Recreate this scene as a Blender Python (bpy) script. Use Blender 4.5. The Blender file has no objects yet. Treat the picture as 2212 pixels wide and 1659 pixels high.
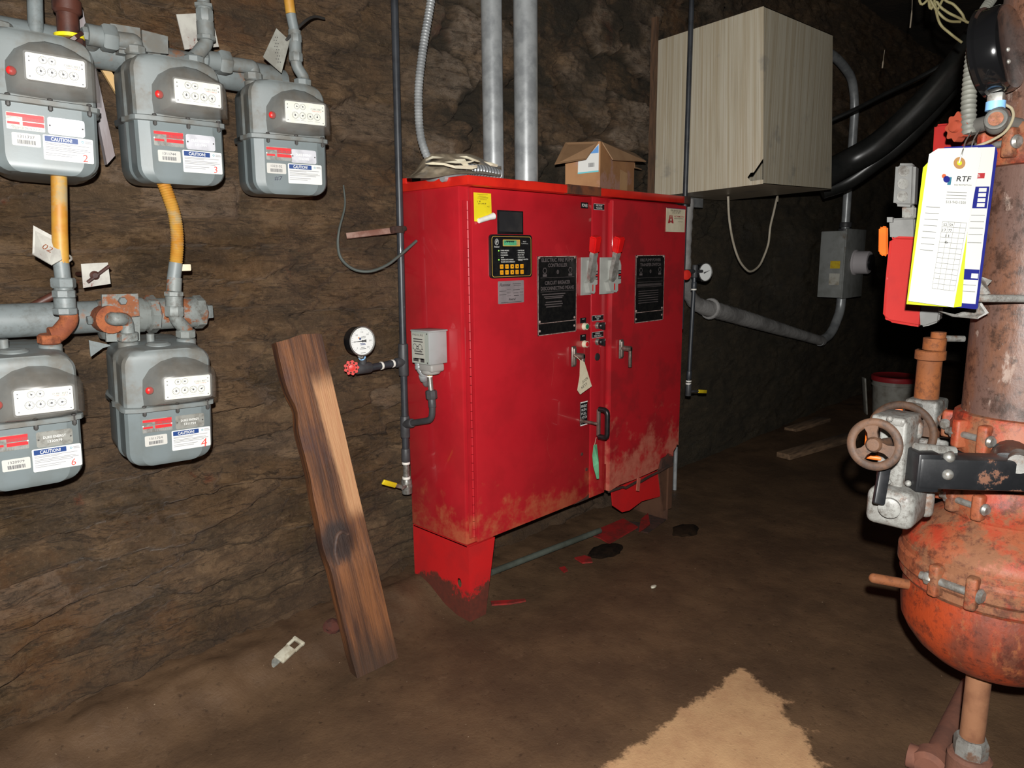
import bpy, bmesh, math, random
import numpy as np
from mathutils import Matrix, Vector
random.seed(7)
SC = bpy.context.scene
COL = SC.collection
PI = math.pi
# ---------------------------------------------------------------- camera
F, YAW, PITCH, ROLL, CX, CY, CZ = 1531.473, 0.77073, -0.178904, -0.010364, -1.586579, -2.084908, 1.3
FWD = Vector((math.cos(PITCH)*math.cos(YAW), math.cos(PITCH)*math.sin(YAW), math.sin(PITCH)))
_r = Vector((math.sin(YAW), -math.cos(YAW), 0)); _u = _r.cross(FWD)
RGT = math.cos(ROLL)*_r + math.sin(ROLL)*_u
UPV = -math.sin(ROLL)*_r + math.cos(ROLL)*_u
CAM = Vector((CX, CY, CZ))
def ray(px, py): return FWD + RGT*((px-1106)/F) - UPV*((py-829.5)/F)
def onY(px, py, Y):
    d = ray(px, py); return CAM + d*((Y-CY)/d.y)
def onX(px, py, X):
    d = ray(px, py); return CAM + d*((X-CX)/d.x)
def onZ(px, py, Z=0.0):
    d = ray(px, py); return CAM + d*((Z-CZ)/d.z)
def atD(px, py, D): return CAM + ray(px, py)*D
cd = bpy.data.cameras.new('camera'); cam = bpy.data.objects.new('camera', cd); COL.objects.link(cam)
cd.sensor_fit = 'HORIZONTAL'; cd.sensor_width = 36; cd.lens = F/2212*36; cd.clip_start = .02
M3 = Matrix((RGT, UPV, -FWD)).transposed()
cam.matrix_world = Matrix.Translation(CAM) @ M3.to_4x4()
SC.camera = cam
vs = SC.view_settings
vs.view_transform = 'Standard'; vs.look = 'None'; vs.gamma = 1; vs.exposure = 0; vs.use_curve_mapping = False
SC.display_settings.display_device = 'sRGB'
# ---------------------------------------------------------------- mesh builder
def frame(z, x=None):
    """rotation whose local Z is z (and local X near x)"""
    z = Vector(z).normalized()
    x = Vector(x) if x is not None else (Vector((1, 0, 0)) if abs(z.x) < .9 else Vector((0, 1, 0)))
    x = (x - z*x.dot(z)).normalized(); y = z.cross(x)
    return Matrix((x, y, z)).transposed().to_4x4()
def TR(p, R=None): 
    return Matrix.Translation(Vector(p)) @ (R if R is not None else Matrix.Identity(4))
def rotz(a): return Matrix.Rotation(a, 4, 'Z')
def rotx(a): return Matrix.Rotation(a, 4, 'X')
def roty(a): return Matrix.Rotation(a, 4, 'Y')
_txt = {}
def text_geo(s, bold=0.0, shear=0.0):
    k = (s, bold, shear)
    if k not in _txt:
        cu = bpy.data.curves.new('txt', 'FONT'); cu.body = s; cu.resolution_u = 2
        cu.align_x = 'CENTER'; cu.align_y = 'CENTER'; cu.offset = bold; cu.shear = shear
        ob = bpy.data.objects.new('txt', cu)
        me = bpy.data.meshes.new_from_object(ob)
        v = np.array([tuple(p.co) for p in me.vertices]) if len(me.vertices) else np.zeros((0, 3))
        f = [tuple(p.vertices) for p in me.polygons]
        if len(v):
            lo, hi = v.min(0), v.max(0); v = v - (lo+hi)/2; v[:, 2] = 0
            _txt[k] = (v, f, hi-lo)
        else: _txt[k] = (v, f, np.array([1, 1, 0]))
        bpy.data.objects.remove(ob); bpy.data.curves.remove(cu); bpy.data.meshes.remove(me)
    return _txt[k]
class MB:
    def __init__(s, M=None):
        s.v = []; s.f = []; s.m = []; s.M = M if M is not None else Matrix.Identity(4)
    def add(s, vs_, fs, mi=0, M=None):
        T = s.M @ M if M is not None else s.M
        b = len(s.v)
        s.v += [T @ Vector(p) for p in vs_]
        flip = T.to_3x3().determinant() < 0
        for f in fs:
            g = [b+i for i in f]
            s.f.append(g[::-1] if flip else g); s.m.append(mi)
        return s
    def box(s, c, d, mi=0, M=None, bev=0, seg=2):
        c = Vector(c); bm = bmesh.new()
        bmesh.ops.create_cube(bm, size=1)
        for v in bm.verts: v.co = Vector((v.co.x*d[0], v.co.y*d[1], v.co.z*d[2])) + c
        if bev > 0:
            bmesh.ops.bevel(bm, geom=bm.edges[:]+bm.verts[:], offset=min(bev, .49*min(d)), segments=seg, profile=.5, affect='EDGES')
        return s.bm(bm, mi, M)
    def bm(s, bm, mi=0, M=None):
        bm.verts.index_update()
        s.add([v.co.copy() for v in bm.verts], [[v.index for v in f.verts] for f in bm.faces], mi, M); bm.free(); return s
    def lathe(s, prof, mi=0, M=None, n=28, a0=0, a1=2*PI):
        full = abs(a1-a0) > 6.28
        k = n if full else n+1
        vs_ = []; fs = []
        for r, h in prof:
            for i in range(k):
                a = a0+(a1-a0)*i/n
                vs_.append((r*math.cos(a), r*math.sin(a), h))
        for j in range(len(prof)-1):
            for i in range(n if full else n):
                i2 = (i+1) % k
                fs.append((j*k+i, j*k+i2, (j+1)*k+i2, (j+1)*k+i))
        if full:
            if prof[0][0] > 1e-6: fs.append(tuple(range(k))[::-1])
            if prof[-1][0] > 1e-6: fs.append(tuple((len(prof)-1)*k+i for i in range(k)))
        return s.add(vs_, fs, mi, M)
    def cyl(s, p0, p1, r0, r1=None, mi=0, n=20, x=None):
        p0 = Vector(p0); p1 = Vector(p1); r1 = r0 if r1 is None else r1
        L = (p1-p0).length
        return s.lathe([(r0, 0), (r1, L)], mi, TR(p0, frame(p1-p0, x)), n)
    def rcyl(s, p0, p1, r, b, mi=0, n=24):
        p0 = Vector(p0); p1 = Vector(p1); L = (p1-p0).length
        return s.lathe([(r-b, 0), (r-b*.3, b*.3), (r, b), (r, L-b), (r-b*.3, L-b*.3), (r-b, L)], mi, TR(p0, frame(p1-p0)), n)
    def hexnut(s, p0, p1, r, mi=0, n=6):
        p0 = Vector(p0); p1 = Vector(p1); L = (p1-p0).length
        return s.lathe([(r*.88, 0), (r, L*.15), (r, L*.85), (r*.88, L)], mi, TR(p0, frame(p1-p0)), n)
    def tube(s, pts, r, mi=0, n=12, closed=False, cap=True):
        pts = [Vector(p) for p in pts]; k = len(pts)
        rs = r if isinstance(r, (list, tuple)) else [r]*k
        vs_ = []; fs = []; nrm = None
        for i in range(k):
            if closed: t = pts[(i+1) % k]-pts[i-1]
            else: t = pts[min(i+1, k-1)]-pts[max(i-1, 0)]
            t.normalize()
            if nrm is None:
                nrm = t.orthogonal().normalized()
            nrm = (nrm - t*nrm.dot(t)).normalized(); b = t.cross(nrm)
            for j in range(n):
                a = 2*PI*j/n
                vs_.append(pts[i]+nrm*(rs[i]*math.cos(a))+b*(rs[i]*math.sin(a)))
        for i in range(k if closed else k-1):
            i2 = (i+1) % k
            for j in range(n):
                j2 = (j+1) % n
                fs.append((i*n+j, i*n+j2, i2*n+j2, i2*n+j))
        if not closed and cap:
            fs.append(tuple(range(n))[::-1]); fs.append(tuple((k-1)*n+j for j in range(n)))
        return s.add(vs_, fs, mi)
    def prism(s, poly, h0, h1, mi=0, M=None):
        k = len(poly)
        A = sum(poly[i][0]*poly[(i+1) % k][1]-poly[(i+1) % k][0]*poly[i][1] for i in range(k))
        if A < 0: poly = poly[::-1]
        vs_ = [(x, y, h0) for x, y in poly]+[(x, y, h1) for x, y in poly]
        fs = [tuple(range(k))[::-1], tuple(range(k, 2*k))]+[(i, (i+1) % k, k+(i+1) % k, k+i) for i in range(k)]
        return s.add(vs_, fs, mi, M)
    def torus(s, R, r, mi=0, M=None, n=40, m=10, sq=1.0):
        vs_ = []; fs = []
        for i in range(n):
            a = 2*PI*i/n
            for j in range(m):
                b = 2*PI*j/m
                q = R+r*math.cos(b)
                vs_.append((q*math.cos(a), q*math.sin(a), r*sq*math.sin(b)))
        for i in range(n):
            for j in range(m):
                fs.append((i*m+j, ((i+1) % n)*m+j, ((i+1) % n)*m+(j+1) % m, i*m+(j+1) % m))
        return s.add(vs_, fs, mi, M)
    def ball(s, c, r, mi=0, n=16, sc=(1, 1, 1), R=None):
        prof = [(r*math.sin(PI*i/n), -r*math.cos(PI*i/n)) for i in range(n+1)]
        prof[0] = (1e-5, -r); prof[-1] = (1e-5, r)
        return s.lathe(prof, mi, TR(c, R) @ Matrix.Diagonal((sc[0], sc[1], sc[2], 1)), max(8, n))
    def text(s, t, M, w=None, h=None, mi=0, bold=0.0, shear=0.0, maxw=None):
        v, f, d = text_geo(t, bold, shear)
        if len(v) == 0: return s
        sx = sy = None
        if w and h: sx, sy = w/d[0], h/d[1]
        elif w: sx = sy = w/d[0]
        else: sx = sy = h/max(d[1], 1e-6)
        if maxw and d[0]*sx > maxw: sx = maxw/d[0]
        return s.add([(p[0]*sx, p[1]*sy, 0) for p in v], f, mi, M)
    def rect(s, x, y, w, h, M, mi=0, z=0.0):
        return s.add([(x-w/2, y-h/2, z), (x+w/2, y-h/2, z), (x+w/2, y+h/2, z), (x-w/2, y+h/2, z)], [(0, 1, 2, 3)], mi, M)
    def ring(s, x, y, r, t, M, mi=0, z=0.0, n=24, e=1.0):
        vs_ = []; fs = []
        for i in range(n):
            a = 2*PI*i/n
            vs_ += [(x+e*(r-t)*math.cos(a), y+(r-t)*math.sin(a), z), (x+e*r*math.cos(a), y+r*math.sin(a), z)]
        for i in range(n):
            j = (i+1) % n
            fs.append((2*i, 2*i+1, 2*j+1, 2*j))
        return s.add(vs_, fs, mi, M)
    def disc(s, x, y, r, M, mi=0, z=0.0, n=20, e=1.0):
        return s.add([(x+e*r*math.cos(2*PI*i/n), y+r*math.sin(2*PI*i/n), z) for i in range(n)], [tuple(range(n))], mi, M)
    def rrect(s, x, y, w, h, r, M, mi=0, z=0.0, th=0.0, n=5):
        poly = []
        for cx, cy, a in ((w/2-r, h/2-r, 0), (-w/2+r, h/2-r, PI/2), (-w/2+r, -h/2+r, PI), (w/2-r, -h/2+r, 1.5*PI)):
            for i in range(n+1):
                q = a+PI/2*i/n
                poly.append((x+cx+r*math.cos(q), y+cy+r*math.sin(q)))
        if th: return s.prism(poly, z, z+th, mi, M)
        return s.add([(a, b, z) for a, b in poly], [tuple(range(len(poly)))], mi, M)
    def holeplate(s, w, h, hx, hy, ea, eb, th, M, mi=0, n=32):
        """rectangle w x h centred at 0 in local XY with an elliptical hole, thickness th along z"""
        an = sorted([2*PI*i/n for i in range(n)]+[math.atan2(sy*h/2-hy, sx*w/2-hx) % (2*PI) for sx in (-1, 1) for sy in (-1, 1)])
        vs_ = []
        for a in an:
            c, s_ = math.cos(a), math.sin(a)
            t = min([((w/2 if c > 0 else -w/2)-hx)/c if abs(c) > 1e-9 else 9e9, ((h/2 if s_ > 0 else -h/2)-hy)/s_ if abs(s_) > 1e-9 else 9e9])
            o = (hx+c*t, hy+s_*t); i_ = (hx+ea*c, hy+eb*s_)
            vs_ += [(o[0], o[1], 0), (i_[0], i_[1], 0), (o[0], o[1], th), (i_[0], i_[1], th)]
        k = len(an); fs = []
        for i in range(k):
            a, b = 4*i, 4*((i+1) % k)
            fs += [(a, a+1, b+1, b), (a+2, b+2, b+3, a+3), (a+1, a+3, b+3, b+1), (a, b, b+2, a+2)]
        return s.add(vs_, fs, mi, M)
    def build(s, name, mats, parent=None, smooth=35, world=True):
        if not isinstance(mats, (list, tuple)): mats = [mats]
        V = s.v
        if parent is not None and world:
            inv = WM[parent.name].inverted(); V = [inv @ p for p in V]
        org = Vector((0, 0, 0))
        if parent is None:
            a = np.array([tuple(p) for p in V]); org = Vector(((a[:, 0].min()+a[:, 0].max())/2, (a[:, 1].min()+a[:, 1].max())/2, a[:, 2].min()))
            V = [p-org for p in V]
        me = bpy.data.meshes.new(name)
        me.from_pydata([tuple(p) for p in V], [], s.f)
        for m in mats: me.materials.append(m)
        me.polygons.foreach_set('material_index', s.m)
        if smooth:
            me.polygons.foreach_set('use_smooth', [True]*len(s.f))
            me.set_sharp_from_angle(angle=math.radians(smooth))
        me.update()
        o = bpy.data.objects.new(name, me); COL.objects.link(o)
        if parent is not None:
            o.parent = parent; WM[o.name] = WM[parent.name].copy()
        else:
            o.location = org; WM[o.name] = Matrix.Translation(org)
        return o
WM = {}
def tag(o, label=None, cat=None, group=None, kind=None):
    if label: o['label'] = label
    if cat: o['category'] = cat
    if group: o['group'] = group
    if kind: o['kind'] = kind
    return o
def thing(name, label, cat, loc=(0, 0, 0), R=None, group=None):
    o = bpy.data.objects.new(name, None); COL.objects.link(o); o.empty_display_size = .05
    M = TR(loc, R); o.matrix_world = M; WM[o.name] = M
    return tag(o, label, cat, group)
def fillet(pts, rad, seg=6):
    pts = [Vector(p) for p in pts]; out = [pts[0]]
    for i in range(1, len(pts)-1):
        a, b, c = pts[i-1], pts[i], pts[i+1]
        r = rad[i] if isinstance(rad, dict) else rad
        d1 = (a-b); d2 = (c-b); l = min(r, d1.length*.49, d2.length*.49)
        p = b+d1.normalized()*l; q = b+d2.normalized()*l
        for k in range(seg+1):
            t = k/seg
            out.append(p*(1-t)**2+b*2*t*(1-t)+q*t*t)
    out.append(pts[-1]); return out
def smooth_path(pts, k=8):
    """Catmull-Rom"""
    pts = [Vector(p) for p in pts]; P = [pts[0]*2-pts[1]]+pts+[pts[-1]*2-pts[-2]]; out = []
    for i in range(1, len(P)-2):
        for j in range(k):
            t = j/k
            out.append(.5*((2*P[i])+(P[i+1]-P[i-1])*t+(2*P[i-1]-5*P[i]+4*P[i+1]-P[i+2])*t*t+(3*P[i]-P[i-1]-3*P[i+1]+P[i+2])*t**3))
    out.append(pts[-1]); return out
def resample(pts, step):
    pts = [Vector(p) for p in pts]; out = [pts[0]]; acc = 0
    for a, b in zip(pts[:-1], pts[1:]):
        L = (b-a).length; d = step-acc
        while d <= L:
            out.append(a.lerp(b, d/L)); d += step
        acc = (acc+L) % step
    return out
# ---------------------------------------------------------------- materials
def lin(c):
    def g(x):
        x /= 255
        return x/12.92 if x <= .04045 else ((x+.055)/1.055)**2.4
    return tuple(g(x) for x in c)+(1,)
class NT:
    def __init__(s, name):
        s.m = bpy.data.materials.new(name); s.m.use_nodes = True; s.t = s.m.node_tree
        s.t.nodes.clear(); s.out = s.n('ShaderNodeOutputMaterial'); s.tc = s.n('ShaderNodeTexCoord')
    def n(s, ty, **kw):
        o = s.t.nodes.new(ty)
        for k, v in kw.items(): setattr(o, k, v)
        return o
    def l(s, a, b): s.t.links.new(a, b)
    def coord(s, stretch=None, off=(0, 0, 0), src='Object'):
        if stretch is None: return s.tc.outputs[src]
        mp = s.n('ShaderNodeMapping'); mp.inputs['Scale'].default_value = stretch; mp.inputs['Location'].default_value = off
        s.l(s.tc.outputs[src], mp.inputs[0]); return mp.outputs[0]
    def noise(s, scale, detail=5, rough=.6, co=None, dist=0):
        o = s.n('ShaderNodeTexNoise'); o.inputs['Scale'].default_value = scale; o.inputs['Detail'].default_value = detail
        o.inputs['Roughness'].default_value = rough; o.inputs['Distortion'].default_value = dist
        s.l(co if co is not None else s.tc.outputs['Object'], o.inputs['Vector']); return o.outputs['Fac']
    def ramp(s, x, a, b, v0=0.0, v1=1.0):
        o = s.n('ShaderNodeMapRange'); o.interpolation_type = 'SMOOTHSTEP'
        for i, v in ((1, a), (2, b), (3, v0), (4, v1)): o.inputs[i].default_value = v
        s.l(x, o.inputs[0]); return o.outputs[0]
    def math(s, op, a, b=None):
        o = s.n('ShaderNodeMath', operation=op)
        for i, x in enumerate((a, b)):
            if x is None: continue
            if isinstance(x, (int, float)): o.inputs[i].default_value = x
            else: s.l(x, o.inputs[i])
        return o.outputs[0]
    def mix(s, f, a, b):
        o = s.n('ShaderNodeMix', data_type='RGBA')
        for i, x in ((0, f), (6, a), (7, b)):
            if isinstance(x, (int, float)): o.inputs[i].default_value = x
            elif isinstance(x, tuple): o.inputs[i].default_value = x
            else: s.l(x, o.inputs[i])
        return o.outputs[2]
    def fin(s, col, rough=.5, metal=0, bump=None, bstr=.3, bdist=.005, spec=.5, coat=0, alpha=None, emit=None):
        p = s.n('ShaderNodeBsdfPrincipled')
        for k, x in (('Base Color', col), ('Roughness', rough), ('Metallic', metal), ('Specular IOR Level', spec), ('Coat Weight', coat)):
            if isinstance(x, (int, float, tuple)): p.inputs[k].default_value = x
            else: s.l(x, p.inputs[k])
        p.inputs['Coat Roughness'].default_value = .035
        if bump is not None:
            b = s.n('ShaderNodeBump'); b.inputs['Strength'].default_value = bstr; b.inputs['Distance'].default_value = bdist
            s.l(bump, b.inputs['Height']); s.l(b.outputs[0], p.inputs['Normal'])
        sh = p.outputs[0]
        if emit is not None:
            p.inputs['Emission Color'].default_value = emit[0]; p.inputs['Emission Strength'].default_value = emit[1]
        if alpha is not None:
            mx = s.n('ShaderNodeMixShader'); tr = s.n('ShaderNodeBsdfTransparent')
            if isinstance(alpha, float): mx.inputs[0].default_value = alpha
            else: s.l(alpha, mx.inputs[0])
            s.l(tr.outputs[0], mx.inputs[1]); s.l(sh, mx.inputs[2]); sh = mx.outputs[0]
        s.l(sh, s.out.inputs[0]); return s.m
def mat(name, c, c2=None, scale=10, lo=.4, hi=.65, rough=.5, metal=0, spec=.5, coat=0, bump=0, bscale=60, bdist=.003,
        rust=None, rs=7, r0=.55, r1=.62, zr=None, stretch=None, emit=None, alpha=None, detail=6, grime=None):
    """base colour c varied towards c2, optional rust/dirt colour in noise patches; zr=(z0,k): rust grows below z0 (local metres)"""
    t = NT(name); co = t.coord(stretch) if stretch else t.tc.outputs['Object']
    col = lin(c); rg = rough
    if c2 is not None:
        col = t.mix(t.ramp(t.noise(scale, detail, co=co), lo, hi), col, lin(c2))
    mt = metal
    if rust is not None:
        nz = t.noise(rs, 8, .68, co=co)
        if zr is not None:
            sp = t.n('ShaderNodeSeparateXYZ'); t.l(t.tc.outputs['Object'], sp.inputs[0])
            h = t.math('MULTIPLY', t.math('SUBTRACT', zr[0], sp.outputs[2]), zr[1])
            nz = t.math('ADD', nz, t.math('MAXIMUM', t.math('MINIMUM', h, .5), -.3))
        f = t.ramp(nz, r0, r1)
        rc = t.mix(t.noise(rs*5, 5), lin(rust[0]), lin(rust[1]))
        col = t.mix(f, col, rc); rg = t.math('ADD', t.math('MULTIPLY', f, max(0, .8-rough)), rough)
        if metal: mt = t.math('MULTIPLY', t.math('SUBTRACT', 1.0, f), metal)
    if grime is not None:     # (scale, strength, colour): pitted dark dirt
        g = t.math('MULTIPLY', t.ramp(t.noise(grime[0], 8, .75), .52, .36), grime[1])
        col = t.mix(g, col, lin(grime[2]))
        col = t.mix(t.math('MULTIPLY', t.ramp(t.noise(grime[0]*4, 6, .8), .50, .36), grime[1]*.6), col, lin(grime[2]))
    b = t.noise(bscale, 5, .65, co=co) if bump else None
    return t.fin(col, rg, mt, b, bump, bdist, spec, coat, alpha, emit)
RUST = ((120, 62, 30), (92, 44, 24))
M_ink = mat('black_ink', (22, 22, 24), rough=.6)
M_white = mat('white_paper', (232, 232, 228), (214, 214, 208), 30, rough=.6)
M_black = mat('black_plastic', (20, 20, 22), (28, 28, 29), 40, rough=.35)
M_galv = mat('galvanised_steel', (168, 171, 172), (140, 143, 145), 14, rough=.36, metal=.3, bump=.1, bscale=120, bdist=.001)
M_chrome = mat('worn_chrome', (196, 194, 188), (160, 156, 148), 50, rough=.28, metal=.6)
M_zinc = mat('zinc_bolt_steel', (150, 150, 146), (118, 112, 104), 60, rough=.4, metal=.6)
# ---------------------------------------------------------------- numpy noise
def _hash(ix, iy, k):
    h = (ix.astype(np.int64)*374761393 + iy.astype(np.int64)*668265263 + k*974634541) & 0xffffffff
    h = ((h ^ (h >> 13))*1274126177) & 0xffffffff
    h = h ^ (h >> 16)
    return (h & 0xffffff)/float(0x1000000)
def vnoise(x, y, k):
    ix, iy = np.floor(x), np.floor(y); fx, fy = x-ix, y-iy
    fx = fx*fx*(3-2*fx); fy = fy*fy*(3-2*fy)
    a, b, c, d = _hash(ix, iy, k), _hash(ix+1, iy, k), _hash(ix, iy+1, k), _hash(ix+1, iy+1, k)
    return (a*(1-fx)+b*fx)*(1-fy)+(c*(1-fx)+d*fx)*fy
def fbm(x, y, k, o=4):
    s = 0; a = .5
    for i in range(o):
        s = s+a*vnoise(x*2**i, y*2**i, k+i*17); a *= .5
    return s/(1-.5**o)
def stones(x, z, sx, sz, k):
    """jittered brick-like cells: returns edge distance (0 at joints) and a random value per stone"""
    wx = x+.35*sx*(fbm(x/sx*1.3, z/sz*1.3, k+91)-.5)*2; wz = z+.4*sz*(fbm(x/sx*1.1+7, z/sz*1.1, k+53)-.5)*2
    r0 = np.floor(wz/sz); f1 = np.full(x.shape, 9e9); f2 = f1.copy(); idv = np.zeros(x.shape); dv = np.zeros(x.shape)
    for dr in (-1, 0, 1):
        r = r0+dr; off = (_hash(r, r*0, k+5))*sx; c0 = np.floor((wx+off)/sx)
        for dc in (-1, 0, 1):
            c = c0+dc
            px = (c+.5+.75*(_hash(c, r, k)-.5))*sx-off; pz = (r+.5+.6*(_hash(c, r, k+1)-.5))*sz
            d = np.maximum(np.abs(wx-px)/sx, np.abs(wz-pz)/sz)*.65+.35*np.hypot((wx-px)/sx, (wz-pz)/sz)
            rv = _hash(c, r, k+2); up = d < f1
            f2 = np.where(up, f1, np.minimum(f2, d)); idv = np.where(up, rv, idv); dv = np.where(up, (wz-pz)/sz, dv); f1 = np.where(up, d, f1)
    return f2-f1, idv, dv
def sst(x, a, b):
    t = np.clip((x-a)/(b-a), 0, 1); return t*t*(3-2*t)
def grid_mesh(name, X, Y, Z, attrs, m):
    ny, nx = X.shape
    me = bpy.data.meshes.new(name)
    idx = np.arange(nx*ny).reshape(ny, nx)
    q = np.stack([idx[:-1, :-1], idx[:-1, 1:], idx[1:, 1:], idx[1:, :-1]], -1).reshape(-1, 4)
    me.vertices.add(nx*ny); me.vertices.foreach_set('co', np.stack([X, Y, Z], -1).reshape(-1).astype(np.float32))
    me.loops.add(q.size); me.loops.foreach_set('vertex_index', q.reshape(-1).astype(np.int32))
    me.polygons.add(len(q)); me.polygons.foreach_set('loop_start', np.arange(0, q.size, 4, dtype=np.int32))
    me.polygons.foreach_set('use_smooth', [True]*len(q))
    me.update(calc_edges=True)
    for k, v in attrs.items():
        a = me.attributes.new(k, 'FLOAT', 'POINT'); a.data.foreach_set('value', v.reshape(-1).astype(np.float32))
    me.materials.append(m); me.validate()
    o = bpy.data.objects.new(name, me); COL.objects.link(o); return tag(o, kind='structure')
# ---------------------------------------------------------------- stone wall
def wall_material():
    t = NT('rubble_stone')
    def attr(n):
        o = t.n('ShaderNodeAttribute'); o.attribute_name = n; return o.outputs['Fac']
    sid, joint, zone, pale = attr('stone'), attr('joint'), attr('zone'), attr('pale')
    co = t.coord((1, 1, 2.3)); n1 = t.noise(6, 9, .72, co=co); n2 = t.noise(20, 9, .75, co=co); n3 = t.noise(2.2, 6, .65); n4 = t.noise(75, 6, .8)
    a = t.mix(t.ramp(n1, .35, .68), lin((82, 64, 45)), lin((114, 88, 62)))
    a = t.mix(t.math('MULTIPLY', t.ramp(sid, .55, .95), .45), a, lin((122, 98, 76)))       # pinkish grey stones
    a = t.mix(t.math('MULTIPLY', t.ramp(sid, .3, .05), .4), a, lin((74, 62, 45)))        # greenish grey
    a = t.mix(t.math('MULTIPLY', t.ramp(n3, .54, .66), .55), a, lin((116, 76, 40)))       # ochre staining
    a = t.mix(t.math('MULTIPLY', t.ramp(n2, .58, .75), .6), a, lin((132, 109, 86)))
    a = t.mix(t.math('MULTIPLY', t.ramp(n2, .46, .32), .75), a, lin((52, 41, 31)))
    a = t.mix(t.math('MULTIPLY', t.ramp(t.noise(3.1, 7, .7, co=t.coord((1, 1, .8), (5, 0, 3))), .62, .68), .6), a, lin((110, 44, 20)))   # iron stains
    a = t.mix(t.math('MULTIPLY', pale, t.ramp(n2, .3, .6)), a, lin((158, 140, 122)))        # bleached faces
    a = t.mix(t.math('MULTIPLY', joint, .5), a, lin((52, 41, 30)))
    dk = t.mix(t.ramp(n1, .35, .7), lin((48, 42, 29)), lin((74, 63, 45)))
    n7 = t.noise(4.5, 6, .7, co=t.coord((1, 1, 2.6), (7, 2, 1)))
    a = t.mix(t.math('MULTIPLY', t.ramp(n7, .53, .64), .55), a, lin((142, 114, 84)))
    a = t.mix(t.math('MULTIPLY', t.ramp(n7, .47, .36), .5), a, lin((58, 46, 35)))
    a = t.mix(t.math('MULTIPLY', t.ramp(n4, .52, .68), .26), a, lin((164, 136, 106)))
    a = t.mix(t.math('MULTIPLY', t.ramp(n4, .47, .34), .34), a, lin((46, 35, 26)))
    cr = t.noise(2.4, 5, .6, co=t.coord((1.3, 1.3, 9), (1, 4, 2)), dist=.6)
    a = t.mix(t.math('MULTIPLY', t.math('SUBTRACT', 1.0, t.ramp(t.math('ABSOLUTE', t.math('SUBTRACT', cr, .5)), .0, .018)), .6), a, lin((36, 28, 21)))
    sx = t.n('ShaderNodeSeparateXYZ'); t.l(t.tc.outputs['Object'], sx.inputs[0])
    a = t.mix(t.math('MULTIPLY', t.ramp(t.math('ADD', sx.outputs[2], t.math('MULTIPLY', n1, .22)), .34, .12), .8), a, t.mix(n2, lin((58, 44, 32)), lin((92, 70, 50))))
    dm = attr('dark_tone'); n5 = t.noise(3.4, 7, .7, co=t.coord((1, 1, 1.3), (3, 1, 7)))
    a = t.mix(t.math('MULTIPLY', t.math('MULTIPLY', dm, t.ramp(n5, .40, .56)), t.math('SUBTRACT', .88, t.math('MULTIPLY', pale, .75))), a, t.mix(n2, lin((30, 28, 20)), lin((52, 46, 34))))  # noise-broken darker tone mixed in over the big upper stones
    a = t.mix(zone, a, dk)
    wet = t.ramp(t.noise(2.6, 4, .6, co=t.coord((1, 1, 1.5), (2, 0, 9))), .45, .66)
    ds = t.n('ShaderNodeVectorMath', operation='DISTANCE'); mp = t.n('ShaderNodeMapping'); mp.inputs['Scale'].default_value = (1.25, 0, .8)
    t.l(t.tc.outputs['Object'], mp.inputs[0]); t.l(mp.outputs[0], ds.inputs[0]); sp = onY(300, 1215, 0); ds.inputs[1].default_value = (sp.x*1.25, 0, sp.z*.8)
    seep = t.math('MULTIPLY', t.ramp(ds.outputs['Value'], .34, .05), t.ramp(n2, .42, .52))
    wet = t.math('MAXIMUM', t.math('MULTIPLY', wet, .8), t.math('MULTIPLY', seep, .92))
    r = t.math('SUBTRACT', .70, t.math('MULTIPLY', wet, .40))
    h = t.math('ADD', t.math('MULTIPLY', n2, .8), t.math('MULTIPLY', n4, .45))
    return t.fin(a, r, 0, h, 1.0, .022, t.math('ADD', .45, t.math('MULTIPLY', seep, .9)))
def wall_depth(X, Z):
    wx = X+.03*(fbm(X*9, Z*9, 201, 3)-.5); wz = Z+.04*(fbm(X*5, Z*7, 207, 4)-.5)
    e1, i1, v1 = stones(wx, wz, .30, .095, 11)
    e2, i2, v2 = stones(wx*1.0+3+.05*(fbm(X*4, Z*4, 211, 4)-.5), wz+.06*(fbm(X*4, Z*4, 215, 4)-.5), .40, .20, 77)
    e3, i3, v3 = stones(X, Z, .5, .22, 131)
    big = sst(X, -.05, .35)*sst(Z, 1.25, 1.5)*(1-sst(X, 2.2, 2.8))
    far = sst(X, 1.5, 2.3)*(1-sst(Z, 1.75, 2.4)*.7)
    rg = 1-np.abs(fbm(X*6, Z*17, 221, 5)-.5)*2; rg2 = 1-np.abs(fbm(X*13+3, Z*26, 227, 4)-.5)*2
    nz = fbm(X*7, Z*15, 3, 6); lo = fbm(X*1.6, Z*2.2, 8, 3)
    hl = sst(e1, .0, .20)*(.004+.018*i1)+(nz-.5)*.030+(rg**3-.5)*.020+(rg2**2-.5)*.008-np.clip(v1, -.5, .5)*.034*(.4+i1)
    hb = sst(e2, .0, .10)*(.01+.045*i2)+(nz-.5)*.045+(rg**3-.5)*.022+(rg2**2-.5)*.012
    hf = sst(e3, .0, .2)*.006+(nz-.5)*.016+(rg**3-.5)*.010
    h = hl*(1-big)*(1-far)+hb*big+hf*far*(1-big)
    h = h+(lo-.5)*.05
    sid = i1*(1-big)+i2*big
    j = np.maximum((1-sst(e1, .0, .07))*(1-big)*.9*sst(fbm(X*2, Z*2, 31), .48, .64), (1-sst(e2, .0, .07))*big*.9)
    pale = (big*.8*sst(i2, .35, .8)*sst(e2, .02, .10)+(1-big)*(1-far)*.3*sst(i1, .8, .97))*sst(fbm(X*5, Z*6, 240, 4), .36, .56)
    foot = (1-sst(Z, .0, .22))
    Y = .085-h-foot**2*.06*(1-sst(X, 1.6, 2.2))
    return Y, sid, j, far, pale, big
xs = np.concatenate([np.arange(-2.3, 1.9, .008), np.arange(1.9, 4, .016), np.arange(4, 8.06, .04)])
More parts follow.
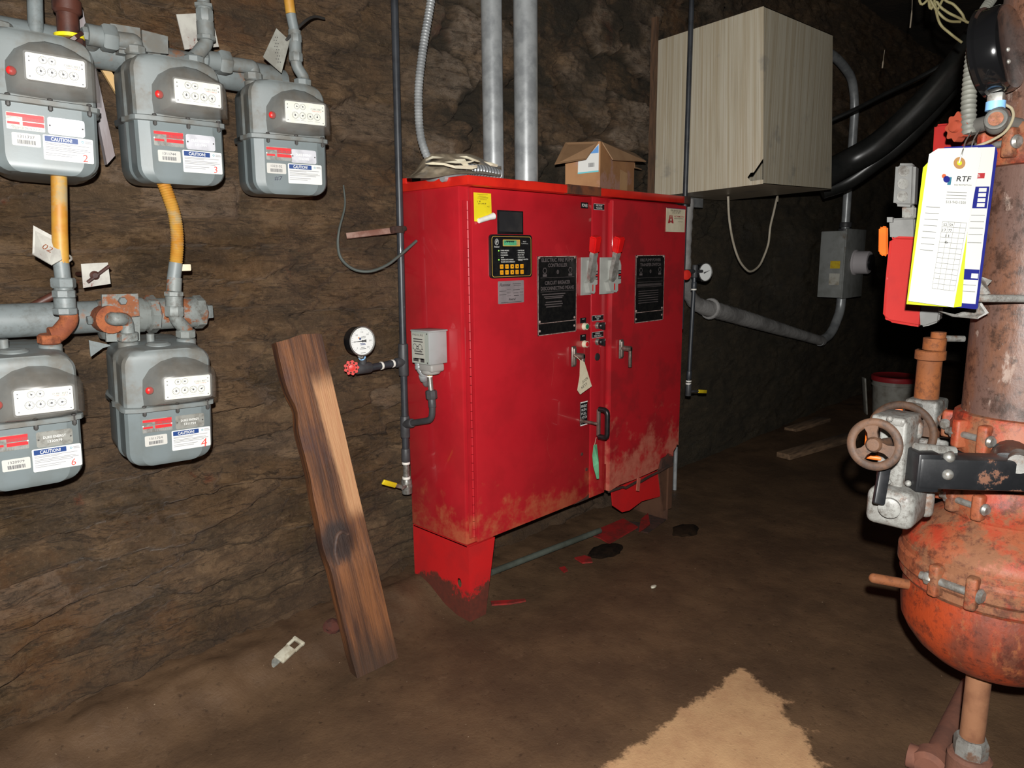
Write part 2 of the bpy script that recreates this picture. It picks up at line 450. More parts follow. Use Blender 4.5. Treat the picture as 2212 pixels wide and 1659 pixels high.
zs = np.concatenate([np.arange(-.12, 2.25, .008), np.arange(2.25, 3.22, .014)])
X, Z = np.meshgrid(xs, zs)
Y, sid, jt, far, pale, big = wall_depth(X, Z)
grid_mesh('wall_back', X, Y, Z, dict(stone=sid, joint=jt, zone=far, pale=pale, dark_tone=big), wall_material())
# ---------------------------------------------------------------- floor with a dry concrete patch
def floor_material():
    t = NT('muddy_floor')
    at = t.n('ShaderNodeAttribute'); at.attribute_name = 'dry'
    n1 = t.noise(3, 7, .65); n2 = t.noise(38, 6, .7); n3 = t.noise(11, 8, .72); n4 = t.noise(150, 3, .6)
    mud = t.mix(t.ramp(n1, .35, .68), lin((75, 57, 42)), lin((95, 73, 53)))
    mud = t.mix(t.math('MULTIPLY', t.ramp(n3, .56, .72), .5), mud, lin((104, 82, 62)))
    mud = t.mix(t.math('MULTIPLY', t.ramp(n2, .42, .3), .6), mud, lin((44, 33, 24)))
    mud = t.mix(t.ramp(t.noise(95, 2, .5), .765, .79), mud, lin((150, 130, 108)))
    dry = t.mix(t.ramp(n3, .35, .7), lin((178, 142, 104)), lin((164, 126, 92)))
    dry = t.mix(t.math('MULTIPLY', t.ramp(n2, .6, .72), .7), dry, lin((112, 80, 60)))
    d = t.math('ADD', at.outputs['Fac'], t.math('MULTIPLY', t.math('SUBTRACT', n3, .5), .9))
    d = t.math('ADD', d, t.math('MULTIPLY', t.math('SUBTRACT', n2, .5), .35))
    f = t.ramp(d, .42, .60)
    col = t.mix(f, mud, dry)
    r = t.math('ADD', t.math('MULTIPLY', f, .3), .55)
    h = t.math('ADD', t.math('MULTIPLY', n2, t.math('SUBTRACT', .9, t.math('MULTIPLY', f, .5))), t.math('MULTIPLY', n4, .3))
    return t.fin(col, r, 0, h, .5, .006, .35)
xs = np.concatenate([np.arange(-2.3, 1.9, .016), np.arange(1.9, 8.1, .06)])
ys = np.concatenate([np.arange(-4.2, -1.9, .06), np.arange(-1.9, .16, .016)])
X, Y = np.meshgrid(xs, ys)
Hf = (fbm(X*2.2, Y*2.2, 41, 4)-.5)*.016+(fbm(X*14, Y*14, 45, 3)-.5)*.006
rub = sst(Y, -.34, -.02)*(1-sst(X, .1, .5)*.55)
Hf = Hf+rub**2*.085+rub*(fbm(X*16, Y*16, 49, 4)-.5)*.035
poly = [onZ(*a) for a in ((1275, 1690), (1340, 1630), (1400, 1590), (1440, 1555), (1490, 1522), (1550, 1490), (1575, 1452), (1600, 1440), (1625, 1452), (1645, 1483), (1690, 1502), (1700, 1515), (1690, 1540), (1745, 1575), (1760, 1620), (1800, 1690))]
def poly_sdf(X, Y, poly):
    n = len(poly); d = np.full(X.shape, 9e9); ins = np.zeros(X.shape, bool)
    for i in range(n):
        ax, ay = poly[i].x, poly[i].y; bx, by = poly[(i+1) % n].x, poly[(i+1) % n].y
        t = np.clip(((X-ax)*(bx-ax)+(Y-ay)*(by-ay))/((bx-ax)**2+(by-ay)**2), 0, 1)
        d = np.minimum(d, np.hypot(X-ax-t*(bx-ax), Y-ay-t*(by-ay)))
        c = ((ay > Y) != (by > Y)) & (X < (bx-ax)*(Y-ay)/((by-ay) if by != ay else 1e-9)+ax)
        ins ^= c
    return np.where(ins, d, -d)
sd = poly_sdf(X, Y, poly)
rp = onZ(1705, 1560); soft = sst((X-rp.x)*.72-(Y-rp.y)*.69, -.10, .12)
dry = np.clip(.5+sd*(9*(1-soft)+1.6*soft)-.10*soft, 0, 1)
grid_mesh('floor', X, Y, Hf, dict(dry=dry), floor_material())
def onF(px, py, dz=0.0):
    q = onZ(px, py, 0)
    for _ in range(8):
        k = float(sst(np.array([q.y]), -.34, -.02)[0])*(1-.55*float(sst(np.array([q.x]), .1, .5)[0])); q = onZ(px, py, .085*k*k)
    q.z += dz; return q
M_dark = mat('dark_plaster', (40, 34, 26), (58, 48, 36), 3, rough=.9, bump=.5, bscale=25, bdist=.02)
mb = MB(); mb.box((2.9, -2.0, 3.25), (10.6, 4.6, .1)); mb.build('ceiling', M_dark)['kind'] = 'structure'
mb = MB(); mb.box((8.1, -2.0, 1.5), (.12, 4.6, 3.4)); mb.build('wall_right', M_dark)['kind'] = 'structure'
# ---------------------------------------------------------------- light: the camera's own flash, plus a faint added world fill
ld = bpy.data.lights.new('flash', 'SPOT'); ld.energy = 340; ld.color = (1.0, .985, .95); ld.shadow_soft_size = .012
ld.spot_size = math.radians(118); ld.spot_blend = .25
lo = bpy.data.objects.new('flash', ld); COL.objects.link(lo)
lo.matrix_world = Matrix.Translation(CAM+UPV*.085-RGT*.005-FWD*.06) @ M3.to_4x4()
w = bpy.data.worlds.new('world'); SC.world = w; w.use_nodes = True
w.node_tree.nodes['Background'].inputs[0].default_value = (.9, .85, .75, 1); w.node_tree.nodes['Background'].inputs[1].default_value = .020  # even ambient added to lift the blacks, no source in the room
# ---------------------------------------------------------------- red fire pump controller cabinet
D, W, ZB, ZT, XS = .3232, 1.3438, .289, 1.535, .680
RDY = -D-.030            # front of right door
M_red = mat('red_gloss_paint', (180, 30, 40), (168, 28, 37), 6, rough=.32, coat=.6, bump=.04, bscale=180, bdist=.0006,
            rust=((186, 96, 58), (168, 62, 42)), rs=11, r0=.80, r1=1.06, zr=(.70, 1.1))
M_redw = mat('red_weathered_paint', (174, 30, 38), (154, 31, 37), 7, lo=.45, hi=.6, rough=.36, coat=.4, bump=.06, bscale=90, bdist=.001,
             rust=((196, 112, 92), (150, 62, 46)), rs=8, r0=.72, r1=.92, zr=(.80, .85))
M_redl = mat('red_leg_paint', (198, 30, 32), (182, 32, 34), 7, rough=.5, bump=.08, bscale=60, bdist=.0015,
             rust=((112, 44, 28), (58, 32, 22)), rs=11, r0=.64, r1=.74, zr=(.15, 3.6))
M_redo = mat('orange_red_primer', (206, 38, 24), (186, 30, 22), 12, rough=.4, rust=((128, 62, 30), (90, 44, 26)), rs=10, r0=.68, r1=.74)
M_rusty = mat('heavy_rust', (110, 58, 30), (66, 40, 28), 14, rough=.9, bump=.5, bscale=60, bdist=.003)
M_rustdk = mat('dark_rust', (74, 44, 34), (48, 34, 28), 16, rough=.9, bump=.5, bscale=50, bdist=.004)
M_rustor = mat('orange_rust_steel', (88, 58, 40), (64, 40, 28), 8, rough=.8, bump=.3, bscale=50, bdist=.002)
M_yel = mat('yellow_sticker_paper', (226, 208, 30), (216, 196, 26), 20, rough=.6)
M_crm = mat('cream_paper', (214, 204, 178), (200, 188, 160), 12, rough=.7)
M_plate = mat('black_engraved_plate', (17, 17, 18), (26, 25, 24), 60, rough=.3, rust=((120, 116, 108), (90, 86, 80)), rs=60, r0=.74, r1=.77)
M_edge = mat('worn_aluminium_edge', (172, 150, 142), (120, 96, 90), 60, rough=.5)
M_dimtx = mat('dim_engraved_lettering', (88, 80, 80), rough=.6)
M_silver = mat('silver_label', (150, 138, 140), (138, 128, 130), 20, rough=.45, metal=.2)
M_grey = mat('grey_handle_enamel', (162, 164, 158), (150, 151, 146), 14, rough=.5)
M_knob = mat('bare_handle_steel', (140, 130, 122), (104, 94, 86), 30, rough=.38, metal=.7)
M_redgrip = mat('red_plastic_grip', (216, 26, 26), (200, 22, 24), 20, rough=.25, coat=.3)
M_redl2 = mat('scabby_red_paint', (150, 26, 24), (104, 34, 26), 14, rough=.7, bump=.3)
cab = thing('fire_pump_controller', 'large red two-door fire pump controller cabinet standing on the mud floor', 'control cabinet', (W/2, -D/2, 0))
bd = MB(); bd.box((W/2, -D/2+.006, (ZB+ZT)/2), (W, D-.012, ZT-ZB), 0, bev=.006)
bd.box((W-.05, -D+.012, ZB+.06), (.098, .03, .13), 1)
bd.build('enclosure', [M_red, M_rustdk], cab)
mb = MB(); mb.box((W/2-.002, -D/2-.022, ZT+.004), (W+.016, D+.047, .030), 0, bev=.003)
mb.box((.0, -.03, ZT+.024), (.03, .05, .02), 0, bev=.003)
mb.build('drip_shield', M_redo, cab)
mb = MB()
fr = D+.047
xa, xb = onY(1226, 402, -fr).x, onY(1297, 410, -fr).x
mb.box(((xa+xb)/2, -fr+.006, ZT+.004), (xb-xa, .02, .0325), 0)
tag(mb.build('rusted_edge', M_rusty, cab), 'rust-eaten brown stretch of the top edge')
mb = MB(); mb.box((W-.018, -D-.022, ZT+.004), (.052, .054, .0325), 0, bev=.003)
tag(mb.build('rusted_edge', M_rustdk, cab), 'dark rusted right end of the top edge')
# left door
def FX(px, py, y=-D): return onY(px, py, y).x
def FZ(px, py, y=-D): return onY(px, py, y).z
x0, x1 = FX(1023, 800), XS-.002
mb = MB(); mb.box(((x0+x1)/2, -D+.002, (ZB+ZT-.012)/2+.002), (x1-x0, .018, ZT-ZB-.018), 0, bev=.003)
ld_ = mb.build('door', M_red, cab)
# rust-bitten lower right corner of the left door, ring left by a fixing, small round plugs
for px, py, r, e in ((1257, 981, .0075, .8), (1267, 1014, .0075, .8)):
    mb = MB(); c = onY(px, py, -D-.0075); mb.lathe([(r, 0), (r*.8, .002)], 0, TR(c, frame((0, -1, 0))), 14)
    tag(mb.build('hole_plug', M_rustdk, cab), 'dark round plug near the door seam')
mb = MB(); mb.add([(XS-.11, -D-.0078, ZB+.004), (XS-.004, -D-.0078, ZB+.004), (XS-.004, -D-.0078, ZB+.026), (XS-.02, -D-.0078, ZB+.017), (XS-.05, -D-.0078, ZB+.012), (XS-.08, -D-.0078, ZB+.009)], [(0, 1, 2, 3, 4, 5)])
mb.M = Matrix.Identity(4); mb.build('rust_edge', M_rustdk, cab)
# piano hinge
hx = (FX(1004, 700)+FX(1018, 700))/2
mb = MB(); z0_, z1_ = ZB+.03, FZ(1005, 433)
N = 38
for i in range(N):
    a = z0_+(z1_-z0_)*i/N; b = a+(z1_-z0_)/N*.93
    mb.cyl((hx+.004, -D-.004, a), (hx+.004, -D-.004, b), .0045, n=10)
mb.box((hx-.008, -D-.001, (z0_+z1_)/2), (.014, .004, z1_-z0_)); mb.box((hx+.013, -D-.004, (z0_+z1_)/2), (.008, .006, z1_-z0_))
mb.build('hinge', M_red, cab)
# centre strip and right door
xc = .785
mb = MB(); mb.box(((XS+.002+xc)/2, -D+.002, (ZB+ZT)/2-.004), (xc-XS-.002, .018, ZT-ZB-.016), 0, bev=.002)
mb.build('centre_panel', M_red, cab)
zt, zb = ZT-.02, ZB+.018
poly = [(xc+.001, zb-.006)]
for px, py in ((1340, 1047), (1370, 1036), (1400, 1023), (1421, 1013), (1428, 990), (1437, 986), (1443, 979), (1450, 982), (1454, 986), (1455, 974), (1461, 965), (1462, 958), (1467, 961)):
    p = onY(px, py, RDY); poly.append((min(p.x, W), p.z))
poly += [(W, zt), (xc+.001, zt)]
mb = MB(); bm = bmesh.new()
vs_ = [bm.verts.new((x, 0, z)) for x, z in poly]; f = bm.faces.new(vs_)
r = bmesh.ops.extrude_face_region(bm, geom=[f])
for v in [g for g in r['geom'] if isinstance(g, bmesh.types.BMVert)]: v.co.y += .0195
bmesh.ops.recalc_face_normals(bm, faces=bm.faces)
ed = [e for e in bm.edges if (abs(e.verts[0].co.x-xc-.001) < 1e-4 and abs(e.verts[1].co.x-xc-.001) < 1e-4) or (e.verts[0].co.z > zt-1e-4 and e.verts[1].co.z > zt-1e-4)]
bmesh.ops.bevel(bm, geom=ed, offset=.003, segments=2, affect='EDGES')
for v in bm.verts: v.co.y += RDY
mb.bm(bm); mb.box(((xc+W)/2, -D-.004, (zt+zb+.1)/2), (W-xc-.012, .014, zt-zb-.12))
mb.build('door', M_redw, cab)
mb = MB(); zz = [onY(px, py, RDY).z for px, py in ((1325, 1060), (1422, 1018))]
pts = [onY(px, py, RDY+.012) for px, py in ((1315, 1060), (1345, 1050), (1352, 1052), (1380, 1036), (1383, 1039), (1405, 1026), (1422, 1018), (1443, 1006))]
mb.tube([p+Vector((0, 0, -.004)) for p in pts], .006, n=8); 
p = onY(1380, 1032, RDY+.006); q = onY(1390, 1060, RDY-.004)
mb.build('rust_edge', M_rustdk, cab)
mb = MB(); mb.box((0, 0, -.03), (.024, .004, .06), 0, TR(p, roty(.35) @ rotx(-.15)))
tag(mb.build('hanging_strip', M_redw, cab), 'peeled red steel strip hanging below the door')
# ---- left leg: channel with an oval hole, tapering front
lw0, lw1 = FX(1070, 1158), FX(1054, 1300)
mb = MB()
hc = onX(992, 1259, 0)
# side plate spans y -D..0, z 0..ZB ; local x = y axis, local y = z axis
Mside = Matrix(((0, 0, 1, 0), (1, 0, 0, -D/2), (0, 1, 0, ZB/2), (0, 0, 0, 1)))
mb.holeplate(D-.012, ZB, hc.y+D/2, hc.z-ZB/2, .0125, .018, .004, Mside, 0)
mb.prism([(0, 0), (lw1-.01, 0), (lw0, ZB-.004), (0, ZB-.004)], 0, .004, 0, TR((0, -D+.006, 0), frame((0, -1, 0), (1, 0, 0))))
mb.box((lw0/2, -D/2, ZB-.004), (lw0, D-.02, .004))
mb.build('leg', M_redl, cab)
# ---- right leg, rusted through: back plate, side post, curled foot
mb = MB()
a = [onY(px, py, -D+.035) for px, py in ((1319, 1058), (1424, 1014), (1424, 1072), (1385, 1082), (1358, 1102), (1342, 1106), (1322, 1092))]
mb.prism([(p.x, p.z) for p in a], 0, .005, 0, TR((0, -D+.035, 0), frame((0, -1, 0), (1, 0, 0))))
b = [onY(px, py, -D+.02) for px, py in ((1424, 1016), (1456, 1000), (1452, 1098), (1434, 1104))]
mb.prism([(p.x, p.z) for p in b], 0, .006, 1, TR((0, -D+.03, 0), frame((0, -1, 0), (1, 0, 0))))
mb.box((W-.004, -D/2, ZB/2), (.006, D-.03, ZB), 1)
mb.build('leg', [M_redl, M_rustor], cab)
mb = MB()
c = [onZ(px, py, .012) for px, py in ((1277, 1158), (1294, 1144), (1346, 1122), (1378, 1140), (1316, 1176), (1296, 1164))]
mb.prism([(p.x, p.y) for p in c], 0, .006, 0, TR((0, 0, .012), rotx(0.0)))
c = [onZ(px, py, .03) for px, py in ((1380, 1150), (1384, 1124), (1400, 1110), (1404, 1134), (1390, 1144))]
mb.prism([(p.x, p.y) for p in c], 0, .006, 0, TR((0, 0, .03)))
c = [onZ(px, py, .03) for px, py in ((1345, 1122), (1424, 1078), (1440, 1112), (1400, 1140), (1378, 1136))]
mb.prism([(p.x, p.y) for p in c], -.03, .006, 1)
mb.build('foot_plate', [M_redl2, M_rustdk], cab)
# ---- keypad panel
def PL(pts, y):   # world centre, size of a front-parallel rectangle from pixel corners TL,TR,BR,BL
    P = [onY(a, b, y) for a, b in pts]
    w = ((P[1].x-P[0].x)+(P[2].x-P[3].x))/2; h = ((P[0].z-P[3].z)+(P[1].z-P[2].z))/2
    c = (P[0]+P[1]+P[2]+P[3])/4
    return c, w, h
FRM = frame((0, -1, 0), (1, 0, 0))   # local x right, y up, z out of the door
M_gold = mat('gold_outline', (196, 160, 74), rough=.5)
M_lcd = mat('green_lcd', (92, 178, 130), (70, 146, 108), 40, rough=.35)
M_lcdd = mat('dark_lcd_segments', (40, 66, 56), rough=.4)
M_kyel = mat('amber_keycap', (236, 164, 30), (224, 150, 24), 30, rough=.45)
M_led = mat('lit_green_lamp', (120, 255, 60), rough=.3, emit=((.35, 1, .12, 1), 1.2))
M_ledo = mat('unlit_lamp', (38, 36, 36), rough=.4)
c, w_, h_ = PL(((1058, 506), (1148, 508), (1149, 599), (1060, 601)), -D-.014)
K = TR(c, FRM)
mb = MB(K); mb.rrect(0, 0, w_, h_, .012, None, 0, -.012, .014)
g = h_/100.0
z_ = .0024
mb.rrect(0, -.6*g, w_*.95, h_*.93, .010, None, 1, z_); mb.rrect(0, -.6*g, w_*.93, h_*.91, .009, None, 0, z_+.0003)
def KX(u): return (u-.5)*w_
def KY(v): return (.5-v)*h_
# layout fractions read off the photograph (panel 215..985 by 215..1005 in the close-up)
fx = lambda X: KX((X-215)/772.); fy = lambda Y: KY((Y-208)/800.)
zt_ = z_+.0006
mb.ring(fx(323), fy(345), .0105, .0014, None, 2, zt_, e=.85); mb.text('ff', TR((fx(323), fy(345), zt_)), h=.011, mi=2, shear=.3)
mb.text('Firetrol', TR((fx(322), fy(432), zt_)), w=.024, mi=2, shear=.2, bold=.01)
mb.text('Mark II', TR((fx(838), fy(333), zt_)), w=.016, mi=2); mb.text('True RMS Metering', TR((fx(840), fy(372), zt_)), w=.034, mi=2)
for i, s_ in enumerate(('POWER AVAILABLE', 'PHASE FAILURE', 'PHASE REVERSAL', 'ALARM', 'TRANSFER SWITCH NORMAL', 'TRANSFER SWITCH EMERGENCY')):
    v, f, d = text_geo(s_); hh = .0042; wd_ = d[0]*hh/d[1]*.8
    mb.text(s_, TR((fx(392)+wd_/2, fy(500+i*42), zt_)), w=wd_, h=hh, mi=2, bold=.01)
for i, s_ in enumerate(('LOW PRESSURE', 'PUMP RUNNING', 'DELUGE OPEN', 'INTERLOCK ON', 'EMERGENCY ISOLATING')):
    v, f, d = text_geo(s_); hh = .0042; wd_ = d[0]*hh/d[1]*.8
    mb.text(s_, TR((fx(708)+wd_/2, fy(500+i*41.5), zt_)), w=wd_, h=hh, mi=2, bold=.01)
mb.text('SWITCH OFF', TR((fx(756), fy(686), zt_)), w=.021, h=.0036, mi=2)
mb.build('keypad_panel', [M_black, M_gold, M_white], cab); kp = bpy.data.objects['keypad_panel']
mb = MB(K); mb.rrect(fx(590), fy(360), w_*.405, h_*.155, .002, None, 0, z_, .0016); mb.rect(fx(560), fy(360), w_*.31, h_*.115, None, 1, z_+.002)
for i in range(5): mb.rect(fx(470+i*36), fy(342), .004, .0055, None, 2, z_+.0022)
mb.rect(fx(560), fy(330), w_*.2, .004, None, 2, z_+.0022)
for X in (693, 726): mb.rect(fx(X), fy(360), .0026, .012, None, 3, z_+.0021)
mb.build('display_screen', [M_gold, M_lcd, M_lcdd, M_edge], kp)
for j, row in enumerate(((405, 500, 597, 690, 782), (405, 500, 597, 690, 784))):
    for i, X in enumerate(row):
        mb = MB(K @ TR((fx(X), fy(795 if j == 0 else 903), 0)))
        mb.rrect(0, 0, .0152, .0150, .002, None, 0, z_, .0018)
        sy = {(0, 2): 'u', (0, 3): 'd', (1, 2): 'r'}.get((j, i))
        a = .0038
        if sy:
            th = {'u': PI/2, 'd': -PI/2, 'r': 0}[sy]
            mb.add([(a*math.cos(th+k), a*math.sin(th+k), z_+.002) for k in (0, 2.1, 4.2)], [(0, 1, 2)], 1)
        else:
            s_ = (('MENU', 'ESC', '', '', 'ENTER'), ('TEST', 'PRINT', '', 'ALARM', 'LAMP'))[j][i]
            mb.text(s_, TR((0, 0, z_+.002)), w=.010, h=.003, mi=1)
        mb.build('key_button', [M_kyel, M_ink], kp)
for i in range(6):
    mb = MB(K); mb.lathe([(.0024, 0), (.0022, .001), (.0005, .0018)], 0, TR((fx(357), fy(504+i*41.5), z_)), 12)
    o = mb.build('indicator_lamp', M_led if i in (0, 4) else M_ledo, kp)
    if i in (0, 4): o['label'] = 'lit green lamp'
for i in range(5):
    mb = MB(K); mb.lathe([(.0024, 0), (.0022, .001), (.0005, .0018)], 0, TR((fx(688), fy(504+i*41.5), z_)), 12)
    mb.build('indicator_lamp', M_ledo, kp)
# ---- dark window above the keypad
M_smoke = mat('smoked_plastic', (40, 40, 42), (52, 50, 50), 9, rough=.35)
c, w_, h_ = PL(((1074, 454), (1129.5, 456), (1129, 506), (1074, 506)), -D-.0075)
mb = MB(TR(c, FRM)); mb.box((0, 0, 0), (w_, h_, .006), 0, bev=.001); mb.rect(0, .002, w_*.9, h_*.84, None, 1, .0035)
mb.build('window_panel', [M_black, M_smoke], cab)
# ---- silver rating label
c, w_, h_ = PL(((1075.5, 607), (1131, 606), (1131, 653), (1076, 657)), -D-.0068)
mb = MB(TR(c, FRM)); mb.rrect(0, 0, w_, h_, .003, None, 0, 0, .0015); z_ = .0019
mb.text('Flotronix', TR((-w_*.24, h_*.33, z_)), w=w_*.42, mi=1, shear=.35, bold=.01); mb.text('Firetrol', TR((w_*.03, -h_*.32, z_)), w=w_*.27, mi=1, shear=.25, bold=.02)
for u, v, l in ((.22, .36, .33), (.24, .29, .3), (-.33, .06, .26), (-.33, -.1, .27), (.2, .09, .26), (.18, -.05, .2), (.2, -.17, .2), (0, -.45, .8)):
    mb.rect(u*w_, v*h_, l*w_, h_*.018, None, 1, z_)
for u, v in ((-.1, .06), (-.1, -.1), (.4, .05), (.4, -.1)):
    for a in (-.06, .06): mb.rect(u*w_, (v+a)*h_, w_*.15, h_*.008, None, 1, z_)
mb.build('rating_label', [M_silver, M_ink], cab)
# ---- black warning plates
def warn(pts, y, kind):
    c, w_, h_ = PL(pts, y); mb = MB(TR(c, FRM)); z_ = .0022
    mb.box((0, 0, 0), (w_, h_, .002), 0); t = w_*.014
    for sx in (-1, 1): mb.rect(sx*(w_/2-t/2), 0, t, h_, None, 1, z_)
    for sy in (-1, 1): mb.rect(0, sy*(h_/2-t/2), w_, t, None, 1, z_)
    def Tt(s, v, w, h): mb.text(s, TR((0, v*h_, z_)), w=w*w_, h=h*h_, mi=2, bold=.025)
    def ln(v, mi=2, l=.88, th=.004): mb.rect(0, v*h_, l*w_, th*h_, None, mi, z_)
    if kind == 0:
        Tt('ELECTRIC FIRE PUMP', .452, .82, .048); Tt('CONTROLLER', .385, .5, .048)
        ln(.23); Tt('CIRCUIT BREAKER', .165, .66, .048); Tt('DISCONNECTING MEANS', .095, .86, .048); ln(.055)
        for v, l in ((.02, .6), (-.01, .5), (-.03, .44), (-.08, .42), (-.11, .46), (-.14, .4)): mb.rect(-.1*w_, v*h_, l*w_, .012*h_, None, 2, z_)
        lv = .3
    else:
        Tt('FIRE PUMP POWER', .43, .72, .045); Tt('TRANSFER SWITCH', .36, .72, .045)
        ln(.165); ln(.105); ln(.03, l=.9)
        for k in range(6): mb.rect(-.02*w_, (.075-k*.006)*h_, .85*w_, .003*h_, None, 2, z_)
        for k in range(6): mb.rect(-.05*w_, (-.03-k*.035)*h_, .7*w_, .008*h_, None, 2, z_)
        lv = .26
    mb.ring(0, lv*h_, .05*h_*.55, .004, None, 2, z_, e=.8); mb.text('f', TR((0, lv*h_, z_)), h=.035*h_, mi=2, shear=.2)
    for sx in (-1, 1):
        mb.ring(sx*.33*w_, (lv+.02)*h_, .012, .003, None, 2, z_, n=6); mb.rect(sx*.33*w_, (lv-.04)*h_, .1*w_, .03*h_, None, 2, z_)
    ln(-.345, 1, .97, .008)
    for u, v in ((-.46, .48), (.46, .48), (-.455, -.32), (.455, -.31), (-.455, -.44), (.455, -.42)):
        mb.lathe([(.005, 0), (.004, .0015), (.001, .0022)], 1, TR((u*w_, v*h_, .001)), 12)
    o = mb.build('warning_plate', [M_plate, M_edge, M_dimtx], cab); return o
warn(((1160, 553.5), (1244.5, 553), (1244, 716), (1162.5, 725.5)), -D-.008, 0)
warn(((1373, 551.5), (1434.5, 551), (1432, 691), (1371, 698)), RDY-.001, 1)
# ---- small legend plates, buttons, selector switches
def legend(pts, y, lines, mi=1, border=False):
    c, w_, h_ = PL(pts, y); mb = MB(TR(c, FRM)); mb.box((0, 0, 0), (w_, h_, .002), 0)
    if border:
        for sy in (-1, 1): mb.rect(0, sy*h_*.48, w_, h_*.05, None, 1, .0014)
        mb.rect(-w_*.485, 0, w_*.02, h_, None, 1, .0014)
    n = len(lines)
    for i, s_ in enumerate(lines):
        if s_: mb.text(s_, TR((0, (.5-(i+.5)/n)*h_*.8, .0016)), h=h_*.55/n, mi=1, maxw=w_*.8)
    return mb.build('legend_plate', [M_black, M_white], cab)
yl = -D-.0078
legend(((1255, 437), (1270, 437.5), (1270, 450), (1255, 450.5)), yl, ('POWER',))
legend(((1282, 440), (1305, 441), (1305, 454), (1282, 453)), yl, ('FIRE PUMP', 'TRANSFER'), border=True)
legend(((1253.5, 687), (1266, 686), (1265.5, 697), (1253.5, 699)), yl, ('START', '', ''))
legend(((1253.5, 723), (1265.5, 722), (1265.5, 735), (1253.5, 737)), yl, ('STOP', '', ''))
legend(((1278, 682), (1303, 680), (1303, 691), (1278, 694)), yl, ('TRANSFER', 'TEST'), border=True)
legend(((1278, 718), (1303, 715), (1303, 727), (1278, 731)), yl, ('BYPASS', 'TIME DELAY'), border=True)
legend(((1253, 869), (1269, 866), (1268, 917), (1253, 920)), yl, ('EMERGENCY', 'RUN', 'PULL', 'LATCH', ''), border=True)
for px, py, col, nm in ((1261.5, 705, (24, 110, 74), 'green'), (1261.5, 743, (190, 34, 38), 'red')):
    c = onY(px, py, -D-.007); mb = MB(TR(c, FRM)); r = .0125
    mb.lathe([(r*1.15, 0), (r*1.15, .006), (r, .010), (r, .016), (r*.78, .0165)], 0, None, 24); mb.lathe([(r*.78, .0165), (r*.76, .018), (r*.2, .019)], 1, None, 24)
    tag(mb.build('push_button', [M_crm, mat(nm+'_button_cap', col, rough=.35)], cab), nm+' push button in a pale ring')
for px, py in ((1290, 703), (1290, 738)):
    c = onY(px, py, -D-.007); mb = MB(TR(c, FRM)); mb.lathe([(.0145, 0), (.0145, .004), (.012, .006)], 0, None, 24); mb.lathe([(.010, .004), (.010, .02)], 1, None, 20)
    s_ = mb.build('selector_switch', [M_zinc, M_chrome], cab)
    mb = MB(TR(c, FRM)); mb.lathe([(.0125, .014), (.0135, .018), (.0135, .026), (.011, .029)], 0, None, 24); mb.box((0, 0, .033), (.007, .030, .014), 0, bev=.002)
    mb.rect(0, .011, .0016, .008, None, 1, .0402)
    mb.build('knob', [M_black, M_white], s_)
c = onY(1290, 771, -D-.0075); mb = MB(TR(c, FRM)); mb.lathe([(.016, 0), (.0145, .004), (.004, .006)], 0, None, 24); tag(mb.build('hole_plug', mat('black_rubber', (34, 28, 30), rough=.7), cab), 'black round plug on the centre panel')
# ---- disconnect handles
def disconnect(px0, px1, pyt, pyb, y, tip):
    c, w_, h_ = PL(((px0, pyt), (px1, pyt), (px1, pyb), (px0, pyb)), y)
    Q = TR(c, FRM)
    mb = MB(Q); a, b = -w_/2, w_/2
    outl = [(a, -h_/2), (b*.55, -h_/2), (b*.72, -h_*.46), (b*.72, -h_*.27), (b, -h_*.25), (b, h_*.30), (b*.85, h_/2), (a, h_/2)]
    mb.prism(outl, 0, .004, 0)
    o2 = [(a*.25, -h_*.44), (b*.45, -h_*.47), (b*.62, -h_*.42), (b*.62, -h_*.24), (b*.95, -h_*.22), (b*.95, h_*.28), (b*.8, h_*.42), (a*.1, h_*.42), (a*.1, -h_*.10), (a*.55, -h_*.18)]
    mb.prism(o2, .004, .024, 0)
    mb.rect(b*.2, -h_*.31, w_*.07, h_*.18, None, 1, .0245); mb.rect(b*.78, h_*.02, w_*.16, h_*.24, None, 2, .0245)
    for v, t_ in ((.09, 'ON'), (-.06, 'OFF')): mb.text(t_, TR((b*.78, v*h_, .0248)), w=w_*.12, h=h_*.05, mi=3 if t_ == 'ON' else 4)
    mb.rect(b*.78, .015*h_, w_*.14, h_*.03, None, 1, .0247)
    hb = mb.build('disconnect_handle', [M_grey, M_redgrip, M_black, M_white, M_white], cab)
    # lever: flattened steel arm that swings out of the plate, red grip on its end
    p0 = c+Vector((-.012, -.03, -h_*.08)); p1 = onY(tip[0], tip[1], y-.075)
    d = (p1-p0); L = d.length; Rl = TR(p0, frame(d, (1, 0, 0)))
    mb = MB(Rl)
    def sec(z, w, t): return [(-w, -t, z), (w, -t, z), (w, t, z), (-w, t, z)]
    secs = [sec(-.012, .007, .005), sec(0, .016, .007), sec(.03, .018, .008), sec(L*.50, .012, .009), sec(L*.58, .014, .010), sec(L*.66, .012, .009)]
    v = [p for q in secs for p in q]; f = []
    for i in range(len(secs)-1):
        for j in range(4): f.append((4*i+j, 4*i+(j+1) % 4, 4*i+4+(j+1) % 4, 4*i+4+j))
    f += [(3, 2, 1, 0), tuple(4*(len(secs)-1)+k for k in range(4))]
    mb.add(v, f, 0); mb.build('lever', M_chrome, hb)
    mb = MB(Rl); bm = bmesh.new(); bmesh.ops.create_cube(bm, size=1)
    for v in bm.verts:
        k = 1.0 if v.co.z > 0 else .86
        v.co = Vector((v.co.x*.040*k, v.co.y*.034*k, L*.83+v.co.z*L*.38))
    bmesh.ops.bevel(bm, geom=bm.edges[:], offset=.005, segments=2, affect='EDGES'); mb.bm(bm, 0)
    mb.build('grip', M_redgrip, hb)
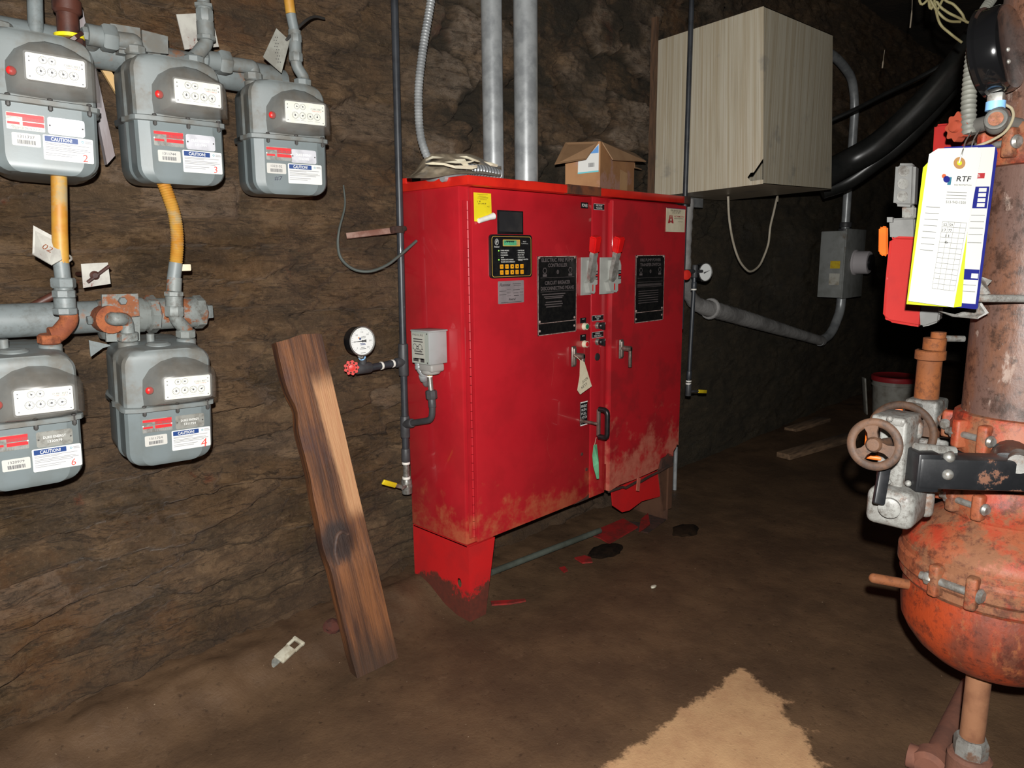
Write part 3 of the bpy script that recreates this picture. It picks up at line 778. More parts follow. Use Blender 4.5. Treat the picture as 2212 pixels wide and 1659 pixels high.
disconnect(1254, 1281, 556, 637, -D-.008, (1287, 512))
disconnect(1295, 1332, 556, 634, -D-.034, (1338, 513))
# ---- door handles
for px, py, y in ((1241, 769, -D-.008), (1343, 753, RDY-.001)):
    c = onY(px, py, y); mb = MB(TR(c, FRM))
    mb.box((-.012, 0, .005), (.026, .082, .010), 0, bev=.0045, seg=3); mb.box((-.012, 0, .010), (.018, .07, .012), 0, bev=.005, seg=3); mb.rcyl((-.010, .004, .01), (-.010, .004, .055), .0115, .003, 0)
    h_ = mb.build('door_handle', M_knob, cab)
    mb = MB(TR(c, FRM)); mb.box((-.008, -.030, .049), (.015, .088, .012), 0, bev=.004, seg=3); mb.build('handle_lever', M_knob, h_)
# ---- pull handle (emergency run)
c = onY(1256, 909, -D-.008); mb = MB(TR(c, FRM)); mb.rcyl((0, 0, 0), (0, 0, .085), .006, .001); mb.lathe([(.012, 0), (.010, .008)], 0, None, 20)
mb.box((.006, .005, .082), (.012, .11, .014), 0, bev=.003)
ph = mb.build('pull_handle', M_knob, cab)
mb = MB(TR(c, FRM)); pts = [(.006, .060, .085), (.006, .060, .125), (.006, -.052, .125), (.006, -.052, .085)]
mb.tube(fillet(pts, .02, 5), .0105, 0, 12); mb.build('grip', M_black, ph)
# ---- stickers
c, w_, h_ = PL(((1022, 415.5), (1060, 418), (1062, 470), (1025, 489)), -D-.0078)
mb = MB(TR(c, FRM)); n = 7
mb.add([(-w_/2, h_*.5, 0), (w_/2, h_*.5, 0), (w_/2, -h_*.32, .002), (-w_*.33, -h_*.5, .004), (-w_/2, -h_*.49, .001)], [(4, 3, 2, 1, 0)][::1], 0)
for v, l, o_ in ((.45, .6, 0), (.39, .4, 0), (.35, .6, .02), (.31, .62, 0), (.27, .4, .05), (.06, .9, 0), (-.02, .9, 0), (-.22, .6, .05), (-.27, .8, 0)): mb.rect(o_*w_, v*h_, l*w_, h_*.008, None, 2, .0012)
for s_, u, v, l in (('L 30', -.22, .2, .16), ('SET LINE @', -.05, .125, .38), ('CHURN', -.06, .045, .34), ('P.T.', .3, .03, .14), ('ok TNL', .02, -.10, .32), ('NP 7', -.2, -.34, .22)):
    mb.text(s_, TR((u*w_, v*h_, .0016), rotz(.05)), w=l*w_*1.25, h=h_*.05, mi=2, shear=.3, bold=.02)
d = Vector((w_*.86, h_*.19, 0))
mb.lathe([(.008, 0), (.009, .05), (.0115, d.length)], 1, TR((-w_*.34, -h_*.475, .009), frame(d)), 16)
tag(mb.build('note_sticker', [M_yel, M_white, M_ink], cab), 'yellow note with its foot curled up')
c, w_, h_ = PL(((1439, 449), (1480, 451), (1479, 502), (1438.5, 500)), RDY-.002)
mb = MB(TR(c, FRM)); mb.box((0, 0, 0), (w_, h_, .001), 0); z_ = .0009
mb.text('FOR SERVICE CALL', TR((0, h_*.40, z_)), w=w_*.56, mi=1, bold=.01); mb.text('(513) 337-4871', TR((.02*w_, h_*.30, z_)), w=w_*.42, mi=1); mb.text('ADAMSON', TR((w_*.17, h_*.155, z_)), w=w_*.52, h=h_*.07, mi=2, bold=.01)
mb.rect(w_*.16, h_*.07, w_*.5, h_*.014, None, 1, z_); mb.rect(w_*.24, -h_*.06, w_*.26, h_*.01, None, 1, z_); mb.rect(0, h_*.49, w_, h_*.03, None, 3, z_)
def tri(x, y, a, b): return [(x-a, y-b), (x-a*.45, y+b), (x+a*.45, y+b), (x+a, y-b)]
A = tri(-w_*.26, h_*.03, w_*.15, h_*.17); mb.add([(x, y, z_) for x, y in A], [(0, 3, 2, 1)], 2)
mb.add([(x, y, z_+.0003) for x, y in tri(-w_*.26, -h_*.135, w_*.075, h_*.03)], [(0, 3, 2, 1)], 0); mb.ring(-w_*.26, h_*.06, .014, .004, None, 0, z_+.0003, e=.55); mb.rect(-w_*.26, -.02*h_, w_*.05, h_*.12, None, 0, z_+.0003)
tag(mb.build('service_sticker', [M_crm, M_ink, mat('maroon_print', (158, 40, 44), rough=.6), mat('purple_print', (110, 40, 80), rough=.6)], cab), 'cream service sticker with a maroon letter mark')
# fix winding for the hand-made sticker faces
# ---- paper tags hung on the handles
c = onY(1259, 782, -D-.075)
P = [onY(px, py, -D-.066) for px, py in ((1253, 777), (1262, 782), (1278, 834), (1253, 852), (1247, 843), (1252, 812))]
t_ = thing('key_tag', 'cream paper tag lettered for door keys hanging from the left door handle', 'tag', tuple(P[0]))
mb = MB(); fl = frame((0, -1, 0), (1, 0, 0)); mb.prism([(p.x, p.z) for p in P], 0, .0012, 0, TR((0, -D-.066, 0), fl))
cc = onY(1264, 821, -D-.068); cc2 = onY(1262, 833, -D-.068)
for s_, p in (('DOOR', cc), ('KEYS', cc2)): mb.text(s_, TR(p, fl @ rotz(.42)), w=.036, h=.012, mi=1)
mb.build('tag_card', [M_crm, M_ink], t_)
mb = MB(); mb.tube([onY(1253, 778, -D-.066), onY(1247, 772, -D-.064), onY(1241, 768, -D-.06)], .0012, n=6); mb.build('string', M_crm, t_)
M_green = mat('green_tag_card', (112, 184, 140), (86, 150, 112), 12, rough=.55)
P = [onY(px, py, -D-.11) for px, py in ((1283, 961), (1291, 960), (1293, 992), (1291, 1015), (1295, 1034), (1291, 1035), (1281, 1008), (1279, 985))]
t_ = thing('green_tag', 'green card tag hanging below the black pull handle', 'tag', tuple(P[0]))
mb = MB(); k = len(P)
v = [p+Vector((0, .004*math.sin(i*1.7), 0)) for i, p in enumerate(P)]; cen = sum(v, Vector())/k+Vector((0, -.012, 0))
mb.add(v+[cen]+[p+Vector((0, .0015, 0)) for p in v], [(i, (i+1) % k, k) for i in range(k)]+[(i, k+1+i, k+1+(i+1) % k, (i+1) % k) for i in range(k)]+[tuple(range(k+1, 2*k+1))])
mb.build('tag_card', M_green, t_, smooth=0)
mb = MB(); mb.tube([P[0]+Vector((.004, 0, 0)), onY(1288, 945, -D-.125)], .0008, n=6); mb.build('string', M_crm, t_)
# ---------------------------------------------------------------- gas meters
M_mtr = mat('gas_meter_grey_paint', (106, 115, 117), (100, 107, 107), 9, rough=.42, coat=.10, bump=.06, bscale=140, bdist=.0006,
            rust=((112, 92, 70), (98, 74, 52)), rs=10, r0=.66, r1=.80)
M_mtru = mat('dusty_grey_paint', (112, 118, 118), (98, 96, 90), 14, rough=.55, bump=.1, bscale=140, bdist=.0008,
             rust=((112, 92, 70), (98, 74, 52)), rs=9, r0=.58, r1=.72)
M_cov = mat('dusty_clear_plastic', (112, 106, 98), (92, 88, 82), 16, rough=.3, spec=.5, alpha=.46)
M_pane = mat('clear_pane', (240, 240, 240), rough=.05, alpha=.035)
M_dial = mat('white_dial_plate', (206, 206, 194), (196, 196, 184), 40, rough=.55)
M_dialk = mat('dial_print', (60, 60, 66), rough=.6)
M_redp = mat('red_print', (206, 34, 40), (190, 30, 36), 40, rough=.5)
M_tin = mat('embossed_tin_plate', (150, 150, 144), (120, 118, 112), 60, rough=.4, metal=.35, bump=.2, bscale=150, bdist=.001)
M_tin_glare = mat('tin_plate_painted_glare', (196, 196, 202), (180, 180, 186), 40, rough=.4, metal=.2)  # tin made paler: reflection on the upper meters' plates put into the colour
M_lab = mat('white_vinyl_label', (206, 206, 202), rough=.5)
M_labg = mat('grey_white_label', (186, 184, 178), rough=.5)
M_blue = mat('blue_print', (18, 54, 112), rough=.5)
M_teal = mat('teal_print', (60, 130, 150), rough=.5)
M_lgrey = mat('light_grey_print', (136, 136, 140), rough=.6)
M_marker = mat('red_marker', (226, 66, 56), rough=.6)
M_boltdk = mat('dark_meter_bolt', (60, 58, 56), rough=.6)
MET = dict(m2=(-1.0962, -0.2239, 1.6982, -0.1920, 0.0500, -0.0064, 0.0180, -0.1539, -0.0589, -0.1060, -0.0596, -0.1433), m3=(-0.8080, -0.2363, 1.6944, -0.0860, 0.0054, 0.0467, 0.0182, -0.1544, -0.0586, -0.1055, -0.0601, -0.1465), m7=(-0.5170, -0.2407, 1.6848, -0.2178, 0.0076, 0.0410, 0.0101, -0.1541, -0.0601, -0.1042, -0.0686, -0.1434), m6=(-1.2131, -0.2765, 1.0103, -0.0530, 0.0190, 0.0895, 0.0239, -0.1494, -0.0620, -0.1000, -0.0535, -0.1507), m4=(-0.9042, -0.2586, 0.9945, -0.0850, 0.0226, 0.0959, 0.0199, -0.1515, -0.0597, -0.1033, -0.0643, -0.1430))
A_ = .103; XCM = -.026
side = [(-A_+.030, 0), (-A_+.006, .009), (-A_, .018), (-A_, .070), (-A_-.0045, .078), (-A_-.0045, .092), (-A_, .100), (-A_, .170), (-A_+.010, .208), (-A_+.035, .225)]
prof_ = side+[(-x, y) for x, y in side[::-1]]
def case(mb, z0, z1, Rb, Rt, top, mi=0):
    n = len(prof_); zs_ = []
    def corner(R, k): return [(R*(1-math.cos(PI/2*i/k)), R*(1-math.sin(PI/2*i/k))) for i in range(k+1)]
    rows = []
    if Rb:
        for dz, ins in corner(Rb, 7): rows.append((z0+dz, ins, (Rb-dz)/Rb))
    else: rows.append((z0, 0, 0))
    if Rt:
        for dz, ins in corner(Rt, 7)[::-1]: rows.append((z1-dz, ins, (Rt-dz)/Rt))
    else: rows.append((z1, 0, 0))
    v = []; f = []
    for z, ins, k in rows:
        sx = (A_-ins)/A_; iy = max(0, k-.55)/.45
        iy = .006*iy*iy
        for x, y in prof_: v.append((XCM+x*sx, .1125+(y-.1125)*(1-iy/.1125), z))
    for j in range(len(rows)-1):
        for i in range(n):
            f.append((j*n+i, (j+1)*n+i, (j+1)*n+(i+1) % n, j*n+(i+1) % n)[::-1])
    f.append(tuple(range(n))[::-1]); f.append(tuple((len(rows)-1)*n+i for i in range(n)))
    mb.add(v, [t[::-1] for t in f], mi)
    return mb
def digits_dial(mb, x, y, r, z, ang):
    mb.ring(x, y, r, r*.09, None, 1, z, 20)
    for k in range(10): 
        a = 2*PI*k/10; mb.rect(x+r*.72*math.cos(a), y+r*.72*math.sin(a), r*.13, r*.13, None, 1, z)
    mb.disc(x, y, r*.26, None, 1, z+.0002)
    c, s = math.cos(ang), math.sin(ang)
    mb.add([(x-s*r*.12, y+c*r*.12, z+.0002), (x+s*r*.12, y-c*r*.12, z+.0002), (x+c*r*.8, y+s*r*.8, z+.0002)], [(0, 1, 2)], 1)
def gas_meter(key, label, serial, mark, plate_no_glare, cap_rust, angs):
    x, y, z, ya, ro, pi_, cu, cv, ru, rv, su, sv = MET[key]
    R = rotz(ya) @ roty(ro) @ rotx(pi_)
    Mw = TR((x, y, z), R)
    t = thing('gas_meter', label, 'gas meter', tuple(Mw @ Vector((XCM, .095, -.21))), R, 'gas meters on the stone wall')
    mb = MB(Mw); case(mb, -.211, -.064, .038, 0, False); mb.build('lower_case', M_mtr, t, smooth=17)
    mb = MB(Mw); case(mb, -.058, .086, 0, .040, True)
    mb.lathe([(.030, .08), (.030, .088), (.022, .093), (.004, .094)], 0, Mloc(XCM-.004, .07), 24)
    mb.build('upper_case', M_mtru, t, smooth=28)
    mb = MB(Mw); n = len(prof_); v = []
    for zz, g in ((-.068, .004), (-.066, .007), (-.056, .007), (-.054, .003)):
        for px_, py_ in prof_: v.append((XCM+px_*(A_+g)/A_, .1125+(py_-.1125)*(.1125+g)/.1125, zz))
    mb.add(v, [(j*n+i, j*n+(i+1) % n, (j+1)*n+(i+1) % n, (j+1)*n+i)[::-1] for j in range(3) for i in range(n)]+[tuple(range(n)), tuple(3*n+i for i in range(n))[::-1]])
    mb.build('seam_flange', M_mtru, t)
    for bx, by in ((-.088, -.002), (-.012, -.004), (.062, -.002), (-.119, .06), (-.119, .15)):
        mb = MB(Mw); mb.hexnut((bx, by, -.076), (bx, by, -.066), .0048); mb.cyl((bx, by, -.078), (bx, by, -.05), .0026, n=8); mb.ball((bx, by, -.053), .0055, n=8, sc=(1, 1, .6))
        mb.build('bolt', M_boltdk, t)
    # index cover
    bk = [(-.088, -.050), (-.090, -.02), (-.088, .015), (-.072, .040), (-.045, .058), (-.015, .066), (.015, .064), (.040, .055), (.060, .043), (.078, .034), (.084, .02), (.085, -.02), (.084, -.045), (.03, -.051), (-.03, -.052)]
    fr_ = [(-.060, -.032), (-.0605, -.015), (-.060, .010), (-.058, .026), (-.045, .031), (-.015, .0325), (.015, .0325), (.035, .0325), (.050, .0325), (.058, .029), (.0605, .018), (.0605, -.015), (.059, -.030), (.03, -.033), (-.03, -.033)]
    mid = [(b[0]*.45+f_[0]*.55, b[1]*.55+f_[1]*.45) for b, f_ in zip(bk, fr_)]
    mb = MB(Mw); k = len(bk); v = [(a, -.0, b) for a, b in bk]+[(a*.985, -.012, b*.985) for a, b in bk]+[(a, -.040, b) for a, b in mid]+[(a, -.052, b) for a, b in fr_]
    mb.add(v, [(j*k+i, j*k+(i+1) % k, (j+1)*k+(i+1) % k, (j+1)*k+i)[::-1] for j in range(3) for i in range(k)]+[tuple(3*k+i for i in range(k))[::-1]])
    ic = mb.build('index_cover', M_cov, t, smooth=50)
    Fm = Mw @ frame((0, -1, 0), (1, 0, 0))
    Md = Fm @ Matrix.Translation((0, 0, .0525))
    mb = MB(Md); mb.rrect(0, 0, .107, .054, .004, None, 0, 0, .0014); zz = .0017
    U = lambda u: (u-.5)*.107
    V = lambda v: (.5-v)*.054
    for (u, v, r), a in zip(((.29, .21, .0076), (.44, .21, .0076), (.245, .63, .0088), (.43, .63, .0088), (.62, .63, .0088), (.80, .63, .0088)), angs): digits_dial(mb, U(u), V(v), r, zz, a)
    mb.text('CUBIC FEET', TR((U(.78), V(.27), zz)), w=.030, mi=1); mb.text('TEMP COMP 60', TR((U(.79), V(.36), zz)), w=.026, h=.0026, mi=2)
    for u in (.28, .45, .62, .8): mb.rect(U(u), V(.86), .014, .0008, None, 3, zz)
    for u, v in ((.06, .15), (.06, .31), (.06, .88), (.95, .15), (.95, .31), (.95, .90)): mb.disc(U(u), V(v), .0014, None, 1, zz, 10)
    mb.build('dial_plate', [M_dial, M_dialk, M_redp, M_lgrey], t)
    mb = MB(Md); mb.rrect(0, 0, .114, .060, .005, None, 0, .003, .001); mb.build('window_pane', M_pane, ic)
    mb = MB(Mw); mb.ball((-.0785, -.020, -.008), .0095, n=14, sc=(1, .7, 1)); tag(mb.build('red_seal', mat('red_seal_plastic', (226, 36, 34), rough=.4), t), 'round red seal')
    mb = MB(Fm); zz = .0013
    mb.rrect(ru, rv, .069, .035, .002, None, 0, 0, .001)
    mb.rect(ru, rv+.0125, .067, .0065, None, 1, zz); mb.rect(ru+.014, rv+.0055, .039, .008, None, 4, zz); mb.rect(ru-.022, rv-.0045, .022, .005, None, 1, zz); mb.rect(ru+.014, rv-.0045, .039, .008, None, 1, zz)
    mb.text('METRIS', TR((ru+.016, rv+.006, zz+.0003)), w=.03, h=.006, mi=1); mb.text(serial[1], TR((ru+.012, rv-.0135, zz)), w=.036, h=.005, mi=2); mb.text(serial[2], TR((ru-.022, rv-.0135, zz)), w=.018, h=.005, mi=2)
    mb.disc(ru-.033, rv, .0018, None, 3, zz, 10); mb.disc(ru+.033, rv, .0018, None, 3, zz, 10)
    mb.build('nameplate', [M_tin, M_redp, M_lgrey, M_white, mat('dull_red_print', (150, 62, 64), rough=.5)], t)
    mb = MB(Fm); cx_, cz_ = cu-.002, cv+.047
    mb.rrect(cx_, cz_, .070, .036, .005, None, 0, 0, .001); mb.text('DUKE ENERGY', TR((cx_, cz_+.004, zz)), w=.044, h=.006, mi=1, bold=.01); mb.text(serial[0], TR((cx_, cz_-.006, zz)), w=.028, h=.006, mi=1, bold=.01)
    for s_ in (-1, 1): mb.disc(cx_+s_*.031, cz_, .002, None, 2, zz, 10)
    mb.build('utility_plate', [M_tin if plate_no_glare else M_tin_glare, M_white if not plate_no_glare else M_lab, M_boltdk], t)  # lower row keeps plain tin, upper row gets the painted reflection
    mb = MB(Fm); mb.rrect(su, sv, .052, .027, .003, None, 0, 0, .0008); mb.text(serial[0], TR((su, sv+.006, zz)), w=.030, h=.006, mi=1)
    rng = random.Random(serial[0]); xx = su-.016
    while xx < su+.016:
        w1 = rng.choice((.0006, .0009, .0013)); mb.rect(xx, sv-.005, w1, .0085, None, 2, zz); xx += w1+rng.choice((.0006, .0009))
    mb.build('serial_label', [M_labg, M_dialk, M_dialk], t)
    mb = MB(Fm); w1, h1 = .095, .053
    mb.rrect(cu, cv, w1, h1, .003, None, 0, 0, .0008)
    mb.rrect(cu-w1*.135, cv+h1*.35, w1*.66, h1*.22, .0012, None, 1, zz); mb.text('CAUTION!', TR((cu-w1*.135, cv+h1*.35, zz+.0003)), w=w1*.42, h=h1*.15, mi=0, bold=.02)
    mb.ring(cu+w1*.29, cv+h1*.36, .0026, .0011, None, 4, zz, 14); mb.rect(cu+w1*.40, cv+h1*.385, w1*.12, h1*.03, None, 2, zz); mb.rect(cu+w1*.41, cv+h1*.325, w1*.14, h1*.03, None, 2, zz)
    for v, l in ((.17, .88), (.12, .5), (.03, .84), (-.03, .9), (-.10, .78), (-.22, .62), (-.30, .52)): mb.rect(cu-w1*(.46-l/2), cv+h1*v, l*w1, h1*.026, None, 2, zz)
    if not mark.startswith('#'): mb.text(mark, TR((cu+w1*.32, cv-h1*.30, zz), rotz(.08)), h=h1*(.30 if mark != '4' else .42), mi=3, shear=.15)
    mb.build('caution_label', [M_lab, M_blue, M_lgrey, M_marker, M_teal], t)
    if mark.startswith('#'):
        mb = MB(Fm); mb.text(mark, TR((su+.004, sv-.026, .0006), rotz(.0)), w=.022, h=.012, mi=0, shear=.1); mb.build('marker_writing', mat('blue_black_marker', (44, 44, 64), rough=.6), t)
    if key in ('m4', 'm6'):
        mb = MB(Mw); mb.cyl((XCM-.018, .085, .086), (XCM-.018, .085, .112), .0095, n=14); mb.build('test_plug', M_mtru, t)
    outs = []
    for nx, rr in ((-.092, cap_rust[0]), (.046, cap_rust[1])):
        mb = MB(Mw); mb.lathe([(.024, .06), (.024, .09), (.021, .093)], 0, Mloc(nx, .10), 24); mb.hexnut((nx, .10, .094), (nx, .10, .116), .025, 1, 8)
        mb.build('coupling_nut', [M_mtru, (M_mtru, M_rgrey, M_rnut, M_brn)[rr]], t)
        outs.append(Mw @ Vector((nx, .10, .112)))
    return outs
def Mloc(x, y): return Matrix.Translation((x, y, 0))
M_rgrey = mat('rusting_grey_paint', (118, 123, 121), (106, 110, 107), 9, rough=.55, bump=.1, bscale=70, bdist=.001, rust=((138, 82, 46), (108, 60, 34)), rs=13, r0=.53, r1=.60, grime=(16, .45, (62, 52, 42)))
M_pgrey = mat('grey_pipe_paint', (112, 119, 120), (100, 106, 106), 9, rough=.5, bump=.1, bscale=70, bdist=.001, rust=((140, 92, 58), (110, 74, 50)), rs=9, r0=.60, r1=.70, grime=(14, .3, (70, 66, 58)))
M_rnut = mat('orange_rust_iron', (142, 78, 42), (112, 56, 32), 22, rough=.85, bump=.4, bscale=60, bdist=.002, grime=(24, .6, (70, 32, 18)))
M_brn = mat('brown_black_iron', (74, 40, 30), (52, 30, 26), 20, rough=.5, bump=.2, bscale=60, bdist=.002)
M_gyel = mat('gas_yellow_coating', (178, 138, 58), (168, 112, 36), 10, rough=.5, rust=((158, 142, 108), (146, 124, 84)), rs=8, r0=.50, r1=.62)
a45 = [2.0, .3, 1.9, 1.8, 2.2, 2.4]
o2 = gas_meter('m2', 'grey gas meter marked 2 at the upper left edge of the photo', ('1311737', '12099725', '00725'), '2', False, (0, 3), (2.2, 2.9, 1.7, 1.6, 2.0, 2.3))
o3 = gas_meter('m3', 'grey gas meter marked 3, middle one of the upper row', ('1311744', '12099778', '05720'), '3', False, (0, 0), (2.7, .1, 1.6, 1.7, 1.9, -1.4))
o7 = gas_meter('m7', 'grey gas meter with handwritten number 7 under its barcode', ('1322102', '11347026', '00723'), '#7', False, (0, 0), (-.4, 2.4, 1.8, .6, -.9, 1.3))
o6 = gas_meter('m6', 'grey gas meter marked 6 at the left edge, under an orange rusted nut', ('1320979', '11130411', '00720'), '6', True, (0, 2), (2.2, 2.4, 1.7, 1.5, 3.1, .1))
o4 = gas_meter('m4', 'grey gas meter marked 4 beside the leaning plank', ('1311754', '11303114', '00723'), '4', True, (1, 1), (1.5, 3.0, 1.6, 1.5, 2.6, .6))
# ---------------------------------------------------------------- gas piping
def yp(pts, Y): return [onY(a, b, Y) for a, b in pts]
PR = .0155
# lower manifold
ym = -.085
t = thing('gas_manifold', 'grey horizontal gas manifold with rusty valve and plug above the lower meters', 'pipe', tuple(onY(160, 690, ym)))
ax = lambda px: onY(px, 694-.047*px, ym)
mb = MB(); mb.cyl(ax(-60), ax(232), .040, n=28); mb.build('pipe', M_pgrey, t)
mb = MB(); mb.cyl(ax(226), ax(306), .046, n=24); 
c = onY(262, 690, ym-.05); mb.box(tuple(c+Vector((0, .03, 0))), (.085, .06, .10), 0, bev=.008)
mb.build('valve_body', M_rgrey, t)
for (pts, n_) in ((((218, 636), (296, 634), (299, 682), (219, 690)), 'valve_plate'), (((224, 688), (300, 684), (300, 736), (228, 738)), 'valve_plate')):
    P = yp(pts, ym-.062 if pts[0][1] < 660 else ym-.05); mb = MB(); mb.prism([(p.x, p.z) for p in P], 0, .008, 0, TR((0, P[0].y, 0), FRM)); mb.build(n_, M_rgrey, t)
mb = MB(); p = onY(204, 690, ym-.06); q = onY(225, 690, ym-.06); mb.hexnut(p, q, .013); p2 = onY(188, 692, ym-.06); mb.hexnut(p2, onY(198, 691, ym-.06), .011); mb.cyl(p2, q, .006); mb.build('bolt', M_pgrey, t)
mb = MB(); p = onY(263, 650, ym-.071); mb.hexnut(p, p+Vector((0, -.012, 0)), .010); mb.build('bolt', M_pgrey, t)
mb = MB(); mb.hexnut(ax(314), ax(338), .050, 0, 8); mb.cyl(ax(304), ax(420), .042, n=24); mb.hexnut(ax(416), ax(438), .046, 0, 8); mb.build('tee', M_rgrey, t)
mb = MB(); mb.cyl(ax(436), ax(441), .032); mb.box(tuple(ax(447)), (.022, .036, .036), 0, bev=.003); mb.build('plug', M_pgrey, t)
mb = MB(); c = onY(237, 690, ym-.075); mb.cyl(c+Vector((0, .04, 0)), c+Vector((0, -.012, 0)), .034, n=20); tag(mb.build('flange', M_rnut, t), 'orange rusted flange')
e = o4[0]
mb = MB(); mb.tube(fillet([onY(238, 688, ym-.07)+Vector((0, .02, 0)), onY(240, 688, ym-.085)+Vector((0, -.03, 0)), Vector((e.x, e.y, onY(262, 690, e.y).z)), e], .05, 8), PR*1.05, n=16); mb.build('elbow', M_rgrey, t)
# riser of meter 4: grey swing joint then yellow flexible hose up behind meter 3
t = thing('gas_hose', 'yellow corrugated gas hose dropping behind the meter marked 3', 'gas pipe', tuple(o4[1]))
e = o4[1]; Y1 = e.y
mb = MB(); mb.tube(fillet([e, onY(402, 712, Y1), onY(378, 688, Y1-.01), onY(377, 655, Y1-.01)], .03, 6), PR*1.1, n=16); mb.build('swing_elbow', M_rgrey, t)
mb = MB(); a, b = onY(377, 690, Y1-.01), onY(375, 610, Y1-.01)
mb.hexnut(a.lerp(b, .08), a.lerp(b, .36), .024, 0, 8); mb.cyl(a.lerp(b, .36), a.lerp(b, .62), .021); mb.hexnut(a.lerp(b, .62), a.lerp(b, .76), .024, 0, 8); mb.cyl(a.lerp(b, .76), onY(377, 600, Y1-.01), .018); mb.build('union', M_rgrey, t)
mb = MB(); mb.cyl(onY(375, 605, Y1-.01), onY(380, 568, Y1-.01), .0165); mb.box(tuple(onY(398, 578, Y1-.01)), (.032, .012, .018), 1, bev=.003)
mb.build('hose_collar', [M_pgrey, M_crm], t)
pth = smooth_path([onY(380, 570, Y1-.01), onY(383, 520, Y1-.01), onY(378, 470, Y1-.005), onY(366, 430, Y1), onY(352, 392, Y1+.01), onY(342, 355, Y1+.03)], 10)
pth = resample(pth, .003)
mb = MB(); mb.tube(pth, [.0145 if i % 2 else .0165 for i in range(len(pth))], n=14); mb.build('hose', M_gyel, t)
# riser of meter 6
t = thing('gas_pipe', 'yellow gas pipe with orange rusted elbow between the meters marked 2 and 6', 'gas pipe', tuple(o6[1]))
e = o6[1]; Y1 = e.y-.01
mb = MB(); mb.tube(fillet([e, onY(126, 722, e.y), onY(152, 692, Y1), onY(143, 664, Y1)], .03, 6), .0195, n=16); mb.build('swing_elbow', M_rnut, t)
mb = MB(); a, b = onY(142, 680, Y1), onY(136, 600, Y1)
mb.hexnut(a, a.lerp(b, .2), .026, 0, 8); mb.cyl(a.lerp(b, .2), a.lerp(b, .45), .0225); mb.hexnut(a.lerp(b, .45), a.lerp(b, .68), .0245, 0, 8); mb.hexnut(a.lerp(b, .72), b, .026, 0, 6); mb.cyl(a, b, .02); mb.build('union', M_pgrey, t)
mb = MB(); mb.cyl(onY(136, 602, Y1), onY(131, 565, Y1), .0165); mb.build('nipple', M_pgrey, t)
mb = MB(); mb.tube([onY(132, 568, Y1), onY(129, 500, Y1), onY(127, 360, Y1+.02)], .0165, n=16); mb.build('coated_pipe', M_gyel, t)
# upper header
yh = -.06
t = thing('gas_header', 'grey gas header pipe running behind the upper row of meters', 'pipe', tuple(onY(225, 114, yh)))
zc = onY(225, 114, yh); 
mb = MB(); mb.cyl((-1.5, yh, zc.z), (-.46, yh, zc.z), .040, n=28); mb.build('pipe', M_pgrey, t)
for px, nm in ((300, 'm3'), (555, 'm7')):
    x = onY(px, 120, yh).x
    mb = MB(); mb.hexnut((x-.05, yh, zc.z), (x-.02, yh, zc.z), .050, 0, 8); mb.cyl((x-.03, yh, zc.z), (x+.05, yh, zc.z), .046, n=24); mb.build('tee', M_mtru, t)
for o, hx_, nm in ((o3, (262, 88), 3), (o7, (505, 140), 7)):
    e = o[0]; Yv = e.y
    h = onY(hx_[0], hx_[1], Yv-.0)
    mb = MB(); mb.tube(fillet([h+Vector((-.02, 0, 0)), Vector((e.x, e.y, h.z+.004)), e], .045, 8), .0185, n=16); mb.build('elbow', M_mtru, t)
    mb = MB(); mb.hexnut(h+Vector((-.045, 0, 0)), h+Vector((-.012, 0, 0)), .032, 0, 6); mb.cyl(h+Vector((-.075, 0, 0)), h+Vector((-.04, 0, 0)), .024); mb.hexnut(h+Vector((-.085, 0, 0)), h+Vector((-.068, 0, 0)), .016)
    mb.cyl(h+Vector((-.058, .0, 0)), (h.x-.058, yh, zc.z), .020)
    mb.build('shutoff_valve', M_mtru, t)
for pts in (((236, 52), (300, 62), (304, 112), (238, 104)), ((304, 66), (360, 80), (361, 118), (306, 112))):
    P = yp(pts, -.13); mb = MB(); mb.prism([(p.x, p.z) for p in P], 0, .008, 0, TR((0, -.13, 0), FRM)); mb.box(tuple(sum(P, Vector())/4+Vector((0, .04, -.02))), (.03, .07, .03)); mb.build('valve_plate', M_mtru, t)
# risers of meters 3 and 7
t = thing('gas_riser', 'grey gas riser with unions rising from the meter marked 3', 'gas pipe', tuple(o3[1])); e = o3[1]; Y1 = e.y
mb = MB(); mb.tube(fillet([e, onY(428, 116, Y1), onY(447, 92, Y1), onY(444, 70, Y1)], .03, 6), PR*1.1, n=16); mb.build('swing_elbow', M_mtru, t)
mb = MB(); a, b = onY(446, 88, Y1), onY(440, 8, Y1); mb.hexnut(a, a.lerp(b, .14), .024, 0, 8); mb.cyl(a.lerp(b, .1), a.lerp(b, .5), .0215); mb.hexnut(a.lerp(b, .5), a.lerp(b, .85), .022, 0, 8); mb.hexnut(a.lerp(b, .88), b, .024, 0, 6); mb.cyl(a, b, .019); mb.build('union', M_mtru, t)
mb = MB(); mb.cyl(onY(440, 10, Y1), onY(433, -90, Y1), PR); mb.build('pipe', M_mtru, t)
t = thing('gas_riser', 'gas riser turning from grey to yellow above the meter marked 7', 'gas pipe', tuple(o7[1])); e = o7[1]; Y1 = e.y
mb = MB(); mb.tube(fillet([e, onY(657, 168, Y1), onY(640, 142, Y1), onY(638, 120, Y1)], .03, 6), PR, n=16); mb.build('swing_elbow', M_mtru, t)
mb = MB(); a, b = onY(639, 134, Y1), onY(636, 66, Y1); mb.hexnut(a, a.lerp(b, .3), .020, 0, 8); mb.cyl(a, b, .0175); mb.hexnut(a.lerp(b, .6), a.lerp(b, .9), .019, 0, 8); mb.build('union', M_mtru, t)
mb = MB(); mb.cyl(onY(636, 68, Y1), onY(628, 30, Y1), PR*.9); mb.build('pipe', M_pgrey, t)
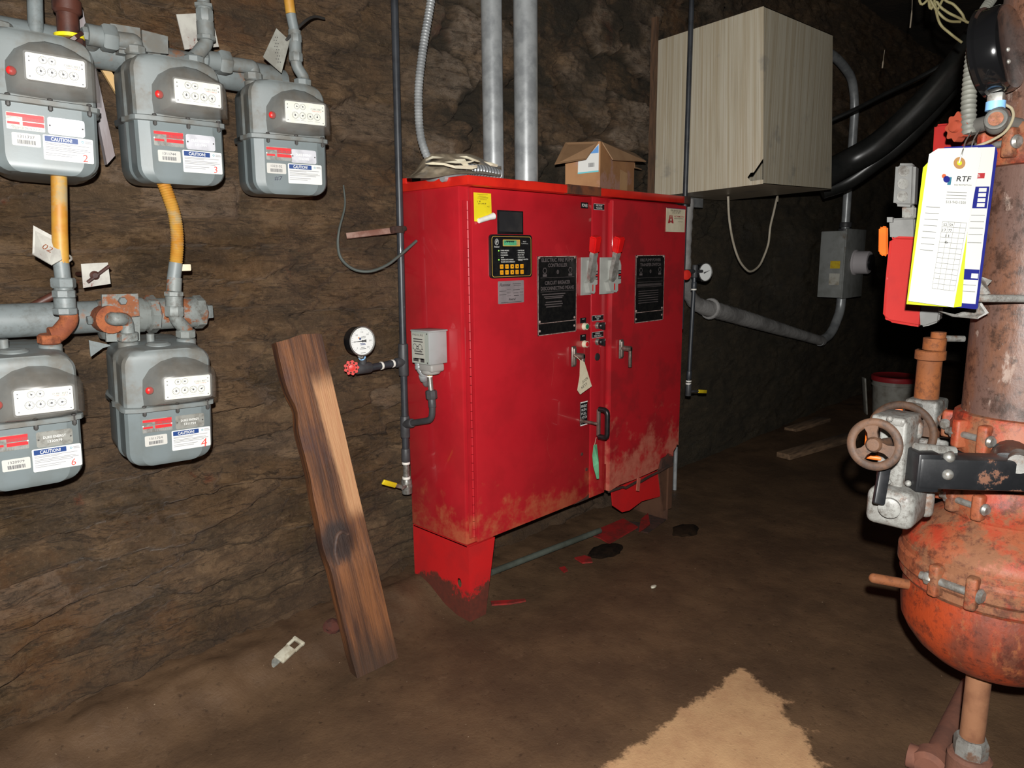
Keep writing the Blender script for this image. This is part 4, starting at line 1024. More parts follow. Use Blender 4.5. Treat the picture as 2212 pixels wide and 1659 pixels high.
mb = MB(); mb.cyl(onY(628, 30, Y1), onY(616, -60, Y1), PR*.9); tag(mb.build('coated_pipe', M_gyel, t), 'yellow coated upper length')
# nipple stack of meter 2
t = thing('gas_riser', 'brown rusted gas riser with a yellow tape ring above the meter marked 2', 'gas pipe', tuple(o2[1])); e = o2[1]
Y1 = e.y
mb = MB(); mb.hexnut(e-Vector((0, 0, .01)), onY(150, 82, Y1), .034, 0, 8); mb.build('bushing', M_brn, t)
mb = MB(); mb.cyl(onY(150, 84, Y1), onY(149, 76, Y1), .031, mi=0); tag(mb.build('tape_ring', mat('yellow_tape', (232, 214, 30), rough=.4), t), 'bright yellow tape ring')
mb = MB(); a, b = onY(148, 78, Y1), onY(140, -60, Y1); mb.cyl(a, b, .0225); mb.lathe([(.024, 0), (.030, .006), (.030, .03), (.024, .036)], 0, TR(a.lerp(b, .34), frame(b-a)), 20); mb.build('pipe', M_rust2 if 'M_rust2' in globals() else M_brn, t)
e = o2[0]; mb = MB(); mb.tube(fillet([onY(78, 96, -.09), onY(73, -80, -.09)], .01), .016); tag(mb.build('vent_pipe', M_pgrey), 'thin grey pipe rising behind the meter marked 2', 'pipe')
# slats leaning behind meter 2
M_slat = mat('pale_painted_slat', (132, 126, 128), (118, 108, 108), 8, rough=.6, stretch=(6, 6, 1))
P = [onY(a, b, -.03) for a, b in ((158, 16), (171, 14), (243, 338), (226, 357))]
mb = MB(); mb.prism([(p.x, p.z) for p in P], 0, .02, 0, TR((0, -.03, 0), FRM)); tag(mb.build('timber_lath', M_slat), 'pale grey slat leaning between the meters marked 2 and 3', 'slat')
P = [onY(a, b, -.018) for a, b in ((204, 130), (224, 132), (262, 196), (262, 226))]
mb = MB(); mb.prism([(p.x, p.z) for p in P], 0, .01, 0, TR((0, -.018, 0), FRM)); tag(mb.build('timber_lath', mat('yellowed_slat', (188, 152, 96), (160, 140, 110), 12, rough=.7)), 'short yellowed slat end below the grey header pipe', 'slat')
mb = MB(); mb.cyl(onY(66, 664, -.0), onY(132, 630, -.02), .010, n=12); tag(mb.build('rusty_rod', M_brn), 'dark rusty rod end above the grey manifold pipe', 'rod')
# loose metal tags
M_tagw = mat('chipped_white_tag', (170, 168, 160), (150, 146, 140), 20, rough=.55, rust=((120, 60, 50), (96, 50, 44)), rs=16, r0=.62, r1=.68)
def tin_tag(pts, Y, label, lines=(), depth=(0, 0, 0, 0), m=None, w=1.0, ink=None):
    P = [onY(a, b, Y+dy) for (a, b), dy in zip(pts, list(depth)+[0]*9)]
    t_ = thing('metal_tag', label, 'tag', tuple(sum(P, Vector())/len(P)))
    n = (P[1]-P[0]).cross(P[2]-P[0]).normalized(); n = -n if n.y > 0 else n
    mb = MB(); k = len(P); mb.add([p for p in P]+[p-n*.003 for p in P], [tuple(range(k)), tuple(range(2*k-1, k-1, -1))]+[(i, k+i, k+(i+1) % k, (i+1) % k) for i in range(k)])
    mb.build('tag_plate', m or M_tagw, t_, smooth=0)
    return t_, P, n
def wtag(t_, s, c, n, xdir, w, h, m): 
    mb = MB(); mb.text(s, TR(c+n*.001, frame(n, xdir)), w=w, h=h); mb.build('stamped_text', m, t_)
t_, P, n = tin_tag(((72, 487), (126, 516), (134, 560), (112, 572), (70, 548)), -.2, 'chipped white metal tag tied to the yellow pipe', depth=(.02, 0, -.03, -.03, .01))
wtag(t_, '02', (P[0]+P[1]+P[2]+P[3]+P[4])/5, n, (P[1]-P[0]), .02, .016, M_rnut)
mb = MB(); mb.torus(.021, .0025, 0, TR(onY(131, 556, -.19), rotx(.5)), 24, 8); mb.build('tie_wire', M_tagw, t_)
t_, P, n = tin_tag(((175, 570), (233, 567), (239, 613), (180, 622)), -.12, 'square grey tag plate with a lock pin above the manifold valve', depth=(0, 0, 0, 0))
c = sum(P, Vector())/4; mb = MB(); mb.cyl(c+Vector((-.022, -.006, -.018)), c+Vector((.03, -.006, .02)), .0042, n=10); mb.lathe([(.011, 0), (.011, .004), (.006, .008)], 0, TR(c+Vector((-.004, -.002, -.002)), FRM), 16); mb.cyl(c, Vector((c.x, .03, c.z)), .006); tag(mb.build('lock_pin', M_brn, t_), 'dark pin')
t_, P, n = tin_tag(((597, 61), (626, 88), (608, 158), (568, 123)), -.16, 'diamond-hung dotted grey tag beside the yellow riser', depth=(0, -.01, 0, .01), m=mat('dotted_tin_tag', (128, 128, 120), (112, 110, 102), 30, rough=.5))
mb = MB(); c = sum(P, Vector())/4; up = (P[0]-P[2]).normalized()
rt = n.cross(up).normalized()
for k in range(9):
    for j in (-1, 1): mb.disc(0, 0, .0016, TR(c+n*.001+up*(.008*(k-4))+rt*(.003*j+.004*(k % 2)), frame(n)), 0, 0, 8)
mb.build('punched_dots', M_boltdk, t_)
mb = MB(); mb.tube(smooth_path([P[1]+Vector((-.01, .0, .0)), onY(636, 68, -.15), onY(660, 45, -.10), onY(680, 36, -.04), onY(700, 40, .0)], 5), .004, n=8); mb.build('hook_wire', M_boltdk, t_)
tin_tag(((381, 31), (456, 27), (473, 101), (399, 107)), -.08, 'square white speckled plate behind the riser of the meter marked 3')
tin_tag(((192, 735), (242, 746), (222, 752), (196, 771)), -.09, 'bent grey tin scrap left of the meter marked 4', m=M_pgrey)
# ---------------------------------------------------------------- leaning plank
def wood_plank():
    t = NT('weathered_plank'); co = t.coord((22, 22, 1.3)); co2 = t.coord((75, 75, 2.2))
    sp = t.n('ShaderNodeSeparateXYZ'); t.l(t.tc.outputs['Object'], sp.inputs[0])
    n1 = t.noise(1.6, 7, .65, co=co); n2 = t.noise(2.5, 5, .7, co=co2); n3 = t.noise(5, 5, .6)
    a = t.mix(t.ramp(n1, .34, .66), lin((60, 38, 28)), lin((124, 78, 46)))
    a = t.mix(t.math('MULTIPLY', t.ramp(n2, .5, .7), .6), a, lin((60, 40, 34)))
    a = t.mix(t.math('MULTIPLY', t.ramp(n3, .52, .66), .6), a, lin((72, 48, 46)))
    xx = t.math('ADD', sp.outputs[0], t.math('MULTIPLY', t.math('SUBTRACT', n1, .5), .05))
    zz = t.math('ADD', sp.outputs[2], t.math('MULTIPLY', t.math('SUBTRACT', n3, .5), .08))
    pale = t.math('MULTIPLY', t.ramp(t.math('SUBTRACT', xx, t.math('MULTIPLY', t.math('SUBTRACT', .85, zz), .05)), .0, .018), t.math('MULTIPLY', t.ramp(zz, .47, .53), t.ramp(zz, .98, .90)))
    a = t.mix(pale, a, t.mix(t.ramp(n2, .3, .7), lin((186, 142, 102)), lin((170, 120, 84))))
    a = t.mix(t.math('MULTIPLY', t.ramp(zz, .16, .02), .75), a, lin((62, 46, 36)))
    d = t.n('ShaderNodeVectorMath', operation='DISTANCE'); mp = t.n('ShaderNodeMapping'); mp.inputs['Scale'].default_value = (1, 1, .8)
    t.l(t.tc.outputs['Object'], mp.inputs[0]); t.l(mp.outputs[0], d.inputs[0]); d.inputs[1].default_value = (-.03, 0, .43*.8)
    kn = t.ramp(t.math('ADD', d.outputs['Value'], t.math('MULTIPLY', t.math('SUBTRACT', n2, .5), .04)), .075, .045)
    a = t.mix(t.math('MULTIPLY', kn, .9), a, lin((38, 28, 26)))
    h = t.math('ADD', n2, n1)
    return t.fin(a, .6, 0, h, .6, .004, .35)
b0, b1 = onZ(762, 1452), onZ(850, 1428); B = (b0+b1)/2; B.z = 0
tp = (onY(584, 733, -.035)+onY(694, 727, -.035))/2
pd = (tp-B); L = pd.length; xd = Vector((b1.x-b0.x, (b1.y-b0.y)*.6, 0))
Rm = TR(B, frame(pd, (1, -.12, 0)))
bm = bmesh.new(); nz_, nx_, ny_ = 46, 8, 3; hw, ht = .076, .022
bmesh.ops.create_cube(bm, size=1); 
bmesh.ops.subdivide_edges(bm, edges=[e for e in bm.edges if abs(e.verts[0].co.z-e.verts[1].co.z) > .5], cuts=nz_)
bmesh.ops.subdivide_edges(bm, edges=[e for e in bm.edges if abs(e.verts[0].co.x-e.verts[1].co.x) > .5], cuts=nx_)
for v in bm.verts:
    x, y, z = v.co.x*2*hw, v.co.y*2*ht, (v.co.z+.5)*L
    k = math.exp(-((z-.43)/.05)**2)
    q = float(fbm(np.array([x*30.]), np.array([z*7.]), 5)[0])-.5
    edge = 1 if v.co.x < -.45 else 0
    x += edge*(.014*math.exp(-((z-.86)/.04)**2)+.008*math.exp(-((z-.70)/.10)**2)-.008*k+q*.012)
    y += -.006*k*(1 if v.co.x < .1 else 0)-(.010 if z < .40 else 0)*(1-max(0, (z-.34)/.06) if z > .34 else 1)+q*.006
    if z > L-.01: z += .006*math.sin(x*35+1)+q*.012
    v.co = (x, y, z)
bmesh.ops.recalc_face_normals(bm, faces=bm.faces)
t = thing('wooden_plank', 'weathered split wooden plank leaning against the stone wall left of the red cabinet', 'plank', tuple(B), frame(pd, (1, -.12, 0)))
mb = MB(Rm); mb.bm(bm); pk = mb.build('board', wood_plank(), t, smooth=50)
mb = MB(Rm); pts = [(-.045, -.024, .36), (-.05, -.032, .40), (-.035, -.034, .445), (-.012, -.030, .455), (.008, -.022, .44)]
mb.tube(smooth_path(pts, 4), [.003]+[.008]*15+[.003]*1 if False else .007, n=8); mb.build('split_knot', mat('grey_knot', (88, 66, 56), (60, 46, 42), 40, rough=.7), t)
# ---------------------------------------------------------------- sensing line left of the cabinet
M_bpipe = mat('black_iron_pipe', (52, 55, 60), (40, 42, 46), 14, rough=.42, coat=.1, bump=.1, bscale=90, bdist=.0008, rust=((100, 98, 96), (84, 80, 76)), rs=14, r0=.64, r1=.74)
M_bfit = mat('grey_black_fitting', (64, 64, 66), (52, 52, 54), 20, rough=.5, bump=.2, bscale=80, bdist=.001)
M_tape = mat('white_thread_tape', (226, 222, 214), rough=.6)
M_brass = mat('brass', (172, 146, 84), (150, 124, 70), 20, rough=.35, metal=.6)
M_yelh = mat('yellow_valve_grip', (222, 196, 34), (208, 180, 28), 20, rough=.45)
M_redw2 = mat('red_handwheel_paint', (204, 44, 34), (186, 38, 30), 20, rough=.4)
YL = -.05
t = thing('sensing_line', 'black iron sensing pipe with white tape rings along the red cabinet left side', 'pipe', tuple(onY(878, 1065, YL)))
pa, pb = onY(852, 0, YL), onY(877, 1000, YL)
top = pa+(pa-pb)*.55
mb = MB(); mb.cyl(top, pb, .0125, n=18); mb.build('pipe', M_bpipe, t)
def on_l(py):
    k = (py-0)/1000.; return onY(852+25*k, py, YL)
def cpl(mb, a, b, r, mi=0): mb.rcyl(a, b, r, min(.005, (b-a).length*.3), mi)
mb = MB(); cpl(mb, on_l(742), on_l(812), .018); g0 = on_l(781); g1 = onY(790, 796, YL-.0)
mb.rcyl(g0, g0+(g1-g0)*.22, .0175, .004); mb.build('tee', M_bfit, t)
mb = MB(); mb.cyl(g0, g0+(g1-g0)*.9, .0125); mb.rcyl(g0+(g1-g0)*.33, g0+(g1-g0)*.4, .0135, .001); mb.build('branch_pipe', M_bpipe, t)
for k in (.32, .62, .96):
    mb = MB(); p = g0+(g1-g0)*k; mb.rcyl(p, p+(g1-g0).normalized()*-.008, .0142, .001); mb.build('tape_ring', M_tape, t)
mb = MB(); cpl(mb, on_l(898), on_l(945), .0175); h0 = on_l(916); hb = onX(905, 913, -.05); 
mb.build('tee', M_bfit, t)
cpx = onX(933, 900, -.05)
br = fillet([h0, Vector((cpx.x, cpx.y-.0, onX(925, 905, -.05).z)), onX(934, 875, -.05)], .03, 6)
mb = MB(); mb.tube(br, .0115, n=14); mb.rcyl(h0, h0+(br[1]-h0)*.35, .0165, .004); mb.build('branch_pipe', M_bfit, t)
mb = MB(); a, b = onX(934, 880, -.05), onX(931, 843, -.05); mb.rcyl(a, a.lerp(b, .5), .0135, .003); mb.hexnut(a.lerp(b, .5), b, .0205, 0, 8); mb.build('union', M_bfit, t)
mb = MB(); mb.cyl(b, onX(928, 812, -.05), .0095); mb.build('nipple', M_zinc, t)
for a_, b_ in ((866, 870), (811, 814)):
    mb = MB(); mb.rcyl(onX(933 if a_ > 850 else 928, a_, -.05), onX(933 if a_ > 850 else 928, b_, -.05), .0125 if a_ > 850 else .0105, .001); mb.build('tape_ring', M_tape, t)
mb = MB(); cpl(mb, on_l(968), on_l(998), .0165); mb.build('coupling', M_bfit, t)
mb = MB(); mb.cyl(on_l(998), on_l(1034), .0115); mb.build('nipple', M_zinc, t)
for py in (1000, 1032):
    mb = MB(); mb.rcyl(on_l(py-2.5), on_l(py+2.5), .0150, .001); mb.build('tape_ring', M_tape, t)
def ball_valve(t, c0, c1, hs, h0, h1, Mb):
    mb = MB(); mb.rcyl(c0, c1, .0195, .004); m = c0.lerp(c1, .5); mb.ball(m, .021, n=14); st = hs-m; mb.cyl(m, hs, .0075, n=12); mb.build('ball_valve', Mb, t)
    d = h1-h0
    bv = bpy.data.objects['ball_valve' if 'ball_valve.001' not in bpy.data.objects else 'ball_valve.001']
    R = TR(h0, frame(d, st)); L = d.length
    mb = MB(R); mb.box((0, 0, L*.15), (.003, .013, L*.5)); mb.box((0, 0, L*.66), (.008, .019, L*.68), 1, bev=.003, seg=3); mb.hexnut(Vector((-.006, 0, 0)), Vector((.008, 0, 0)), .008)
    mb.build('lever_handle', [M_zinc, M_yelh], t)
m = onY(879, 1050, YL); ball_valve(t, onY(878, 1034, YL), onY(879.5, 1066, YL), onY(868, 1052, YL-.03), onY(868, 1052, YL-.036), onY(827, 1041, YL-.045), M_zinc)
# gauge valve and gauge
t = thing('gauge_valve', 'small black valve with a scalloped red handwheel under the white-faced gauge', 'valve', tuple(g1))
va, vb = onY(800, 793, YL), onY(768, 797, YL)
mb = MB(); mb.rcyl(va, vb, .0195, .004); mb.lathe([(.0155, 0), (.0155, .002)], 0, TR(vb, frame(vb-va)), 20); up_ = onY(783, 772, YL-.005); mid_ = va.lerp(vb, .52)
mb.cyl(mid_, up_, .013, n=16); mb.build('valve_body', M_bfit, t)
hw = onY(759, 794, YL-.03); hd = (hw-mid_+Vector((0, -.05, 0))).normalized()
hd = Vector((-.45, -.88, 0)).normalized()
mb = MB(TR(hw, frame(hd))); n = 9
out = []
for i in range(72):
    a = 2*PI*i/72; r = .0235+.0024*math.cos(n*a); out.append((r*math.cos(a), r*math.sin(a)))
mb.prism(out, -.004, .004); mb.lathe([(.012, 0), (.010, .010), (.003, .011)], 0, None, 20)
for i in range(n):
    a = 2*PI*(i+.5)/n; mb.disc(.0168*math.cos(a), .0168*math.sin(a), .0034, None, 1, .0043, 10)
mb.build('handwheel', [M_redw2, M_rustdk], t)
mb = MB(); mb.cyl(hw, mid_, .006, n=10); mb.build('stem', M_zinc, t)
M_gface = mat('white_gauge_face', (232, 234, 232), rough=.4)
def gauge(label, c, nrm, r, th, full, stem_to, caseM, blue=True, needle=PI):
    t = thing('pressure_gauge', label, 'gauge', tuple(c-Vector((0, 0, r))))
    R = TR(c, frame(nrm, Vector((0, 0, 1)).cross(nrm)))
    mb = MB(R); mb.lathe([(r*.93, -th), (r*.97, -th+.004), (r*.97, -.008), (r*1.03, -.006), (r*1.03, .002), (r*.985, .004), (r*.93, .001), (r*.92, -.002)], 0, None, 48)
    mb.build('case', [caseM], t)
    mb = MB(R); mb.torus(r*.985, r*.05, 0, Matrix.Translation((0, 0, .001)), 48, 8); mb.build('bezel', M_chrome, t)
    mb = MB(R); z = .0002; mb.disc(0, 0, r*.93, None, 0, z-.0008, 48)
    if full:
        for k in range(31):
            a = PI*1.25-1.5*PI*k/30; big = k % 5 == 0
            mb.add([(math.cos(a)*r*q-math.sin(a)*r*w, math.sin(a)*r*q+math.cos(a)*r*w, z) for q, w in ((.86, -.008), (.86, .008), (.74 if big else .80, .008), (.74 if big else .80, -.008))], [(0, 1, 2, 3)], 1)
            if big: mb.text(str(k*10), TR((math.cos(a)*r*.62, math.sin(a)*r*.62, z)), h=r*.10, mi=1)
        mb.text('RTF', TR((.10*r, .25*r, z)), w=r*.36, mi=1, shear=.2, bold=.01); mb.disc(-.18*r, .18*r, r*.09, None, 2, z, 12); mb.disc(-.28*r, .25*r, r*.06, None, 3, z, 12)
        mb.rect(0, -.16*r, r*.42, r*.05, None, 2, z); mb.rect(.03*r, -.24*r, r*.42, r*.04, None, 2, z)
        for v, l in ((-.42, .28), (-.52, .5), (-.80, .4)): mb.rect(0, v*r, l*r, r*.035, None, 1, z)
    mb.build('dial_face', [M_gface, M_ink, M_blue, mat('orange_print', (222, 150, 60))], t)
    mb = MB(R @ rotz(needle)); z = .0014; mb.add([(0, -r*.05, z), (r*.78, -r*.006, z), (r*.78, r*.006, z), (0, r*.05, z)], [(0, 1, 2, 3)]); mb.add([(-r*.3, -r*.11, z), (0, -r*.03, z), (0, r*.03, z), (-r*.3, r*.11, z)], [(0, 1, 2, 3)]); mb.disc(0, 0, r*.085, None, 0, z+.0003, 16)
    mb.build('needle', M_ink, t)
    mb = MB(R); mb.lathe([(r*.93, .0028), (r*.5, .0036), (.0005, .0040)], 0, None, 40); mb.build('glass', M_pane, t)
    mb = MB(); s0 = c+Vector((0, 0, -r*.95))-nrm*(th*.45); mb.cyl(s0, stem_to, .0085, n=14); mb.hexnut(s0.lerp(stem_to, .25), s0.lerp(stem_to, .75), .0115)
    mb.build('stem', M_zinc, t)
    if blue:
        mb = MB(); mb.cyl(s0.lerp(stem_to, .78), s0.lerp(stem_to, 1.0), .0125, n=14); tag(mb.build('tape_ring', mat('pale_blue_tape', (130, 180, 222), rough=.5), t), 'pale blue tape ring')
    return t
gauge('white-faced pressure gauge on the stone wall left of the red cabinet', onY(783, 737, YL-.055), Vector((0, -1, .02)).normalized(), .0485, .042, True, up_, M_black, True, PI*1.0)
# pressure switch on the cabinet flank
t = thing('pressure_switch', 'grey pressure switch box mounted on the left flank of the red cabinet', 'switch', tuple(onX(928, 800, -.05)))
dx = .085
q0, q1 = onX(926, 718, -dx), onX(925, 789, -dx); f0 = onX(888, 718, -dx); e0 = onX(952, 717, -.0)
yF, yB, zT_, zB_ = q0.y, f0.y, q0.z, q1.z
mb = MB(); mb.box((-dx/2-.003, (yF+yB)/2, (zT_+zB_)/2), (dx-.006, yB-yF, zT_-zB_), 0, bev=.003); mb.box((-dx/2-.003, (yF+yB)/2-.001, zT_+.001), (dx, yB-yF+.004, .006), 0, bev=.002)
mb.build('housing', mat('pale_grey_enamel', (156, 158, 158), (146, 148, 146), 12, rough=.45), t)
Fl = TR((-dx-.0005, (yF+yB)/2, (zT_+zB_)/2), frame((-1, 0, 0), (0, -1, 0)))
w1, h1 = yB-yF, zT_-zB_
mb = MB(Fl); mb.rect(0, 0, w1*.96, h1*.97, None, 0, .0004); mb.rect(-w1*.08, -.01*h1, w1*.72, h1*.88, None, 1, .0008); z = .0011
mb.text('PRESSURE', TR((-.1*w1, .39*h1, z)), w=w1*.6, h=h1*.06, mi=2)
rng = random.Random(3)
for k in range(9):
    if k in (2, 7): continue
    mb.rect(-.09*w1+rng.uniform(-.03, .03)*w1, (.26-k*.075)*h1, w1*rng.uniform(.4, .62), h1*.034, None, 2, z)
for k in range(2): mb.rect((-.28+.3*k)*w1, .02*h1, w1*.2, h1*.16, None, 1, z+.0003); mb.ring((-.28+.3*k)*w1, .02*h1, .011, .002, None, 2, z+.0006, 16)
mb.rect(-.25*w1, -.38*h1, w1*.3, h1*.10, None, 2, z); mb.rect(.12*w1, -.38*h1, w1*.22, h1*.12, None, 2, z)
for v in (.44, -.44): mb.disc(.40*w1, v*h1, .003, None, 2, z, 10)
mb.build('label_plate', [mat('pale_green_grey_plate', (158, 164, 156), rough=.5), mat('aluminium_label', (176, 176, 166), rough=.45), mat('label_print', (70, 66, 66))], t)
mb = MB(); mb.box((-.046, (yF+yB)/2-.01, zB_-.014), (.06, w1*.75, .028), 0, bev=.008, seg=3); mb.lathe([(.030, 0), (.034, .006), (.034, .012), (.028, .016)], 0, TR((-.048, cpx.y, zB_-.036)), 24); mb.build('pressure_chamber', mat('cast_grey', (150, 148, 144), rough=.5, bump=.1), t)
mb = MB(); mb.cyl(onX(928, 800, -.05), onX(928, 813, -.05), .0085, n=12); mb.hexnut(onX(928, 795, -.05), onX(928, 802, -.05), .011); mb.build('brass_stub', M_brass, t)
mb = MB(); P = smooth_path([onX(902, 778, -.06), onX(906, 795, -.06), onX(915, 810, -.05), onX(920, 826, -.02), onX(922, 830, .004)], 6); mb.tube(P, .0125, n=14); p = onX(914, 809, -.05); q = onX(917, 820, -.04); mb.rcyl(p, q, .0165, .003); mb.rcyl(onX(905, 788, -.06), onX(907, 797, -.06), .016, .003)
mb.build('conduit_elbow', M_galv, t)
# hanger and loose wire
t = thing('pipe_hanger', 'rusty pipe hanger strut clamped to the black sensing pipe', 'hanger', tuple(onY(750, 510, .02)))
a, b = onY(748, 510, .03), onY(858, 497, YL)
mb = MB(); mb.box((0, 0, (b-a).length/2), (.012, .020, (b-a).length), 0, TR(a, frame(b-a)), bev=.002); mb.build('strut', mat('pale_rusty_strut', (150, 120, 108), (110, 70, 56), 16, rough=.7), t)
mb = MB(); mb.lathe([(.020, -.012), (.022, -.010), (.022, .010), (.020, .012)], 0, TR(onY(860, 496, YL)), 20); mb.hexnut(onY(868, 494, YL-.02), onY(876, 493, YL-.02), .009); mb.box(tuple(onY(850, 497, YL)), (.02, .02, .022), 0, bev=.003); mb.build('clamp', M_rustdk, t)
P = smooth_path([onY(742, 400, .0), onY(745, 445, -.01), onY(733, 495, -.02), onY(730, 530, -.02), onY(738, 560, -.03), onY(765, 582, -.04), onY(800, 586, -.06), onY(835, 573, -.075), onY(862, 553, -.085), onY(900, 520, -.10)], 7)
mb = MB(); mb.tube(P, [.0025+.0025*min(1, i/25) for i in range(len(P))], n=8); tag(mb.build('loose_wire', mat('grey_green_wire', (72, 78, 74), rough=.6)), 'loop of dark loose wire hooked behind the black sensing pipe', 'wire')
# ---------------------------------------------------------------- on top of the cabinet
TOP = ZT+.019
for a, r, Y, lab in (((1064, 200), .0385, -.105, 'thick galvanised conduit behind the plastic sheet on the cabinet top'), ((1136, 200), .0455, -.15, 'thick galvanised conduit entering the cabinet top right of the plastic sheet')):
    p = onY(a[0], a[1], Y)
    t = thing('conduit', lab, 'conduit', (p.x, p.y, TOP))
    mb = MB(); mb.cyl((p.x, Y, TOP+.02), (p.x, Y, 3.19), r, n=32); mb.build('pipe', M_galv, t)
    mb = MB(); mb.lathe([(r*1.12, 0), (r*1.12, .02), (r*1.04, .026), (r*.9, .027)], 0, TR((p.x, Y, TOP)), 28); mb.build('hub', M_redo if a[0] > 1100 else M_galv, t)
def flexpath(P, step=.0035): return resample(smooth_path(P, 10), step)
def corr(mb, pth, r, d, mi=0, per=3, n=14): mb.tube(pth, [r+(d if (i % per) == 0 else 0 if (i % per) == 1 else d*.4) for i in range(len(pth))], mi, n)
P = flexpath([onY(942, -70, -.10), onY(928, 20, -.10), onY(913, 110, -.10), onY(904, 200, -.10), onY(908, 290, -.11), onY(926, 345, -.12), onY(945, 372, -.13)])
mb = MB(); corr(mb, P, .0128, .0022); tag(mb.build('flexible_conduit', M_galv), 'thin corrugated flexible conduit curving down to the plastic sheet', 'conduit')
t = thing('conduit_offcut', 'short galvanised conduit elbow with corrugated sleeve lying under the plastic sheet', 'conduit', tuple(onY(990, 385, -.22)))
P = flexpath([onY(1076, 378, -.25), onY(1050, 371, -.25), onY(1020, 367, -.25), onY(1000, 371, -.25)], .0035)
mb = MB(); corr(mb, P, .0175, .003, per=4); mb.build('corrugated_sleeve', M_galv, t)
P = smooth_path([onY(1003, 371, -.25), onY(975, 382, -.26), onY(955, 384, -.26)], 6)
mb = MB(); mb.tube(P, .014, n=14); mb.tube(smooth_path([onY(918, 388, -.12), onY(940, 382, -.2), onY(972, 373, -.25)], 6), .017, n=14); mb.build('tube', M_galv, t)
# crumpled sheet: draped height field folded over the conduit pieces
bm = bmesh.new(); nu, nv = 64, 26; G = []
for j in range(nv):
    row = []
    for i in range(nu):
        u, v = i/(nu-1), j/(nv-1)
        px = 878+u*205; ridge = math.sin(PI*min(1, u*1.05+.0))**.5
        ytop = 382-50*(sst(np.array([u]), .0, .26)[0])*(1-.5*sst(np.array([u]), .62, 1.0)[0])
        ybot = 385-10*sst(np.array([u]), .2, .6)[0]+6*sst(np.array([u]), .75, 1.0)[0]
        f1 = float(fbm(np.array([u*9.]), np.array([v*3.+2]), 61, 4)[0])-.5
        py = ytop+(ybot-ytop)*(1-v)+f1*6*math.sin(PI*v)
        Yv = -.13-.15*math.sin(PI*v*.5)**1.0*(1-v*.75)*1.4+.05*v+f1*.05
        row.append(bm.verts.new(onY(px, py, -.30+.18*v+f1*.045)))
    G.append(row)
for j in range(nv-1):
    for i in range(nu-1): bm.faces.new((G[j][i], G[j][i+1], G[j+1][i+1], G[j+1][i]))
M_film = mat('dusty_plastic_film', (172, 158, 136), (146, 130, 108), 9, rough=.35, spec=.6, alpha=.97)
t = thing('plastic_sheet', 'crumpled brown plastic sheet with pale torn edges lying on the cabinet top', 'plastic sheet', tuple(onY(980, 385, -.2)))
mb = MB(); mb.bm(bm); mb.build('film', M_film, t, smooth=25)
M_fold = mat('pale_folded_paper', (222, 214, 190), (206, 196, 170), 20, rough=.7)
for pts in (((918, 353), (935, 350), (960, 352), (985, 360), (1010, 362), (1031, 357), (1031, 362), (1020, 366), (985, 364), (955, 356), (930, 356)),
            ((921, 347), (935, 342), (960, 340), (934, 337), (920, 345)), ((992, 338), (1008, 337), (1030, 345), (1038, 349), (1032, 350), (1010, 343)), ((1046, 349), (1062, 351), (1076, 356), (1074, 361), (1060, 358)),
            ((982, 344), (1004, 343), (1013, 357), (1002, 358), (994, 350)), ((960, 350), (985, 347), (1010, 350), (1035, 345), (1010, 353), (985, 353))):
    P = [onY(a, b, -.312-.004*(i % 3)) for i, (a, b) in enumerate(pts)]
    mb = MB(); k = len(P); cen = sum(P, Vector())/k+Vector((0, -.004, 0))
    mb.add(P+[cen]+[p+Vector((0, .003, 0)) for p in P], [((i+1) % k, i, k) for i in range(k)]+[(i, (i+1) % k, k+1+(i+1) % k, k+1+i) for i in range(k)])
    mb.build('torn_fold', M_fold, t, smooth=0)
# cardboard carton
M_card = mat('brown_cardboard', (168, 122, 80), (150, 104, 66), 5, rough=.75, bump=.05, bscale=90, bdist=.0005, rust=((168, 128, 112), (160, 118, 98)), rs=7, r0=.54, r1=.60)
M_cardd = mat('cardboard_flap', (150, 116, 84), (136, 102, 72), 6, rough=.75)
def at_y(px, py, Y): return onY(px, py, Y)
pn = onY(1296, 404, -.265); pl = onY(1221, 404, -.150); pr = onY(1369, 412, -.165)
zt_ = onY(1296, 305, -.265).z; zb_ = TOP
t = thing('cardboard_carton', 'small open brown cardboard carton with drooping flaps on top of the red cabinet', 'carton', (pn.x, pn.y+.09, zb_))
N_, L_, R_ = Vector((pn.x, pn.y, 0)), Vector((pl.x, pl.y, 0)), Vector((pr.x, pr.y, 0)); B_ = L_+R_-N_
def wallp(a, b, zt2):
    mb_.add([(a.x, a.y, zb_), (b.x, b.y, zb_), (b.x, b.y, zt2), (a.x, a.y, zt2)], [(0, 1, 2, 3)]); c = (N_+B_)/2
    n = ((a+b)/2-c).normalized()*.004
    mb_.add([(a.x-n.x, a.y-n.y, zb_), (b.x-n.x, b.y-n.y, zb_), (b.x-n.x, b.y-n.y, zt2), (a.x-n.x, a.y-n.y, zt2)], [(3, 2, 1, 0)])
mb_ = MB()
for a, b in ((L_, N_), (N_, R_), (R_, B_), (B_, L_)): wallp(a, b, zt_)
mb_.add([(p.x, p.y, zb_+.001) for p in (L_, N_, R_, B_)], [(0, 1, 2, 3)])
mb_.build('box_body', M_card, t)
def flap(a, b, pix, yk, nm='flap'):
    P = [Vector((a.x, a.y, zt_)), Vector((b.x, b.y, zt_))]+[onY(q[0], q[1], y) for q, y in zip(pix, yk)]
    mb = MB(); k = len(P); c = sum(P, Vector())/k; n = (P[1]-P[0]).cross(P[2]-P[1]).normalized()*.004
    mb.add(P+[p+n for p in P], [tuple(range(k)), tuple(range(2*k-1, k-1, -1))]+[(i, k+i, k+(i+1) % k, (i+1) % k) for i in range(k)]); return mb.build(nm, M_cardd, t, smooth=0)
flap(L_, N_-(N_-L_)*.06, ((1266, 343), (1198, 354)), (-.255, -.215))
